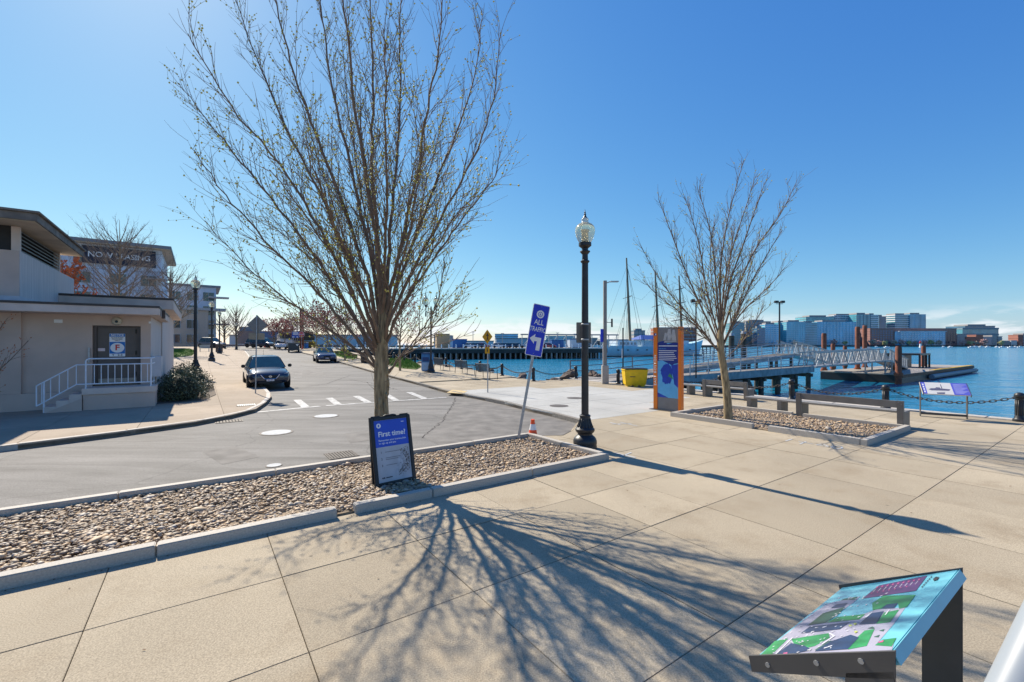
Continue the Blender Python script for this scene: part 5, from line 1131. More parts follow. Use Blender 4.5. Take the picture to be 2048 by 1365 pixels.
m = MB(); m.box(-9, 2.6, 0, 15, -.5, 12.2); m.build('wall', AC, AB2); m = MB(); m.box(-9, 1.2, -2.6, -.01, -.5, 7.2); m.build('tan_bay', AC2, AB2); m = MB(); m.box(-9.2, 3.4, -.6, 15, 12.22, 12.6); m.build('roof', MATS['roof slab grey'], AB2)
m = MB(); m.box(-9, 4.2, -3.0, -.01, 7.22, 7.7); m.build('terrace_slab', MATS['balcony slab'], AB2)
for k, z in enumerate((4.4, 9.9)): m = MB(); m.box(1.25, 4.8, -2.4, -.02, z, z+.25); m.build('balcony', MATS['balcony slab'], AB2)
for u in (-8, -5.2, -2.4): 
    for k in range(4): win(AB2, u, 0 if k > 2 else -2.61, .6+k*2.9, 1.9, 1.8)
for k in range(4): win(AB2, .3, 0 if k > 2 else -.01, .6+k*2.9, 2.0, 1.9)
FB = thing('brick_building', 'low brick and blue glass building at the end of the street', 'building', D(500, 690, 190)+Vector((0, 0, -.3)), R(8))
m = MB(); m.box(-5, 22, 0, 12, -2, 6.2); m.build('wall', mat('far brick', (.24, .17, .15), .8, var=.1), FB); m = MB(); m.box(2.2, 21.5, -.15, -.01, 3.3, 6.0); m.build('glass_band', mat('blue curtain glass', (.03, .09, .22), .15), FB)
m = MB(); m.box(-4.4, 1, .5, 4, 6.22, 8.0); m.build('roof_plant', MATS['joint dark'], FB)
LWL = thing('low_wall', 'long low brick wall across the end of the street', 'wall', D(520, 690, 150), R(3)); m = MB(); m.box(-12, 30, 0, .5, -.9, .12); m.build('wall', MATS['far brick'], LWL); m = MB(); m.box(-12.1, 30.1, -.06, .56, .121, .25); m.build('coping', WHITE, LWL)
FW = thing('warehouse', 'far pale warehouse beyond the street trees', 'warehouse', D(620, 690, 330), 0); m = MB(); m.box(-60, 60, 0, 20, -1, 7); m.build('wall', mat('pale shed', (.5, .5, .52), .7), FW); m = MB(); m.prism([(-61, -1), (61, -1), (61, 21), (-61, 21)], 7.01, 7.6); m.build('roof', MATS['roof slab grey'], FW)

# ------------------------------------------------------------------ vehicles
def wheel_mesh():
    t = MB(Matrix.Rotation(R(90), 4, 'Y')); t.lathe([(.20, -.10), (.29, -.11), (.325, -.085), (.33, 0), (.325, .085), (.29, .11), (.20, .10)], 20); tm = t.mesh('tyre', mat('tyre rubber', (.018, .018, .018), .85), True)
    r = MB(Matrix.Rotation(R(90), 4, 'Y')); r.lathe([(.205, -.095), (.20, .0), (.06, .05), (.02, .06)], 16); r.lathe([(.205, .095), (.20, 0)], 16); rm = r.mesh('rim', mat('wheel alloy', (.35, .36, .37), .35, .7), .6); return tm, rm
TYRE, RIM = wheel_mesh()
def car(label, loc, rz, paint, L=4.4, Wd=1.82, Ht=1.58, hood=.98, kind='suv', cat='car', name='parked_car', detail=2, group='cars parked along the street', plate='8 C 1 4 2'):
    """x across, front towards -y"""
    o = thing(name, label, cat, loc, rz, group); hw = Wd/2; f, r_ = -L/2, L/2
    S = [ # y, half width, bottom, mid, shoulder, crown height
        (f, hw*.70, .36, .52, .62, .66), (f+.10, hw*.88, .26, .55, .72, .76), (f+.35, hw*.97, .22, .6, .82, hood-.10), (f+.9, hw, .22, .62, .90, hood), (f+1.25, hw, .22, .64, .95, hood+.04),
        (0, hw, .22, .64, .98, hood+.05), (r_-.9, hw, .24, .66, 1.0, hood+.06), (r_-.25, hw*.97, .28, .66, .99, hood+.04), (r_-.04, hw*.86, .36, .62, .92, hood-.02), (r_, hw*.72, .45, .60, .8, .86)]
    vs, n = [], 10
    for y, w, zb, zm, zs, zc in S: vs += [(-w*.86, y, zb), (-w*.99, y, zb+.12), (-w, y, zm), (-w*.965, y, zs), (-w*.55, y, zc), (w*.55, y, zc), (w*.965, y, zs), (w, y, zm), (w*.99, y, zb+.12), (w*.86, y, zb)]
    fs_ = [(i*n+k, i*n+(k+1) % n, (i+1)*n+(k+1) % n, (i+1)*n+k) for i in range(len(S)-1) for k in range(n)]+[tuple(range(n))[::-1], tuple((len(S)-1)*n+k for k in range(n))]
    m = MB(); m.add(vs, fs_); body = m.build('body', paint, o, smooth=True); md = body.modifiers.new('s', 'SUBSURF'); md.levels = 1; md.render_levels = 2
    # greenhouse: roof sheet on pillars, panes between
    z0 = hood+.0; zr = Ht; yf0, yf1 = f+1.15, f+1.95; yr1, yr0 = (r_-.75, r_-.30) if kind == 'suv' else (r_-1.35, r_-.75)
    wb, wt = hw*.90, hw*.66
    base_ = [(-wb, yf0, z0-.03), (wb, yf0, z0-.03), (wb, yr0, z0), (-wb, yr0, z0)]; top_ = [(-wt, yf1, zr-.06), (wt, yf1, zr-.06), (wt, yr1, zr-.05), (-wt, yr1, zr-.05)]
    m = MB(); m.add(base_+top_, [(0, 1, 5, 4), (1, 2, 6, 5), (2, 3, 7, 6), (3, 0, 4, 7), (4, 5, 6, 7), (3, 2, 1, 0)]); m.build('cabin', paint, o, bev=.05, smooth=.9)
    m = MB(); m.add([(-wt*.98, yf1-.02, zr-.055), (wt*.98, yf1-.02, zr-.055), (wt*.96, yr1+.03, zr-.045), (-wt*.96, yr1+.03, zr-.045), (-wt*.72, yf1+.12, zr), (wt*.72, yf1+.12, zr), (wt*.72, yr1-.1, zr), (-wt*.72, yr1-.1, zr)], [(0, 1, 5, 4), (1, 2, 6, 5), (2, 3, 7, 6), (3, 0, 4, 7), (4, 5, 6, 7)]); m.build('roof', paint, o, smooth=.9)
    def pane(nm, q, off):
        q = [Vector(p) for p in q]; c = sum(q, Vector())/4; nn = (q[1]-q[0]).cross(q[3]-q[0]).normalized(); 
        if nn.dot(Vector(off)) < 0: nn = -nn
        m = MB(); m.poly([c+(p-c)*.93+nn*.012 for p in q]); m.build(nm, mat('tinted car glass', (.015, .06, .075), .05, var=.2, scale=2, spec=.9), o)
    B_, T_ = [Vector(p) for p in base_], [Vector(p) for p in top_]
    pane('windscreen', [B_[0], B_[1], T_[1], T_[0]], (0, -1, 1)); pane('rear_window', [B_[3], B_[2], T_[2], T_[3]], (0, 1, 1))
    for s, (i, j) in ((1, (1, 2)), (-1, (0, 3))):
        mb_, mt_ = (B_[i]+B_[j])/2, (T_[i]+T_[j])/2
        pane('side_window', [B_[i], mb_, mt_, T_[i]], (s, 0, .2)); pane('side_window', [mb_, B_[j], T_[j], mt_], (s, 0, .2))
    for sx in (-1, 1):
        for y in (f+.82, r_-.80):
            w = bpy.data.objects.new('wheel', None); COL.objects.link(w); w.parent = o; w.location = (sx*(hw-.10), y, .33); link('tyre', TYRE, w); link('rim', RIM, w, rz=0 if sx > 0 else R(180))
            m = MB(Matrix.Rotation(R(90), 4, 'Y')); m.lathe([(.375, -.07), (.375, .07)], 20); m.build('wheel_arch', mat('black trim', (.012, .012, .013), .6), o, loc=(sx*(hw-.062), y, .36))
        m = MB(); m.box(sx*(hw+.02)-.0, sx*(hw+.20), yf0+.30, yf0+.40, z0+.0, z0+.16); m.build('mirror', MATS['black trim'], o, bev=.03)
        m = MB(); m.add([(sx*hw*.50, f+.03, .66), (sx*hw*.90, f+.20, .80), (sx*hw*.93, f+.24, .70), (sx*hw*.55, f+.05, .60), (sx*hw*.50, f+.2, .66), (sx*hw*.90, f+.4, .80), (sx*hw*.93, f+.4, .70), (sx*hw*.55, f+.2, .60)], [(0, 1, 2, 3), (0, 4, 5, 1), (1, 5, 6, 2), (2, 6, 7, 3), (3, 7, 4, 0), (7, 6, 5, 4)]); m.build('headlight', mat('headlamp glass', (.45, .50, .55), .1, .3, var=.3, scale=20), o)
        m = MB(); m.box(sx*hw*.62, sx*hw*.90, r_-.10, r_-.02, .78, .92); m.build('tail_light', mat('tail lamp', (.35, .01, .01), .2), o)
    if detail > 0:
        m = MB(); m.add([(-.36, f-.012, .66), (.36, f-.012, .66), (.24, f-.03, .45), (-.24, f-.03, .45)], [(0, 1, 2, 3)]); m.build('grille', MATS['black trim'], o)
        m = MB(); m.box(-.50, .50, f-.02, f+.1, .27, .38); m.build('lower_intake', MATS['black trim'], o, bev=.02)
        m = MB(); m.box(-.16, .16, f-.055, f-.045, .385, .475); pl2 = m.build('number_plate', WHITE, o); text('2GW 431' if False else plate, .07, REDP, pl2, T(0, f-.057, .43) @ UP, bold=.015)
        if detail > 1:
            m = MB(); m.tube([(-.40, f-.02, .69), (-.24, f-.05, .50), (-.19, f-.055, .485), (.19, f-.055, .485), (.24, f-.05, .50), (.40, f-.02, .69)], .017, 6); m.build('chrome_strip', mat('chrome', (.75, .76, .78), .15, .9, var=.03), o)
            m = MB(T(0, f-.045, .60) @ UP); m.add([(r2*math.cos(2*math.pi*k/18), r2*math.sin(2*math.pi*k/18), 0) for r2 in (.042, .058) for k in range(18)], [(k, (k+1) % 18, 18+(k+1) % 18, 18+k) for k in range(18)]); m.poly([(-.065, -.01), (.065, -.01), (.065, .01), (-.065, .01)], .001); m.build('badge', MATS['chrome'], o)
            m = MB(); m.tube([(0, yr1-.3, zr-.02), (0, yr1-.2, zr+.28)], .006, 5); m.build('aerial', MATS['black trim'], o)
    return o
NAVYC = mat('blue black car paint', (.030, .038, .062), .22, .35, var=.05, coat=1.0); BLUEC = mat('dark blue car paint', (.030, .055, .13), .22, .3, var=.05, coat=1.0); WHITEC = mat('white car paint', (.62, .63, .65), .3, var=.03, coat=.6); GREYC = mat('grey car paint', (.18, .19, .2), .3, .4, coat=.6); REDC = mat('red car paint', (.35, .03, .03), .3, coat=.6)
def heading(p0, p1): return math.atan2(p1.y-p0.y, p1.x-p0.x)+R(90)
fr_ = (GS(505, 779, -.12)+GS(575, 781, -.12))/2
hd = ROT+R(-1)
back = Matrix.Rotation(hd, 3, 'Z') @ Vector((0, 1, 0))
c = fr_+back*2.0; c.z = gzp(c)-.12
car('blue-black crossover with a chrome V grille parked at the left kerb', c, hd, NAVYC, L=4.38, Wd=1.84, Ht=1.56, detail=2, plate='8SX 371')
fr2 = (GS(637, 727, -.12)+GS(671, 726.5, -.12))/2; hd2 = ROT-R(6); back = Matrix.Rotation(hd2, 3, 'Z') @ Vector((0, 1, 0)); c = fr2+back*2.1; c.z = gzp(c)-.12
car('dark blue saloon parked at the promenade kerb', c, hd2, BLUEC, L=4.5, Wd=1.82, Ht=1.46, hood=.93, kind='saloon', detail=1, plate='4MH 920')
c = GS(561, 698.3, -.12); car('white car driving up behind the dumpster', c, ROT-R(6), WHITEC, L=4.5, Wd=1.84, Ht=1.55, detail=0)
for i, (x, y, p_, lb_) in enumerate(((424, 696, GREYC, 'silver van parked at the street end by the narrow bare tree'), (528, 696, NAVYC, 'black car parked beside the road works at the street end'), (516, 695.5, GREYC, 'grey car parked before the low brick wall'))):
    c = GS(x, y); car(lb_, c, R(75), p_, L=4.6, Wd=1.85, Ht=1.75, detail=0)
# trucks
tk = GS(572, 697.5, -.12); o = thing('bucket_truck', 'white work truck with a boxy cab behind the white car', 'truck', tk, ROT-R(5), None)
m = MB(); m.box(-1.15, 1.15, -3, -.9, .5, 1.5); m.build('bonnet', WHITEC, o, bev=.12, smooth=.8); m = MB(); m.box(-1.2, 1.2, -1.4, .6, .6, 3.0); m.build('cab', WHITEC, o, bev=.12, smooth=.8); m = MB(); m.box(-1.05, 1.05, -1.43, -1.40, 1.75, 2.7); m.build('windscreen', GLASSD, o); m = MB(); m.box(-1.25, 1.25, .7, 5, .8, 2.6); m.build('box_body', WHITEC, o, bev=.05)
for sx in (-1, 1):
    for y in (-2, 3.4): l = link('wheel', TYRE, o, (sx*1.05, y, .45)); l.scale = (1.3, 1.36, 1.36)
YT = GS(597, 697.3, -.12); o = thing('road_roller_truck', 'dark yellow construction truck behind the dumpster', 'truck', YT, ROT-R(5), None)
m = MB(); m.box(-2.6, 2.6, -1.2, 1.2, 1.5, 2.3); m.build('bed', mat('dark machine', (.05, .045, .03), .6), o, bev=.05); m = MB(); m.box(-2.65, 2.65, -1.25, 1.25, .9, 1.25); m.build('yellow_beam', SIGNYEL, o, bev=.03); m = MB(); m.box(-2.6, -.9, -1.1, 1.1, 2.3, 3.5); m.build('cab', SIGNYEL, o, bev=.08); m = MB(); m.box(-.5, 2.4, -.9, .9, 2.3, 3.1); m.build('hopper', MATS['dark machine'], o, bev=.08)
for sx in (-1.7, 1.7):
    l = link('wheel', TYRE, o, (sx, -1.1, .48), R(90)); l.scale = (1.4, 1.45, 1.45)
# dumpster
dp = (GS(576, 706, -.12)+GS(599, 706, -.12))/2; o = thing('dumpster', 'dark green dumpster trailer standing in the road', 'dumpster', dp, ROT-R(8)); w = (GS(599, 706)-GS(575, 706)).length/2
m = MB(); m.add([(-w*.92, 0, .35), (w*.92, 0, .35), (w, -.05, 1.35), (-w, -.05, 1.35), (-w*.92, 3.2, .35), (w*.92, 3.2, .35), (w, 3.3, 1.35), (-w, 3.3, 1.35)], [(0, 1, 2, 3), (7, 6, 5, 4), (0, 3, 7, 4), (1, 5, 6, 2), (0, 4, 5, 1), (3, 2, 6, 7)]); m.build('bin', mat('dark bin paint', (.045, .055, .06), .6, var=.2), o, bev=.03)
m = MB(); m.box(-w-.04, w+.04, -.09, 3.34, 1.355, 1.46); m.build('rim', mat('bin rim', (.25, .27, .28), .5), o)
m = MB(T(.45, -.062, 1.1) @ UP); m.poly([(-.2, .12), (.2, .12), (0, -.15)], 0); m.build('triangle_mark', PRINTW, o)
for sx in (-1, 1): l = link('wheel', TYRE, o, (sx*w*.85, .4, .3)); l.scale = (1, .9, .9)
# signs and small stuff along the road
def cone_at(x, y, lb_):
    b = GS(x, y, -.12); o = thing('traffic_cone', lb_, 'cone', b, 0, 'orange cones at the road works'); m = MB(); m.box(-.2, .2, -.2, .2, 0, .04); m.build('foot', MATS['black rubber'], o); m = MB(); m.lathe([(.16, .04), (.04, .9), (.02, .92)], 12); m.build('cone_body', CONEO, o, smooth=.6)
for x, y, lb_ in ((529, 695.6, 'orange cone at the road works beside the black car'), (534, 696.2, 'orange cone in the middle of the road works row'), (539, 696.4, 'orange cone at the road works beside the white car'), (604, 700.5, 'orange cone on the kerb behind the dumpster')): cone_at(x, y, lb_)
b = GS(603, 700, 0); o = thing('stop_sign', 'red round STOP sign on a pole by the dumpster', 'sign', b, R(10)); zc = H+(690-669.5)*b.y/FPX-b.z; rr = 5.5*b.y/FPX
m = MB(); m.tube([(0, .04, 0), (0, .04, zc+rr)], .03, 6); m.build('pole', GALV, o); m = MB(T(0, 0, zc) @ UP); m.lathe([(rr*1.06, -.01), (rr*1.06, 0)], 8); pz = m.build('panel', PRINTW, o); m = MB(T(0, -.004, zc) @ UP); m.disc((0, 0), rr*.97, 8); m.build('red_field', mat('stop red', (.55, .02, .03), .5), pz); text('STOP', rr*.72, PRINTW, pz, T(0, -.01, zc) @ UP, bold=.02)
b = GS(591, 699.5, 0); o = thing('parking_sign', 'square blue sign board above the dumpster', 'sign', b, R(8)); s_ = b.y/FPX; zt, zb = H+(690-663)*s_-b.z, H+(690-676)*s_-b.z
m = MB(); m.tube([(0, .04, 0), (0, .04, zt)], .03, 6); m.build('pole', GALV, o); m = MB(); m.box(-7*s_, 7*s_, -.015, .015, zb, zt); pz = m.build('panel', mat('parking blue', (.02, .09, .42), .5), o)
m = MB(T(0, -.017, (zt+zb)/2) @ UP)
for yy in (.75, .3, -.1): m.poly([(-5*s_, yy*5*s_), (5*s_, yy*5*s_), (5*s_, yy*5*s_+.10), (-5*s_, yy*5*s_+.10)])
m.poly([(-6*s_, -6*s_), (-2*s_, -6*s_), (-2*s_, -4*s_), (-6*s_, -4*s_)]); m.poly([(2*s_, -6*s_), (5*s_, -6*s_), (5*s_, -4*s_), (2*s_, -4*s_)]); m.build('print', PRINTW, pz)
b = GS(623.5, 696.6, 0); s_ = b.y/FPX; o = thing('sandwich_sign', 'yellow message board standing on the promenade', 'sign', b, R(5)); m = MB(); m.box(-7.5*s_, 7.5*s_, -.06, .06, .2, 13*s_); pz = m.build('panel', mat('dirty yellow board', (.45, .27, .02), .6, var=.1), o); m = MB(T(0, -.065, 0) @ UP)
for k in range(3): m.poly([(-5*s_, (3+3*k)*s_), ((5-k % 2)*s_, (3+3*k)*s_), ((5-k % 2)*s_, (4.2+3*k)*s_), (-5*s_, (4.2+3*k)*s_)])
m.build('print', INK, pz)
for sx in (-1, 1): m = MB(); m.box(sx*5*s_-.05, sx*5*s_+.05, -.3, .3, 0, .22); m.build('foot', BLACK, o)
b = GS(612.5, 696.8, 0); s_ = b.y/FPX; o = thing('portable_toilet', 'blue portable toilet beside the yellow message board', 'toilet', b, 0); m = MB(); m.box(-2.1*s_, 2.1*s_, -.5, .5, 0, 10.5*s_); m.build('cabin', mat('toilet blue', (.06, .22, .50), .6), o, bev=.04); m = MB(); m.prism([(-2.2*s_, -.55), (2.2*s_, -.55), (2.2*s_, .55), (-2.2*s_, .55)], 10.51*s_, 11.6*s_); m.build('roof', WHITE, o); m = MB(); m.box(-1.4*s_, 1.4*s_, -.53, -.505, .1, 9*s_); m.build('door', mat('toilet door', (.1, .3, .6), .6), o)
# lattice mast
b = GS(603.5, 697.2, 0); s_ = b.y/FPX; o = thing('lattice_mast', 'rusty lattice mast rising behind the stop sign', 'mast', b, .2); hgt = (697-622)*s_; w = 2.6*s_; m = MB()
for sx in (-1, 1):
    for sy in (-1, 1): m.tube([(sx*w, sy*w, 0), (sx*w, sy*w, hgt)], .07, 4)
m.build('leg', RUST, o); m = MB()
for k in range(12):
    for sy in (-1, 1): z0, z1 = hgt*k/12, hgt*(k+1)/12; m.tube([(-w, sy*w, z0), (w, sy*w, z1)], .045, 4); m.tube([(w, sy*w, z0), (-w, sy*w, z1)], .045, 4); m.tube([(-w, sy*w, z1), (w, sy*w, z1)], .05, 4)
struct(m.build('bracing', RUST, o), 'stuff'); m = MB(); m.box(-w*1.3, w*1.3, -w*1.3, w*1.3, hgt, hgt+.3); m.build('head', RUST, o)
# diamond sign seen from behind
b = GS(511, 787.5, 0); s_ = b.y/FPX; o = thing('road_sign', 'bare grey back of a diamond road sign on a thin pole', 'sign', b, rot=(0, R(.9), R(6))); zc = H+(690-652)*s_; dd = 20*s_
m = MB(); m.tube([(0, 0, -.1), (0, 0, zc+dd)], .026, 8); m.build('pole', GALV, o); BK = mat('sign back grey', (.26, .24, .215), .5, .4, var=.08)
m = MB(T(0, .045, zc) @ UP); m.prism([(dd, 0), (0, dd), (-dd, 0), (0, -dd)], -.004, 0); m.build('panel', BK, o); m = MB(T(-.03, .045, 0)); m.box(-14.5*s_, 16*s_, 0, .004, H+(690-681)*s_, H+(690-668)*s_); m.build('lower_plate', mat('tan sign back', (.34, .28, .20), .5, .3), o)
# pedestrian sign
b = GS(974.5, 786, 0); s_ = b.y/FPX; o = thing('pedestrian_sign', 'yellow diamond pedestrian crossing sign with a small plate below', 'sign', b, R(-42)); zc = H+(690-674)*s_; dd = 14.5*s_
m = MB(); m.tube([(0, .03, -.05), (0, .03, zc+dd*.6)], .026, 8); m.build('pole', GALV, o)
m = MB(T(0, 0, zc) @ UP); m.prism([(dd, 0), (0, dd), (-dd, 0), (0, -dd)], -.004, 0); pz = m.build('panel', SIGNYEL, o)
m = MB(T(0, -.0015, zc) @ UP); k = dd/.30
m.disc((.01*k, .155*k), .028*k, 10); m.poly([(-.02*k, .12*k), (.04*k, .12*k), (.05*k, .0), (.0, -.01*k)]); m.poly([(.0, .0), (.05*k, .0), (.03*k, -.09*k), (-.04*k, -.18*k), (-.07*k, -.17*k), (-.01*k, -.08*k)]); m.poly([(.02*k, -.02*k), (.05*k, -.0), (.06*k, -.08*k), (.09*k, -.17*k), (.06*k, -.18*k), (.02*k, -.08*k)]); m.poly([(-.02*k, .11*k), (-.08*k, .03*k), (-.06*k, .02*k), (0, .07*k)]); m.poly([(.04*k, .11*k), (.1*k, .03*k), (.08*k, .02*k), (.04*k, .06*k)]); m.build('walking_figure', INK, pz)
m = MB(T(0, 0, H+(690-701)*s_) @ UP); m.prism(rrect(6.5*s_, 6.5*s_, .02), -.004, 0); p2 = m.build('lower_plate', SIGNYEL, o); m = MB(T(0, -.0015, H+(690-701)*s_) @ UP); m.poly([(-.025, .08), (.025, .08), (.025, -.02), (.05, -.02), (0, -.1), (-.05, -.02), (-.025, -.02)]); m.build('arrow', INK, p2)
# promenade bins and benches
b = GS(855, 744, 0); o = thing('recycling_bin', 'blue solar litter bin at the foot of the double lamp', 'bin', b, R(-12))
BB = mat('bin blue', (.05, .20, .42), .45, var=.1); m = MB(); m.box(-.34, .34, -.34, .34, .05, 1.28); m.build('body', BB, o, bev=.05); m = MB(); m.box(-.36, .36, -.36, .36, 1.282, 1.36); m.build('lid', mat('bin dark blue', (.02, .06, .18), .4), o, bev=.03); m = MB(); m.box(-.24, .24, -.36, -.342, .75, 1.05); m.build('hopper_door', MATS['bin dark blue'], o, bev=.01); m = MB(); m.box(-.26, .26, -.352, -.342, .15, .68); m.build('poster', mat('pale blue poster', (.3, .45, .6), .5), o)
b = GS(729, 726.5, 0); o = thing('litter_bin', 'dark round litter bin under the promenade trees', 'bin', b); m = MB(); m.lathe([(.3, 0), (.34, .3), (.36, .95), (.3, 1.0)], 16); m.build('body', BLACK, o, smooth=.6); m = MB(); m.lathe([(.38, 1.0), (.38, 1.05), (.2, 1.15)], 16); m.build('lid', BLACK, o)
b = GS(438.5, 705, 0); o = thing('litter_bin', 'brown slatted litter bin with a pale lid on the left pavement', 'bin', b); s_ = b.y/FPX; rr = 6*s_; hh = 16*s_
for k in range(16): a = 2*math.pi*k/16; m = MB(); m.box(rr*.88, rr, -rr*.17, rr*.17, .03, hh); m.build('slat', mat('bin brown', (.10, .07, .06), .7), o).rotation_euler = (0, 0, a)
m = MB(); m.lathe([(rr*1.05, hh+.01), (rr*1.05, hh+.06), (rr*.6, hh+.2), (rr*.3, hh+.22)], 18); m.build('lid', mat('pale lid', (.5, .48, .45), .5), o); m = MB(); m.lathe([(rr*.86, .02), (rr*.86, hh)], 12); m.build('liner', BLACK, o)
def mesh_bench(label, x0, y0, x1, y1):
    a, c = GS(x0, y0), GS(x1, y1); w = (c-a).length; o = thing('mesh_bench', label, 'bench', (a+c)/2, math.atan2(c.y-a.y, c.x-a.x), 'metal mesh benches on the promenade')
    MG_ = mat('grey mesh metal', (.13, .14, .15), .5, .5, var=.1)
    for k in range(2):
        x = -w/2+.05+k*(w/2); m = MB()
        for j in range(8): m.bar((x+j*(w/2-.1)/7, .06, .46), (x+j*(w/2-.1)/7, -.02, .92), .045, .012)
        m.tube([(x-.02, -.02, .92), (x+w/2-.08, -.02, .92)], .018, 6); m.build('back', MG_, o)
    m = MB()
    for j in range(6): m.box(-w/2+.03, w/2-.03, .10+j*.075, .10+j*.075+.055, .43, .45)
    m.build('seat', MG_, o)
    for sx in (-1, 1):
        m = MB(); m.tube([(sx*w/2, .0, 0), (sx*w/2, .04, .44), (sx*w/2, -.03, .93)], .02, 6); m.build('leg', BLACK, o); m = MB(); m.tube([(sx*w/2, .56, 0), (sx*w/2, .54, .62), (sx*w/2, .46, .68), (sx*w/2, .0, .66)], .02, 6); m.build('arm_rest', BLACK, o, smooth=.9)
mesh_bench('metal mesh bench beside the pedestrian sign', 951, 756.5, 979, 761); mesh_bench('metal mesh bench in the middle of the promenade row', 910, 747, 934, 751); mesh_bench('metal mesh bench just behind the double lamp', 868, 740, 886, 742.5)
b = GS(409, 703.5, 0); o = thing('mesh_bench', 'small pale bench at the edge of the left lawn', 'bench', b, R(30)); m = MB(); m.box(-.6, .6, -.2, .25, .42, .47); m.build('seat', GALV, o); m = MB(); m.box(-.6, .6, .26, .3, .5, .9); m.build('back', GALV, o)
for sx in (-.5, .5): m = MB(); m.box(sx-.03, sx+.03, -.2, .28, 0, .419); m.build('leg', GALV, o)

# ------------------------------------------------------------------ waterfront: rocks, poles, pier, gangways, dock
ROCKS = [MB() for _ in range(5)]
for i, r_ in enumerate(ROCKS):
    rg = random.Random(60+i); r_.blob((0, 0, 0), (1, .8, .62), 2, .20, rg)
ROCKS = [r_.mesh('rock', ROCKM) for r_ in ROCKS]
def rock(p, s, label, i, rot=None):
    o = link('rock', ROCKS[i % 5], None, p); o.scale = (s, s, s); o.rotation_euler = rot or (rnd.uniform(-.4, .4), rnd.uniform(-.4, .4), rnd.uniform(0, 6)); tag(o, label, 'rock', 'rocks along the shore'); return o
for i in range(46):                                  # rubble at the foot of the chain, cove side
    t = rnd.random(); v = 20.3+t*22; u = interp([(15.9, 20.2)]+SH[1:], v)+rnd.uniform(-.1, .9); s = rnd.uniform(.16, .42); rock(UV(u, v, gz(v)-rnd.uniform(.05, .45)), s, 'brown rubble stone lying along the cove edge under the chain', i)
for i, (x, y, d, s) in enumerate(((1130, 750, 27.5, .85), (1142, 744, 28.6, 1.2), (1152, 756, 28, .7), (1108, 757, 26.6, .65), (1122, 760, 26.2, .6), (1086, 762, 25.8, .5), (1186, 744, 29.5, .9), (1195, 748, 29, .7))):
    rock(D(x, y+5, d), s*.45, 'dark shore boulder heaped beside the pier entrance' if i < 6 else 'dark boulder behind the grey lamp pole, '+('the larger' if i == 6 else 'the smaller')+' of two', i)
for i, (u, v, s) in enumerate(((24, 17.5, 1.1), (26, 18.6, 1.3), (21, 15, .8), (20.3, 13.5, .7), (22.5, 16.2, 1.0), (33, 18.6, 1.6), (36, 19, 1.4), (20, 10.5, .6), (29, 19, 1.2), (20.2, 16.6, .9))): rock(UV(u, v, WATER+s*.35), s, 'dark wet boulder in the water under the timber pier', i)
# modern grey lamp pole
b = G(1210, 768); o = thing('lamp_pole', 'grey square lamp pole with a flat arm beside the pier entrance', 'lamp pole', b, 0); s_ = b.y/FPX
m = MB(); m.box(-.17, .17, -.17, .17, 0, 1.0); m.build('base_cover', mat('pale base cover', (.36, .34, .32), .6, var=.1), o, bev=.02)
m = MB(); m.box(-.085, .085, -.085, .085, 1.0, 5.55); m.build('pole', GREYP, o, bev=.01)
m = MB(); m.bar((.05, 0, 5.42), (.30, 0, 5.50), .07, .05); m.bar((.28, 0, 5.50), (.72, 0, 5.50), .26, .055); m.build('luminaire', mat('pale luminaire', (.42, .42, .42), .5), o, bev=.01)
m = MB(); m.bar((.08, 0, 3.3), (.36, 0, 3.3), .03); m.box(.33, .41, -.05, .05, 3.05, 3.5); m.build('camera_bracket', BLACK, o)
m = MB(); m.box(-.24, -.09, -.02, .02, 2.25, 2.95); m.build('small_sign', SIGNBLUE, o); m = MB(); m.tube([(-.11, 0, .95), (-.11, 0, 2.2)], .02, 6); m.build('conduit', WHITE, o)
b = G(1246, 770.5); o = thing('post', 'thin black post with a white reflector beside the yellow bin', 'post', b, 0); m = MB(); m.tube([(0, 0, 0), (0, 0, 2.98)], .035, 8); m.build('shaft', BLACK, o); m = MB(); m.box(-.065, -.036, -.035, .035, 1.4, 1.9); m.build('reflector', WHITE, o)
# yellow grit bin
b = (G(1250, 773)+G(1296, 775))/2; o = thing('grit_bin', 'yellow plastic grit bin with a black lid', 'bin', b+Vector((0, .35, 0)), R(-2)); w = (G(1296, 774)-G(1250, 774)).length/2
m = MB(); m.add([(-w*.86, -.34, .07), (w*.86, -.34, .07), (w*.86, .34, .07), (-w*.86, .34, .07), (-w, -.44, .82), (w, -.44, .82), (w, .44, .82), (-w, .44, .82)], [(3, 2, 1, 0), (4, 5, 6, 7), (0, 1, 5, 4), (1, 2, 6, 5), (2, 3, 7, 6), (3, 0, 4, 7)]); m.build('body', YELLOW, o, bev=.03)
m = MB(); m.box(-w*1.05, w*1.05, -.48, .48, .80, .86); m.build('rim', YELLOW, o, bev=.02); m = MB(); m.box(-w*.98, w*.98, -.44, .44, .862, .92); m.build('lid', mat('bin lid black', (.03, .03, .035), .6), o, bev=.02)
for sx in (-.6, -.0, .6): m = MB(); m.box(sx*w-.09, sx*w+.09, -.33, .33, 0, .068); m.build('foot', YELLOW, o)
m = MB(T(-.18, -.405, .50) @ Matrix.Rotation(R(97), 4, 'X')); m.poly([(-.13, -.02), (.13, -.02), (.13, .02), (-.13, .02)]); m.build('small_logo', INK, o)

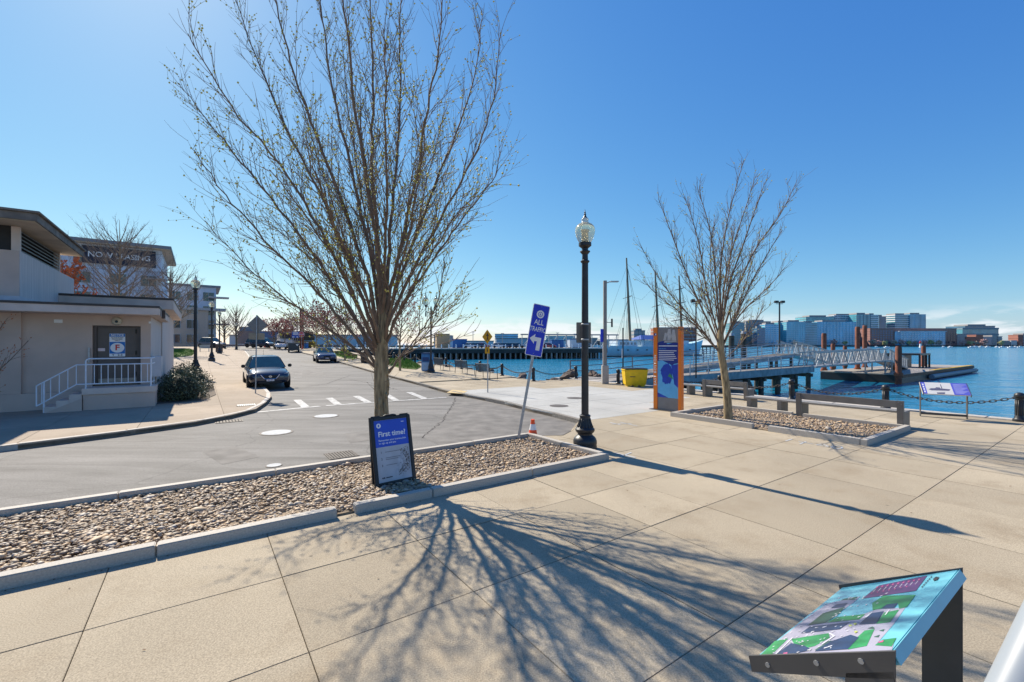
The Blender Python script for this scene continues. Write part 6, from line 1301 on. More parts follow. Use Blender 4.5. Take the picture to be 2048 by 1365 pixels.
PV0, PV1, RU0, RV1 = 17.75, 19.25, 19.45, 21.1
pier = thing('timber_pier', 'weathered timber pier on dark piles running out from the plaza', 'pier', UV(18.8, PV0), ROT)
ub = 18.8
for k, u in enumerate(frange(18.85, 47, .30)):
    m = MB(); m.box(u-ub, u-ub+.285, 0, PV1-PV0, -.08, .0+.004*(u-18)); m.build('plank', WOOD, pier)
m = MB(); m.add([(0, -.06, -.55), (28.2, -.06, -.45), (28.2, -.06, .10), (0, -.06, -.02), (0, .06, -.55), (28.2, .06, -.45), (28.2, .06, -.09), (0, .06, -.09)], [(0, 1, 2, 3), (7, 6, 5, 4), (0, 4, 5, 1), (1, 5, 6, 2), (2, 6, 7, 3), (3, 7, 4, 0)]); m.build('fascia', WOODBL, pier)
m = MB()
for v in (.4, 1.0): m.box(0, 28.2, v-.08, v+.08, -.5, -.082)
m.build('stringers', PILE, pier)
pm_ = MB(); pm_.lathe([(.21, -3.4), (.20, 0)], 10); PILEM = pm_.mesh('pile', PILE, .8)
for u in (4, 8.2, 12.4, 16, 18.6, 21.2, 24.2, 27.4):
    for v in (.15, 1.35, 3.2):
        link('pile', PILEM, pier, (u+rnd.uniform(-.3, .3), v, -.5))
    m = MB(); m.box(u-.16, u+.16, -.2, 3.5, -.85, -.55); m.build('cap_beam', PILE, pier)
ramp = thing('access_ramp', 'grey timber access ramp climbing beside the pier to the gangway', 'ramp', UV(18.8, RU0), ROT)
rz_ = lambda x: .02+1.2*max(0, min(1, (x-3)/25))
for k, u in enumerate(frange(0, 28.2, .42)):
    m = MB(); z = rz_(u+.2); m.box(u, u+.40, 0, RV1-RU0, z-.08, z); m.build('plank', WOOD, ramp)
m = MB(); 
for y in (-.04, RV1-RU0+.04):
    m.bar((0, y, rz_(0)-.2), (3, y, rz_(3)-.2), .08, .34); m.bar((3, y, rz_(3)-.2), (28.2, y, rz_(28)-.2), .08, .34)
m.build('side_beams', WOODBL, ramp)
for u in (8, 12, 16, 20, 24, 28): m = MB(); m.box(u-.12, u+.12, .05, .25, -.6, rz_(u)-.1); m.box(u-.12, u+.12, RV1-RU0-.25, RV1-RU0-.05, -.6, rz_(u)-.1); struct(m.build('trestle', PILE, ramp), 'stuff')
def railing(par, x0, x1, y, zf, step, mt, hgt=1.07, rails=(1.07, .72, .38), r=.03):
    for x in frange(x0, x1+.01, step): m = MB(); m.box(x-.03, x+.03, y-.03, y+.03, zf(x), zf(x)+hgt); m.build('rail_post', mt, par)
    for h_ in rails: m = MB(); n = 10; m.tube([(x0+(x1-x0)*k/n, y, zf(x0+(x1-x0)*k/n)+h_) for k in range(n+1)], r, 6); m.build('rail', mt, par)
RAILG = mat('grey pipe rail', (.16, .17, .19), .5, .4, var=.1); RAILL = mat('light pipe rail', (.40, .43, .46), .5, .4, var=.1)
railing(pier, 8.5, 28, .0, lambda x: .02, 2.2, RAILL); railing(ramp, .6, 28, RV1-RU0, rz_, 3.0, RAILG); railing(ramp, 9, 28, .02, rz_, 2.6, RAILL)
# aluminium gangways
def truss(name, label, P0, P1, w=1.5, hgt=1.25, nb=10, panel=True):
    P0, P1 = Vector(P0), Vector(P1); o = thing(name, label, 'gangway', P0, 0, 'aluminium gangways to the floating dock'); d = P1-P0; L = d.length; side = Vector((-d.y, d.x, 0)).normalized()*w/2; up = Vector((0, 0, 1))
    m = MB(); m.add([-side, d-side, d+side, side, -side-up*.12, d-side-up*.12, d+side-up*.12, side-up*.12], [(0, 1, 2, 3), (7, 6, 5, 4), (0, 4, 5, 1), (1, 5, 6, 2), (2, 6, 7, 3), (3, 7, 4, 0)]); m.build('deck', mat('grating grey', (.33, .35, .37), .6, .3, var=.1), o)
    for s in (-1, 1):
        m = MB(); m.bar(side*s, d+side*s, .11); m.build('bottom_chord', ALU, o); m = MB(); m.bar(side*s+up*hgt, d+side*s+up*hgt, .11); m.build('top_chord', ALU, o)
        for k in range(nb):
            a = side*s+d*(k/nb); b = side*s+d*((k+.5)/nb)+up*hgt; c = side*s+d*((k+1)/nb)
            m = MB(); m.bar(a, b, .065); m.build('brace', ALU, o); m = MB(); m.bar(b, c, .065); m.build('brace', ALU, o)
        if panel:
            m = MB()
            for k in range(int(L/.18)): p = side*s*.96+d*(k*.18/L); m.bar(p, p+up*hgt*.95, .014)
            m.build('infill_bars', ALU, o)
    return o
P_a = UV(47.2, 20.3, 1.22); P_b = UV(63.5, 21.6, -.35); truss('gangway', 'aluminium truss gangway sloping down from the top of the ramp', P_a, P_b)
P_c = UV(47.2, 18.4, .05); P_d = UV(63, 17.2, .35); truss('gangway', 'aluminium truss gangway running level from the pier head', P_c, P_d, w=1.6, hgt=1.3)
truss('gangway', 'aluminium gangway descending on to the floating dock deck', UV(63.4, 17.2, .35), UV(76, 18.6, -1.0), w=1.6, hgt=1.2, nb=8)
truss('gangway', 'short aluminium ramp crossing towards the rusty dock piles', UV(63.5, 20.4, -.2), UV(74, 20.9, .5), w=1.4, hgt=1.1, nb=7)
tw = thing('gangway_tower', 'aluminium landing frame holding the gangways above the dock', 'landing frame', UV(62.2, 16.4), ROT); m = MB(); m.box(0, 2.4, 0, 2.0, .18, .28); m.build('platform', ALU, tw)
for x in (.05, 2.25):
    for y in (.05, 1.85): m = MB(); m.box(x, x+.12, y, y+.12, -1.1, 1.6); m.build('leg', ALU, tw)
m = MB(); m.bar((.1, .1, -1), (2.3, .1, .2), .06); m.bar((2.3, .1, -1), (.1, .1, .2), .06); m.build('cross_brace', ALU, tw)
dock = thing('floating_dock', 'long black floating dock with a timber deck and yellow edge', 'dock', UV(62, 15), ROT)
m = MB(); m.box(0, 35, 0, 7.7, WATER-.5, -1.22); m.build('float', HULLD, dock, bev=.05)
for k in range(35): m = MB(); m.box(k+.01, k+.99, -.05, 7.75, -1.218, -1.10); m.build('deck_board', WOOD, dock)
m = MB(); m.box(13, 34.9, -.06, .5, -1.098, -1.03); m.build('yellow_edge', mat('yellow dock edge', (.50, .30, .04), .7, var=.2), dock); m = MB(); m.box(-.03, 35, -.12, -.055, -1.45, -1.15); m.build('rub_rail', mat('rusty rub rail', (.20, .09, .05), .8, var=.3), dock)
m = MB(); m.tube([(10, -.35, -1.75), (34.5, -.35, -1.75)], .28, 10); m.build('fender', mat('grey fender', (.22, .24, .26), .6), dock)
for x, d, y, r_ in ((1648, 55.5, 667, .28), (1666, 62, 688, .27), (1690, 68, 692, .27), (1715, 58, 654, .28), (1729.5, 63, 651, .28), (1797, 47.3, 693, .29), (1847, 66, 692, .28)):
    p = D(x, 690, d); zt = H+(690-y)*d/FPX; o = thing('dock_pile', {1648: 'rusty steel pile at the pier-head corner of the floating dock', 1666: 'short rusty steel pile behind the sloping truss gangway', 1690: 'short rusty steel pile between the two truss gangways', 1715: 'tall rusty steel pile, shorter of the close pair behind the landing frame', 1729.5: 'tallest rusty steel pile, one of the close pair behind the landing frame', 1797: 'rusty steel pile standing at the near corner of the floating dock', 1847: 'rusty steel pile beside the black shelter on the dock'}[x], 'pile', (p.x, p.y, WATER-1), 0, 'rusty steel dock piles'); m = MB(); m.lathe([(r_, 0), (r_, zt-WATER+.8), (r_*.8, zt-WATER+1.0)], 14); m.build('shaft', RUST, o, smooth=.6); m = MB(); m.lathe([(r_*1.35, 1.0+.85), (r_*1.35, 1.0+1.2)], 14); m.build('collar', mat('orange rust collar', (.30, .09, .04), .8, var=.3), o)
sh_ = thing('dock_shelter', 'small black shelter with pale openings on the floating dock', 'shelter', UV(80, 17.4, -1.1), ROT); m = MB(); m.box(-.1, 5.0, .0, 4.1, 1.75, 2.0); m.build('roof', BLACK, sh_)
for x in (0, 1.6, 3.2, 4.7): m = MB(); m.box(x, x+.2, 0, .2, 0, 1.748); m.box(x, x+.2, 3.8, 4, 0, 1.748); struct(m.build('post', BLACK, sh_), 'stuff')
m = MB(); m.box(.3, 4.7, 2.0, 2.1, 0, 1.7); m.build('back_wall', BLACK, sh_)
def flood(x, d, y0, yt, label):
    p = D(x, 690, d); zt = H+(690-yt)*d/FPX; z0 = H+(690-y0)*d/FPX; o = thing('floodlight_pole', label, 'light pole', (p.x, p.y, z0), 0, 'black twin floodlight poles on the pier'); m = MB(); m.tube([(0, 0, 0), (0, 0, zt-z0)], .0016*d, 8); m.build('pole', BLACK, o); m = MB(); m.bar((-.0075*d, 0, zt-z0-.2), (.0075*d, 0, zt-z0-.2), .05); m.build('arm', BLACK, o)
    for s in (-1, 1): m = MB(); m.box(s*.007*d-.004*d, s*.007*d+.004*d, -.15, .15, zt-z0-.12, zt-z0+.1); m.build('floodlight', BLACK, o, bev=.03)
flood(1559, 42, 706, 604, 'black twin floodlight pole at the seaward end of the ramp'); flood(1392, 29, 757, 602, 'black twin floodlight pole at the pier behind the pylon')
for x, d, yt, y0 in ((1463, 48, 672, 730), (1487, 50, 668, 733)):
    p = D(x, 690, d); z0 = WATER-.5; zt = H+(690-yt)*d/FPX; o = thing('mooring_pile', 'dark mooring pile beyond the ramp railing, '+('the lower' if x == 1463 else 'the taller')+' of two', 'pile', (p.x, p.y, z0), .2, 'dark mooring piles'); m = MB(); m.lathe([(.3, 0), (.28, zt-z0)], 8); m.build('shaft', PILE, o); m = MB(); m.lathe([(.3, zt-z0), (.2, zt-z0+.3)], 8); m.build('cap', GALV, o)

# ------------------------------------------------------------------ sailing ship
sp0, sp1 = D(1195, 690, 156), D(1402, 690, 178); Ls = Vector((sp1.x-sp0.x, sp1.y-sp0.y)).length
ship = thing('sailing_ship', 'pale blue three-masted sailing ship moored across the cove', 'ship', (sp0.x, sp0.y, WATER), math.atan2(sp1.y-sp0.y, sp1.x-sp0.x))
HULL = mat('pale blue hull', (.44, .68, .79), .5, var=.12, scale=.5)
vs, fs_ = [], []; st = np.linspace(0, 1, 22); n = 9
for t in st:
    b = 4.2*min(1, (math.sin(min(1, t/.35)*math.pi/2)**.6*.85+.15) if t < .35 else (math.cos(max(0, (t-.6)/.4)*math.pi/2)**.7)); b = max(b, .12); zt = 3.5+.6*(1-t)**4+2.6*max(0, (t-.55)/.45)**1.8
    rk = 2.6*max(0, (t-.72)/.28)**1.5; rk0 = -1.6*max(0, (.16-t)/.16)
    for k in range(n):
        q = k/(n-1); z = -.6+(zt+.6)*q; y = b*(.35+.65*q**.5); vs.append((t*Ls*.97+(rk+rk0)*q, -y, z))
    for k in range(n):
        q = 1-k/(n-1); z = -.6+(zt+.6)*q; y = b*(.35+.65*q**.5); vs.append((t*Ls*.97+(rk+rk0)*q, y, z))
N2 = 2*n
fs_ = [(i*N2+k, i*N2+(k+1) % N2, (i+1)*N2+(k+1) % N2, (i+1)*N2+k) for i in range(21) for k in range(N2)]+[tuple(range(N2)), tuple(21*N2+k for k in range(N2))[::-1]]
m = MB(); m.add(vs, fs_); m.build('hull', HULL, ship, smooth=.6)
m = MB(); m.add([(v[0], v[1]*1.01, -.55+(v[2] > 0)*.0+.75*(k % N2 in range(n-1, 0, -1) and 0)) for k, v in enumerate(vs)][:0], []); m.box(2.2, Ls*.93, -3.6, 3.6, -.3, .28); m.build('boot_stripe', HULLD, ship)
for k in range(9): m = MB(T(6+k*4.3, -4.0, 2.35) @ UP); m.lathe([(.22, -.4), (.22, .28)], 10); m.build('porthole', GLASSD, ship)
DH = mat('white deckhouse', (.70, .71, .72), .5, var=.06, scale=.5)
m = MB(); m.box(7, 16, -2.4, 2.4, 3.4, 5.6); dh = m.build('deckhouse', DH, ship, bev=.1)
for k in range(5): m = MB(); m.box(8+k*1.6, 8.8+k*1.6, -2.46, -2.401, 4.3, 5.0); m.build('window', GLASSD, dh)
m = MB(); m.box(17.5, 30, -2.6, 2.6, 3.3, 5.9); m.build('saloon', DH, ship, bev=.1)
CANV = mat('blue canvas', (.02, .08, .34), .7, var=.1)
m = MB(); m.add([(16.8, -3.4, 6.1), (31, -3.4, 6.1), (31, 3.4, 6.1), (16.8, 3.4, 6.1), (19.5, 0, 7.8), (29, 0, 7.8)], [(0, 1, 5, 4), (1, 2, 5), (2, 3, 4, 5), (3, 0, 4), (3, 2, 1, 0)]); m.build('awning', CANV, ship)
for k in range(6): m = MB(); m.box(17.2+k*2.7, 17.35+k*2.7, -3.3, -3.15, 3.5, 6.1); m.build('awning_post', WHITE, ship)
m = MB(); m.box(36, 42, -2, 2, 4.2, 5.8); m.build('forecastle', DH, ship, bev=.1)
MAST = mat('varnished mast', (.22, .16, .10), .5, var=.15)
masts = [(Ls*.26, 33.7, -.012), (Ls*.53, 29.5, .0), (Ls*.77, 29.0, -.01)]
for i, (x, z, rk) in enumerate(masts):
    m = MB(); m.tube([(x+1.6, 0, 2), (x+.8, 0, z*.5), (x-.3, 0, z+2.1)], [.55, .45, .26], 10); ma = m.build('mast', MAST, ship, smooth=.8)
    m = MB(); m.tube([(x-1.9, 0, z*.62), (x+2.2, 0, z*.66)], .10, 6); m.tube([(x+.5, -1.6, z*.64), (x+.5, 1.6, z*.64)], .08, 6); m.build('spreader', MAST, ma)
    if i == 2:
        for zz, hw_ in ((8.5, 6.6), (14, 6.2), (20.5, 5.0), (26, 3.6)): m = MB(); m.tube([(x-hw_*.95, -hw_*.25, zz-.8), (x+.6, -.3, zz), (x+hw_*.95, hw_*.25, zz+.8)], [.14, .22, .14], 6); m.build('yard', MAST, ma)
    m = MB()
    for dx in (-5, -3.2, 3.2, 5.2): m.tube([(x+.1, 0, z*.97), (x+dx, -3.6, 4)], .06, 3); m.tube([(x+.6, 0, z*.64), (x+dx*.6, 3.6, 4)], .05, 3)
    struct(m.build('rigging', BLACK, ma), 'stuff')
m = MB()
for a, c in ((0, 1), (1, 2)):
    xa, za, xb, zb = masts[a][0], masts[a][1], masts[c][0], masts[c][1]; m.tube([(xa, 0, za), ((xa+xb)/2, 0, (za+zb)/2-2.5), (xb, 0, zb)], .03, 3); m.tube([(xa, 0, za*.66), ((xa+xb)/2, 0, za*.62), (xb, 0, zb*.9)], .03, 3)
m.tube([(masts[2][0], 0, 26), (Ls+4.5, 0, 7.5)], .035, 3); m.tube([(masts[0][0], 0, 33), (1, 0, 5)], .035, 3); struct(m.build('stays', BLACK, ship), 'stuff')
m = MB(); m.tube([(Ls*.96, 0, 6.0), (Ls+5.0, 0, 7.8)], [.25, .1], 8); m.build('bowsprit', MAST, ship)
m = MB()
for k in range(13): x = 1.5+k*3.4; m.tube([(x, -3.7, 3.4), (x, -3.7, 4.6)], .05, 4)
m.tube([(1.5, -3.7, 4.6), (40, -3.7, 4.9)], .05, 4); m.build('guard_rail', WHITE, ship)

# ------------------------------------------------------------------ long pier across the water and what stands on it
LP0, LP1 = D(640, 690, 118), D(1215, 690, 137); lpa = math.atan2(LP1.y-LP0.y, LP1.x-LP0.x); LL = Vector((LP1.x-LP0.x, LP1.y-LP0.y)).length
lp = thing('long_pier', 'long concrete pier on rows of dark piles across the cove', 'pier', (LP0.x, LP0.y, WATER), lpa)
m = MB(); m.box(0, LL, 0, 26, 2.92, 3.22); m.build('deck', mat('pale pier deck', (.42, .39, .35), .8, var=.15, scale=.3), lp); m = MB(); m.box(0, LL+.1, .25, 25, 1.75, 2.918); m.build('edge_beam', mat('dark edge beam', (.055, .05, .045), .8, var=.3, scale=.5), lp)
pm2 = MB(); pm2.lathe([(.24, -1), (.24, 1.8)], 8); PM2 = pm2.mesh('pile', mat('pale pier pile', (.34, .30, .26), .8, var=.3, rnd_obj=.3))  # the piles' own pale colour, varied from pile to pile
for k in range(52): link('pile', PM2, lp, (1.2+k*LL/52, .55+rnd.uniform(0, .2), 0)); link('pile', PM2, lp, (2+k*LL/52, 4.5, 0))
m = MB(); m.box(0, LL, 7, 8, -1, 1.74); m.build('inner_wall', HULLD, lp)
pw = MB(); pw.lathe([(.16, 0), (.16, 1.0), (.08, 1.1)], 6); PW = pw.mesh('guard_post', WHITE)
for k in range(40): link('guard_post', PW, lp, (1+k*LL/40, .5, 3.22))
def onpier(x): return (x-640)/(1215-640)
def pbox(name, label, cat, x0, x1, h_, back, mt, group=None, roofm=None, dep=2.5):
    t0, t1 = onpier(x0), onpier(x1); o = thing(name, label, cat, LP0+(LP1-LP0)*t0+Vector((-math.sin(lpa)*back, math.cos(lpa)*back, 0)), lpa, group); o.location.z = WATER+3.22; w = (t1-t0)*LL
    m = MB(); m.box(0, w, 0, dep, .12, h_); m.build('body', mt, o, bev=.05)
    m = MB(); m.box(-.1, w+.1, -.1, dep+.1, h_+.005, h_+.2); m.build('roof', roofm or mt, o)
    m = MB(); k = max(1, int(w/1.2))
    for i in range(k): m.box(i*w/k+.05, i*w/k+.16, -.05, -.002, .15, h_-.1)
    m.build('ribs', mt, o); m = MB(); m.box(.2, w-.2, .2, dep-.2, 0, .119); m.build('skids', BLACK, o); return o
CONB = mat('container blue', (.02, .12, .34), .6, var=.12); CONG = mat('container grey', (.32, .33, .34), .6, var=.1); TANB = mat('tan shed', (.42, .30, .17), .7, var=.1); CONT = mat('container teal', (.04, .26, .38), .6)
pbox('shipping_container', 'blue shipping container on the long pier left of the pedestrian sign', 'container', 888, 918, 2.5, 6, CONB, 'containers on the long pier'); pbox('shipping_container', 'blue shipping container behind the leaning blue sign on the long pier', 'container', 1108, 1136, 2.4, 8, CONB, 'containers on the long pier'); pbox('shipping_container', 'white and blue striped container near the ship', 'container', 1140, 1166, 2.6, 4, mat('pale container', (.5, .56, .62), .6), 'containers on the long pier', CONB)
pbox('storage_shed', 'tan storage shed on the long pier beside the double lamp', 'shed', 858, 886, 4.2, 12, TANB, None, TANB, 6)
for i, (x, mt, nm) in enumerate(((925, WHITEC, 'white'), (938, GREYC, 'grey'), (951, REDC, 'red'), (985, WHITEC, 'white'), (998, BLUEC, 'blue'), (1012, NAVYC, 'black'), (1025, GREYC, 'grey'), (1060, WHITEC, 'white'), (1095, REDC, 'red'))):
    t = onpier(x); p = LP0+(LP1-LP0)*t+Vector((-math.sin(lpa)*5, math.cos(lpa)*5, 0)); p.z = WATER+3.22
    car(nm+' car parked on the long pier '+['beside the blue container', 'just past the blue container', 'beside the pedestrian sign', 'halfway along the deck', 'next to a white car halfway along', 'among the cars halfway along', 'at the end of the row of parked cars', 'behind the leaning blue sign', 'before the far blue container'][i], p, lpa+R(80), mt, detail=0, group='cars parked on the long pier')
far = thing('ferry_terminal', 'long white low terminal sheds beyond the long pier', 'shed', D(885, 690, 330)+Vector((0, 0, -4)), R(4)); WT = mat('terminal white', (.55, .57, .6), .6, var=.08, scale=.1)
for k, (x0, x1, h_) in enumerate(((0, 38, 6.5), (40, 70, 8.6), (72, 110, 7.2))):
    m = MB(); m.box(x0, x1, k*4, k*4+14, 0, h_); s_ = m.build('shed', WT if k != 1 else mat('grey shed', (.40, .44, .48), .6), far); m = MB(); m.box(x0-.4, x1+.4, k*4-.6, k*4+15, h_+.01, h_+.6); m.build('roof', MATS['roof slab grey'], s_)
    for j in range(int((x1-x0)/6)): m = MB(); m.box(x0+1+j*6, x0+4.6+j*6, k*4-.2, k*4-.01, .5, 3.6); m.build('bay_door', AC, s_)
brg = thing('pipe_gantry', 'pale steel gantry frame standing over the far end of the long pier', 'gantry', LP0+(LP1-LP0)*.70+Vector((-2, 15, 0)), lpa); brg.location.z = WATER+3.2
for x in np.linspace(0, 34, 12): m = MB(); m.box(x-.1, x+.1, -.1, .1, 0, 4.2); m.build('post', ALU, brg)
m = MB(); m.box(-.5, 34.5, -.3, .3, 4.201, 4.6); m.build('beam', mat('gantry dark', (.18, .21, .24), .6), brg); m = MB()
for k in range(11): m.bar((k*3.09, 0, 0), ((k+1)*3.09, 0, 4.2), .1)
m.build('bracing', ALU, brg)
for i, (x, yt) in enumerate(((900, 672), (946, 665), (1005, 668), (1085, 668), (1115, 667), (1150, 669))):
    p = D(x, 690, 145); o = thing('light_mast', 'thin grey light mast on the long pier, one of several', 'mast', (p.x, p.y, WATER+3.2), 0, 'thin light masts on the long pier'); h_ = (690-yt)*145/FPX+1.0; m = MB(); m.tube([(0, 0, 0), (0, 0, h_)], .10, 6); m.build('pole', ALU, o); m = MB(); m.box(-.5, .5, -.15, .15, h_, h_+.18); m.build('lamp_head', ALU, o)
p2_ = thing('dark_pier', 'dark timber pier stub behind the bow of the ship', 'pier', D(1388, 690, 186)+Vector((0, 0, -4.2)), R(12)); m = MB(); m.box(0, 22, 0, 8, 3.0, 3.6); m.build('deck', PILE, p2_)
for k in range(12): link('pile', PM2, p2_, (.6+k*1.85, .4, 1.2))

# ------------------------------------------------------------------ city across the harbour
shore = MB(); shore.box(-300, 2400, 985, 1900, WATER-2, .6); struct(shore.build('far_shore', mat('far shore ground', (.10, .095, .075), .9, var=.3, scale=.02)))
quay = MB(); quay.box(-300, 2400, 980, 984.9, WATER-2, 1.0); struct(quay.build('far_quay', mat('far quay stone', (.06, .055, .05), .9, var=.3, scale=.05)))
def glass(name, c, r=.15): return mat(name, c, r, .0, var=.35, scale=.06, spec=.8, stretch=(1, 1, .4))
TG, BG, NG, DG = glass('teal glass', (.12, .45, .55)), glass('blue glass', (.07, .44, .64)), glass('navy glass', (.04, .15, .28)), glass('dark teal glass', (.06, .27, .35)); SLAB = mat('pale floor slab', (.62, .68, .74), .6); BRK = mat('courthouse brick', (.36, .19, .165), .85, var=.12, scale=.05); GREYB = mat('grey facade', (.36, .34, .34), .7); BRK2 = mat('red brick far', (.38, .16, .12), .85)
def tower(label, x0, x1, yt, d, body, slab=SLAB, floors=12, mull=0, dep=40, cap=True, rz=0.0, bands=(0, 1), slabh=.28):
    a, b = D(x0, 690, d), D(x1, 690, d); w = b.x-a.x; hgt = (690-yt)*d/FPX+1.5; o = thing('tower_block', label, 'building', (a.x, a.y, .6), rz, 'buildings across the harbour')
    m = MB(); m.box(0, w, 0, dep, 0, hgt); m.build('body', body, o); fh = hgt/floors
    m = MB()
    for k in range(1, floors+1): m.box(w*bands[0]-.4, w*bands[1]+.4, -.8, dep+.2, k*fh-fh*slabh, k*fh)
    m.build('floor_slabs', slab, o)
    if mull:
        m = MB()
        for k in range(mull+1): x = w*k/mull; m.box(x-.35, x+.35, -.55, -.01, 0, hgt-fh*slabh-.1)
        m.build('mullions', slab, o)
    if cap: m = MB(); m.box(w*.2, w*.8, 8, dep-6, hgt+.1, hgt+4); m.build('roof_plant', GREYB, o)
    return o
DKS = mat('dark slab', (.16, .25, .30), .6); TSL = mat('teal slab', (.36, .55, .64), .6); WSL = mat('white slab', (.68, .70, .72), .6)
tower('low grey block with a flat top behind the ship masts', 1268, 1290, 661, 1010, GREYB, DKS, 4, 0, 30)
tower('brown brick warehouse behind the orange pylon', 1312, 1392, 655, 1020, BRK2, GREYB, 5, 10, 40, False)
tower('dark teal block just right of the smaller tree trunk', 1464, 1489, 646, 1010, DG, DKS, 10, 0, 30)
tower('grey-brown block with a dark glass corner', 1492, 1541, 643, 1030, GREYB, DKS, 9, 6, 40)
tower('navy glass block in front of the grey-brown block', 1514, 1530, 656, 990, NG, DKS, 7, 0, 20)
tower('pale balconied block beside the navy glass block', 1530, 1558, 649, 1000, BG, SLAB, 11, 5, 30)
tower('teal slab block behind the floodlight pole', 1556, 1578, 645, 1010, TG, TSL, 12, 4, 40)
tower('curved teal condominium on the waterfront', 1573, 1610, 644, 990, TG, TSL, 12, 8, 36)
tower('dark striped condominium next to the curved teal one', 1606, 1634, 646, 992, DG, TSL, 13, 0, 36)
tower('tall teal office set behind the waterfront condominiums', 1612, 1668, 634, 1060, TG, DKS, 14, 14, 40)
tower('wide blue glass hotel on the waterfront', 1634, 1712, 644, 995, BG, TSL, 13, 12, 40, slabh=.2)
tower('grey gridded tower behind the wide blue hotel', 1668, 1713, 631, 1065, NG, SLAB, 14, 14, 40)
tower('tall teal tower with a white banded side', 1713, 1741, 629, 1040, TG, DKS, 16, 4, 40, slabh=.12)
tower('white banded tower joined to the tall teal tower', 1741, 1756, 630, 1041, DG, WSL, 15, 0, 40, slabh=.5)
tower('narrow dark glass tower between two tall towers', 1758, 1772, 633, 1080, NG, NG, 12, 0, 30)
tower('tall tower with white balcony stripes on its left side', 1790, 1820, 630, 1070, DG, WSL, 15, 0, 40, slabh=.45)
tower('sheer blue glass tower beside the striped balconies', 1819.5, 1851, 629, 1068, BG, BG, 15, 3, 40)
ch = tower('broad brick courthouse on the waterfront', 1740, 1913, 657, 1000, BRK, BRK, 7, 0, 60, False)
wch = (1913-1740)*1000/FPX
for r_ in range(6):
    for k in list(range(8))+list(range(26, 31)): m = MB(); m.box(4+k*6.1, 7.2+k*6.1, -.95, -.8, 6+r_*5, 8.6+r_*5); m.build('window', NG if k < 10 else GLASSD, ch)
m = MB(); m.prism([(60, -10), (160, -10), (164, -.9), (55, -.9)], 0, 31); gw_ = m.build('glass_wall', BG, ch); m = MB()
for k in range(7): m.box(60, 160, -10.4, -10.05, 3+k*4.2, 3.5+k*4.2)
for k in range(17): m.box(60+k*6.2, 60.5+k*6.2, -10.4, -10.05, 0, 31)
m.box(57, 163, -11, -.5, 31.1, 32); m.build('glazing_bars', SLAB, gw_)
tower('dark tapered block on the point beyond the courthouse', 1930, 1990, 652, 1120, NG, DKS, 8, 0, 50); tower('dark overhanging top floors of the block on the point', 1925, 1997, 656, 1118, DG, DKS, 3, 0, 54, False)
for i, (x0, x1, yt, mt) in enumerate(((1914, 1932, 668, GREYB), (1930, 1952, 674, BRK2), (1952, 1966, 670, BRK2), (1966, 1984, 674, NG), (1984, 1996, 671, GREYB), (1994, 2004, 673, GREYB), (2006, 2020, 682, GREYB), (2022, 2034, 681, SLAB), (2036, 2046, 670, BRK2), (2046, 2060, 667, GREYB))):
    tower(['low grey shed right of the courthouse', 'red brick wharf building under the dark block', 'brick loft under the dark tapered block', 'low black shed with a pale side', 'small grey block at the foot of the point', 'narrow grey block ending the point', 'low far shed on the flat shore', 'pale low shed on the flat shore', 'far brick block at the shore end', 'far grey block at the shore end'][i], x0, x1, yt, 1010, mt, mt if mt is not SLAB else GREYB, 4, 0, 20, False)
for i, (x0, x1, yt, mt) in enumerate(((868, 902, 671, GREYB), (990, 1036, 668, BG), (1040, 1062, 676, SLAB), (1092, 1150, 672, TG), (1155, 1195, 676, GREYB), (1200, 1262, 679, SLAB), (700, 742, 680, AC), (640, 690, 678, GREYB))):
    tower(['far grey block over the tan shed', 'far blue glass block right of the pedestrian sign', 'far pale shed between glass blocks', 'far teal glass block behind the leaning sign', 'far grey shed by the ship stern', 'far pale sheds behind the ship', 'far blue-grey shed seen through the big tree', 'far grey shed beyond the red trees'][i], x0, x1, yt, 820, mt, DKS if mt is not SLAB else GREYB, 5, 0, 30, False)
fs2 = MB(); fs2.box(-900, -298, 780, 1900, WATER-2, .4); fs2.box(-299, 250, 800, 984, WATER-2, .4); struct(fs2.build('far_bank', MATS['far shore ground']))
LEAFM = [mat('pink far blossom', (.50, .30, .26), .9, var=.3), mat('olive far foliage', (.38, .36, .16), .9, var=.3), mat('brown far foliage', (.42, .32, .24), .9, var=.3)]
for i, x in enumerate((1668, 1690, 1745, 1757, 1770, 1788, 1803, 1818, 1830, 1848, 1862, 1878, 1925, 1940, 1953, 1968, 2003, 1590, 1562)):
    rg = random.Random(i); p = D(x, 690, 981.5); o = thing('shore_tree', ['pinkish', 'olive', 'brownish'][i % 3]+' spring tree on the far quay below the '+('hotel' if x < 1700 else 'brick courthouse' if x < 1900 else 'block on the point'), 'tree', (p.x, p.y, .9), 0, 'spring trees along the far quay'); m = MB(); hh = rg.uniform(9, 15)
    for k in range(70): d = rdir(rg)*rg.uniform(.3, 1); c = Vector((d.x*hh*.62, d.y*4, hh*.55+d.z*hh*.42)); m.blob(c, rg.uniform(.7, 1.7), 1, .3, rg)
    m.build('crown', LEAFM[i % 3], o); m = MB(); m.tube([(0, 0, 0), (0, 0, hh*.5)], [.5, .3], 6); m.build('trunk', TWIG, o)
b = D(1841, 690, 700); o = thing('channel_marker', 'small red and white channel marker before the courthouse', 'marker', (b.x, b.y, WATER)); m = MB(); m.lathe([(2, 0), (1.5, 2), (1.2, 6)], 10); m.build('tower', WHITE, o); m = MB(); m.lathe([(1.7, 6), (1.7, 9), (.5, 10.5)], 10); m.build('lantern', REDC, o)
rg = random.Random(8)
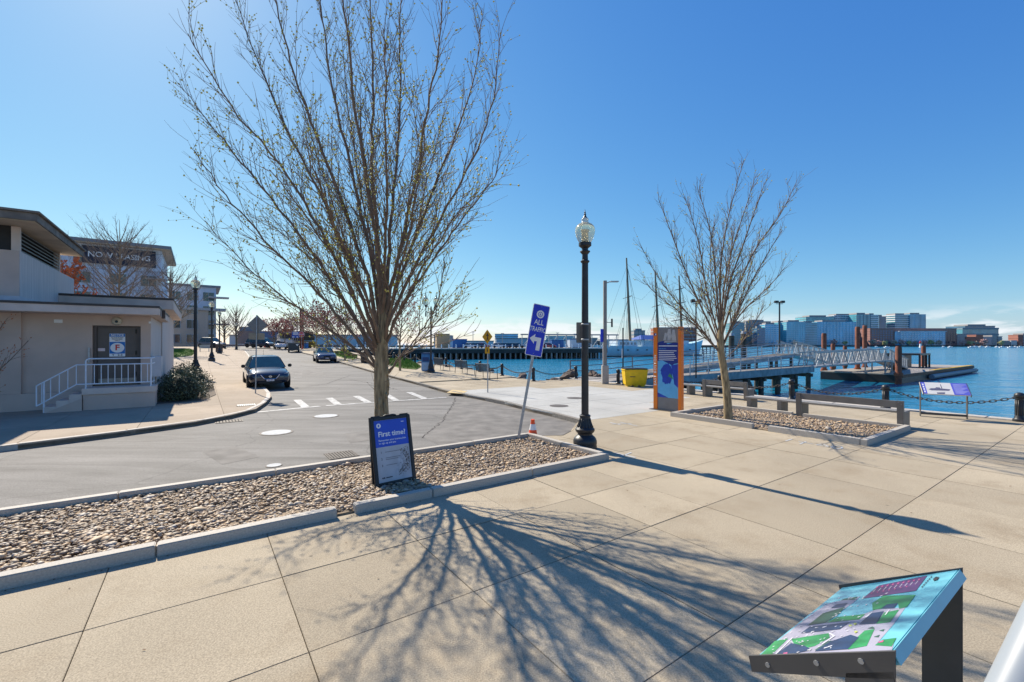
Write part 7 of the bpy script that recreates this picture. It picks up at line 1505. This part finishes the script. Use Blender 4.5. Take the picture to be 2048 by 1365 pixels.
for i, x in enumerate((1886, 1900, 1943, 1950, 1962, 1975, 1993, 2005, 2022, 2030, 2041, 1752, 1773)):
    d = rg.uniform(600, 900); p = D(x, 690, d); o = thing('sailing_boat', 'tiny white boat moored off the far shore', 'boat', (p.x, p.y, WATER), rg.uniform(-.6, .6), 'small boats moored off the far shore'); m = MB(); m.add([(-3.5, -1, 0), (3, -1, 0), (4.6, 0, .2), (3, 1, 0), (-3.5, 1, 0), (-3.7, -1.2, 1.3), (3.2, -1.2, 1.4), (5.2, 0, 1.7), (3.2, 1.2, 1.4), (-3.7, 1.2, 1.3)], [(0, 1, 2, 3, 4), (9, 8, 7, 6, 5), (0, 5, 6, 1), (1, 6, 7, 2), (2, 7, 8, 3), (3, 8, 9, 4), (4, 9, 5, 0)]); m.build('hull', WHITE, o); m = MB(); m.box(-1.5, 1.5, -.8, .8, 1.38, 2.2); m.build('cabin', WHITE, o); m = MB(); m.tube([(.5, 0, 2), (.5, 0, 9)], .08, 4); m.build('mast', ALU, o)

# ------------------------------------------------------------------ dry litter blown on the paving
rg = random.Random(77); m = MB()
def leafbit(u, v, z, s):
    a = rg.uniform(0, 6.28); p = UV(u, v, z); ca, sa = math.cos(a)*s, math.sin(a)*s; m.add([(p.x-ca, p.y-sa, p.z+.002), (p.x+sa*.4, p.y-ca*.4, p.z+s*rg.uniform(.1, .5)), (p.x+ca, p.y+sa, p.z+.003), (p.x-sa*.4, p.y+ca*.4, p.z+s*rg.uniform(.05, .3))], [(0, 1, 2, 3)])
for k in range(150): leafbit(rg.uniform(-3, 14), rg.uniform(.8, 5.5), .003, rg.uniform(.006, .016))
for k in range(170): leafbit(rg.uniform(-4, 6), VB0-abs(rg.gauss(0, .05))-.01, .003, rg.uniform(.006, .018))
for k in range(130): leafbit(rg.uniform(-4, 6), rg.uniform(VB0+.15, VB1-.15), .06, rg.uniform(.012, .03))
for k in range(120): leafbit(rg.uniform(-4.5, 6), VB1+abs(rg.gauss(0, .12))+.02, -.117, rg.uniform(.01, .022))
o = m.build('dry_litter', mat('dry leaf litter', (.16, .10, .055), .9, var=.4, scale=30), recalc=False); tag(o, 'scattered brown leaf litter on the paving and pebble bed', 'leaf litter'); struct(o, 'stuff')
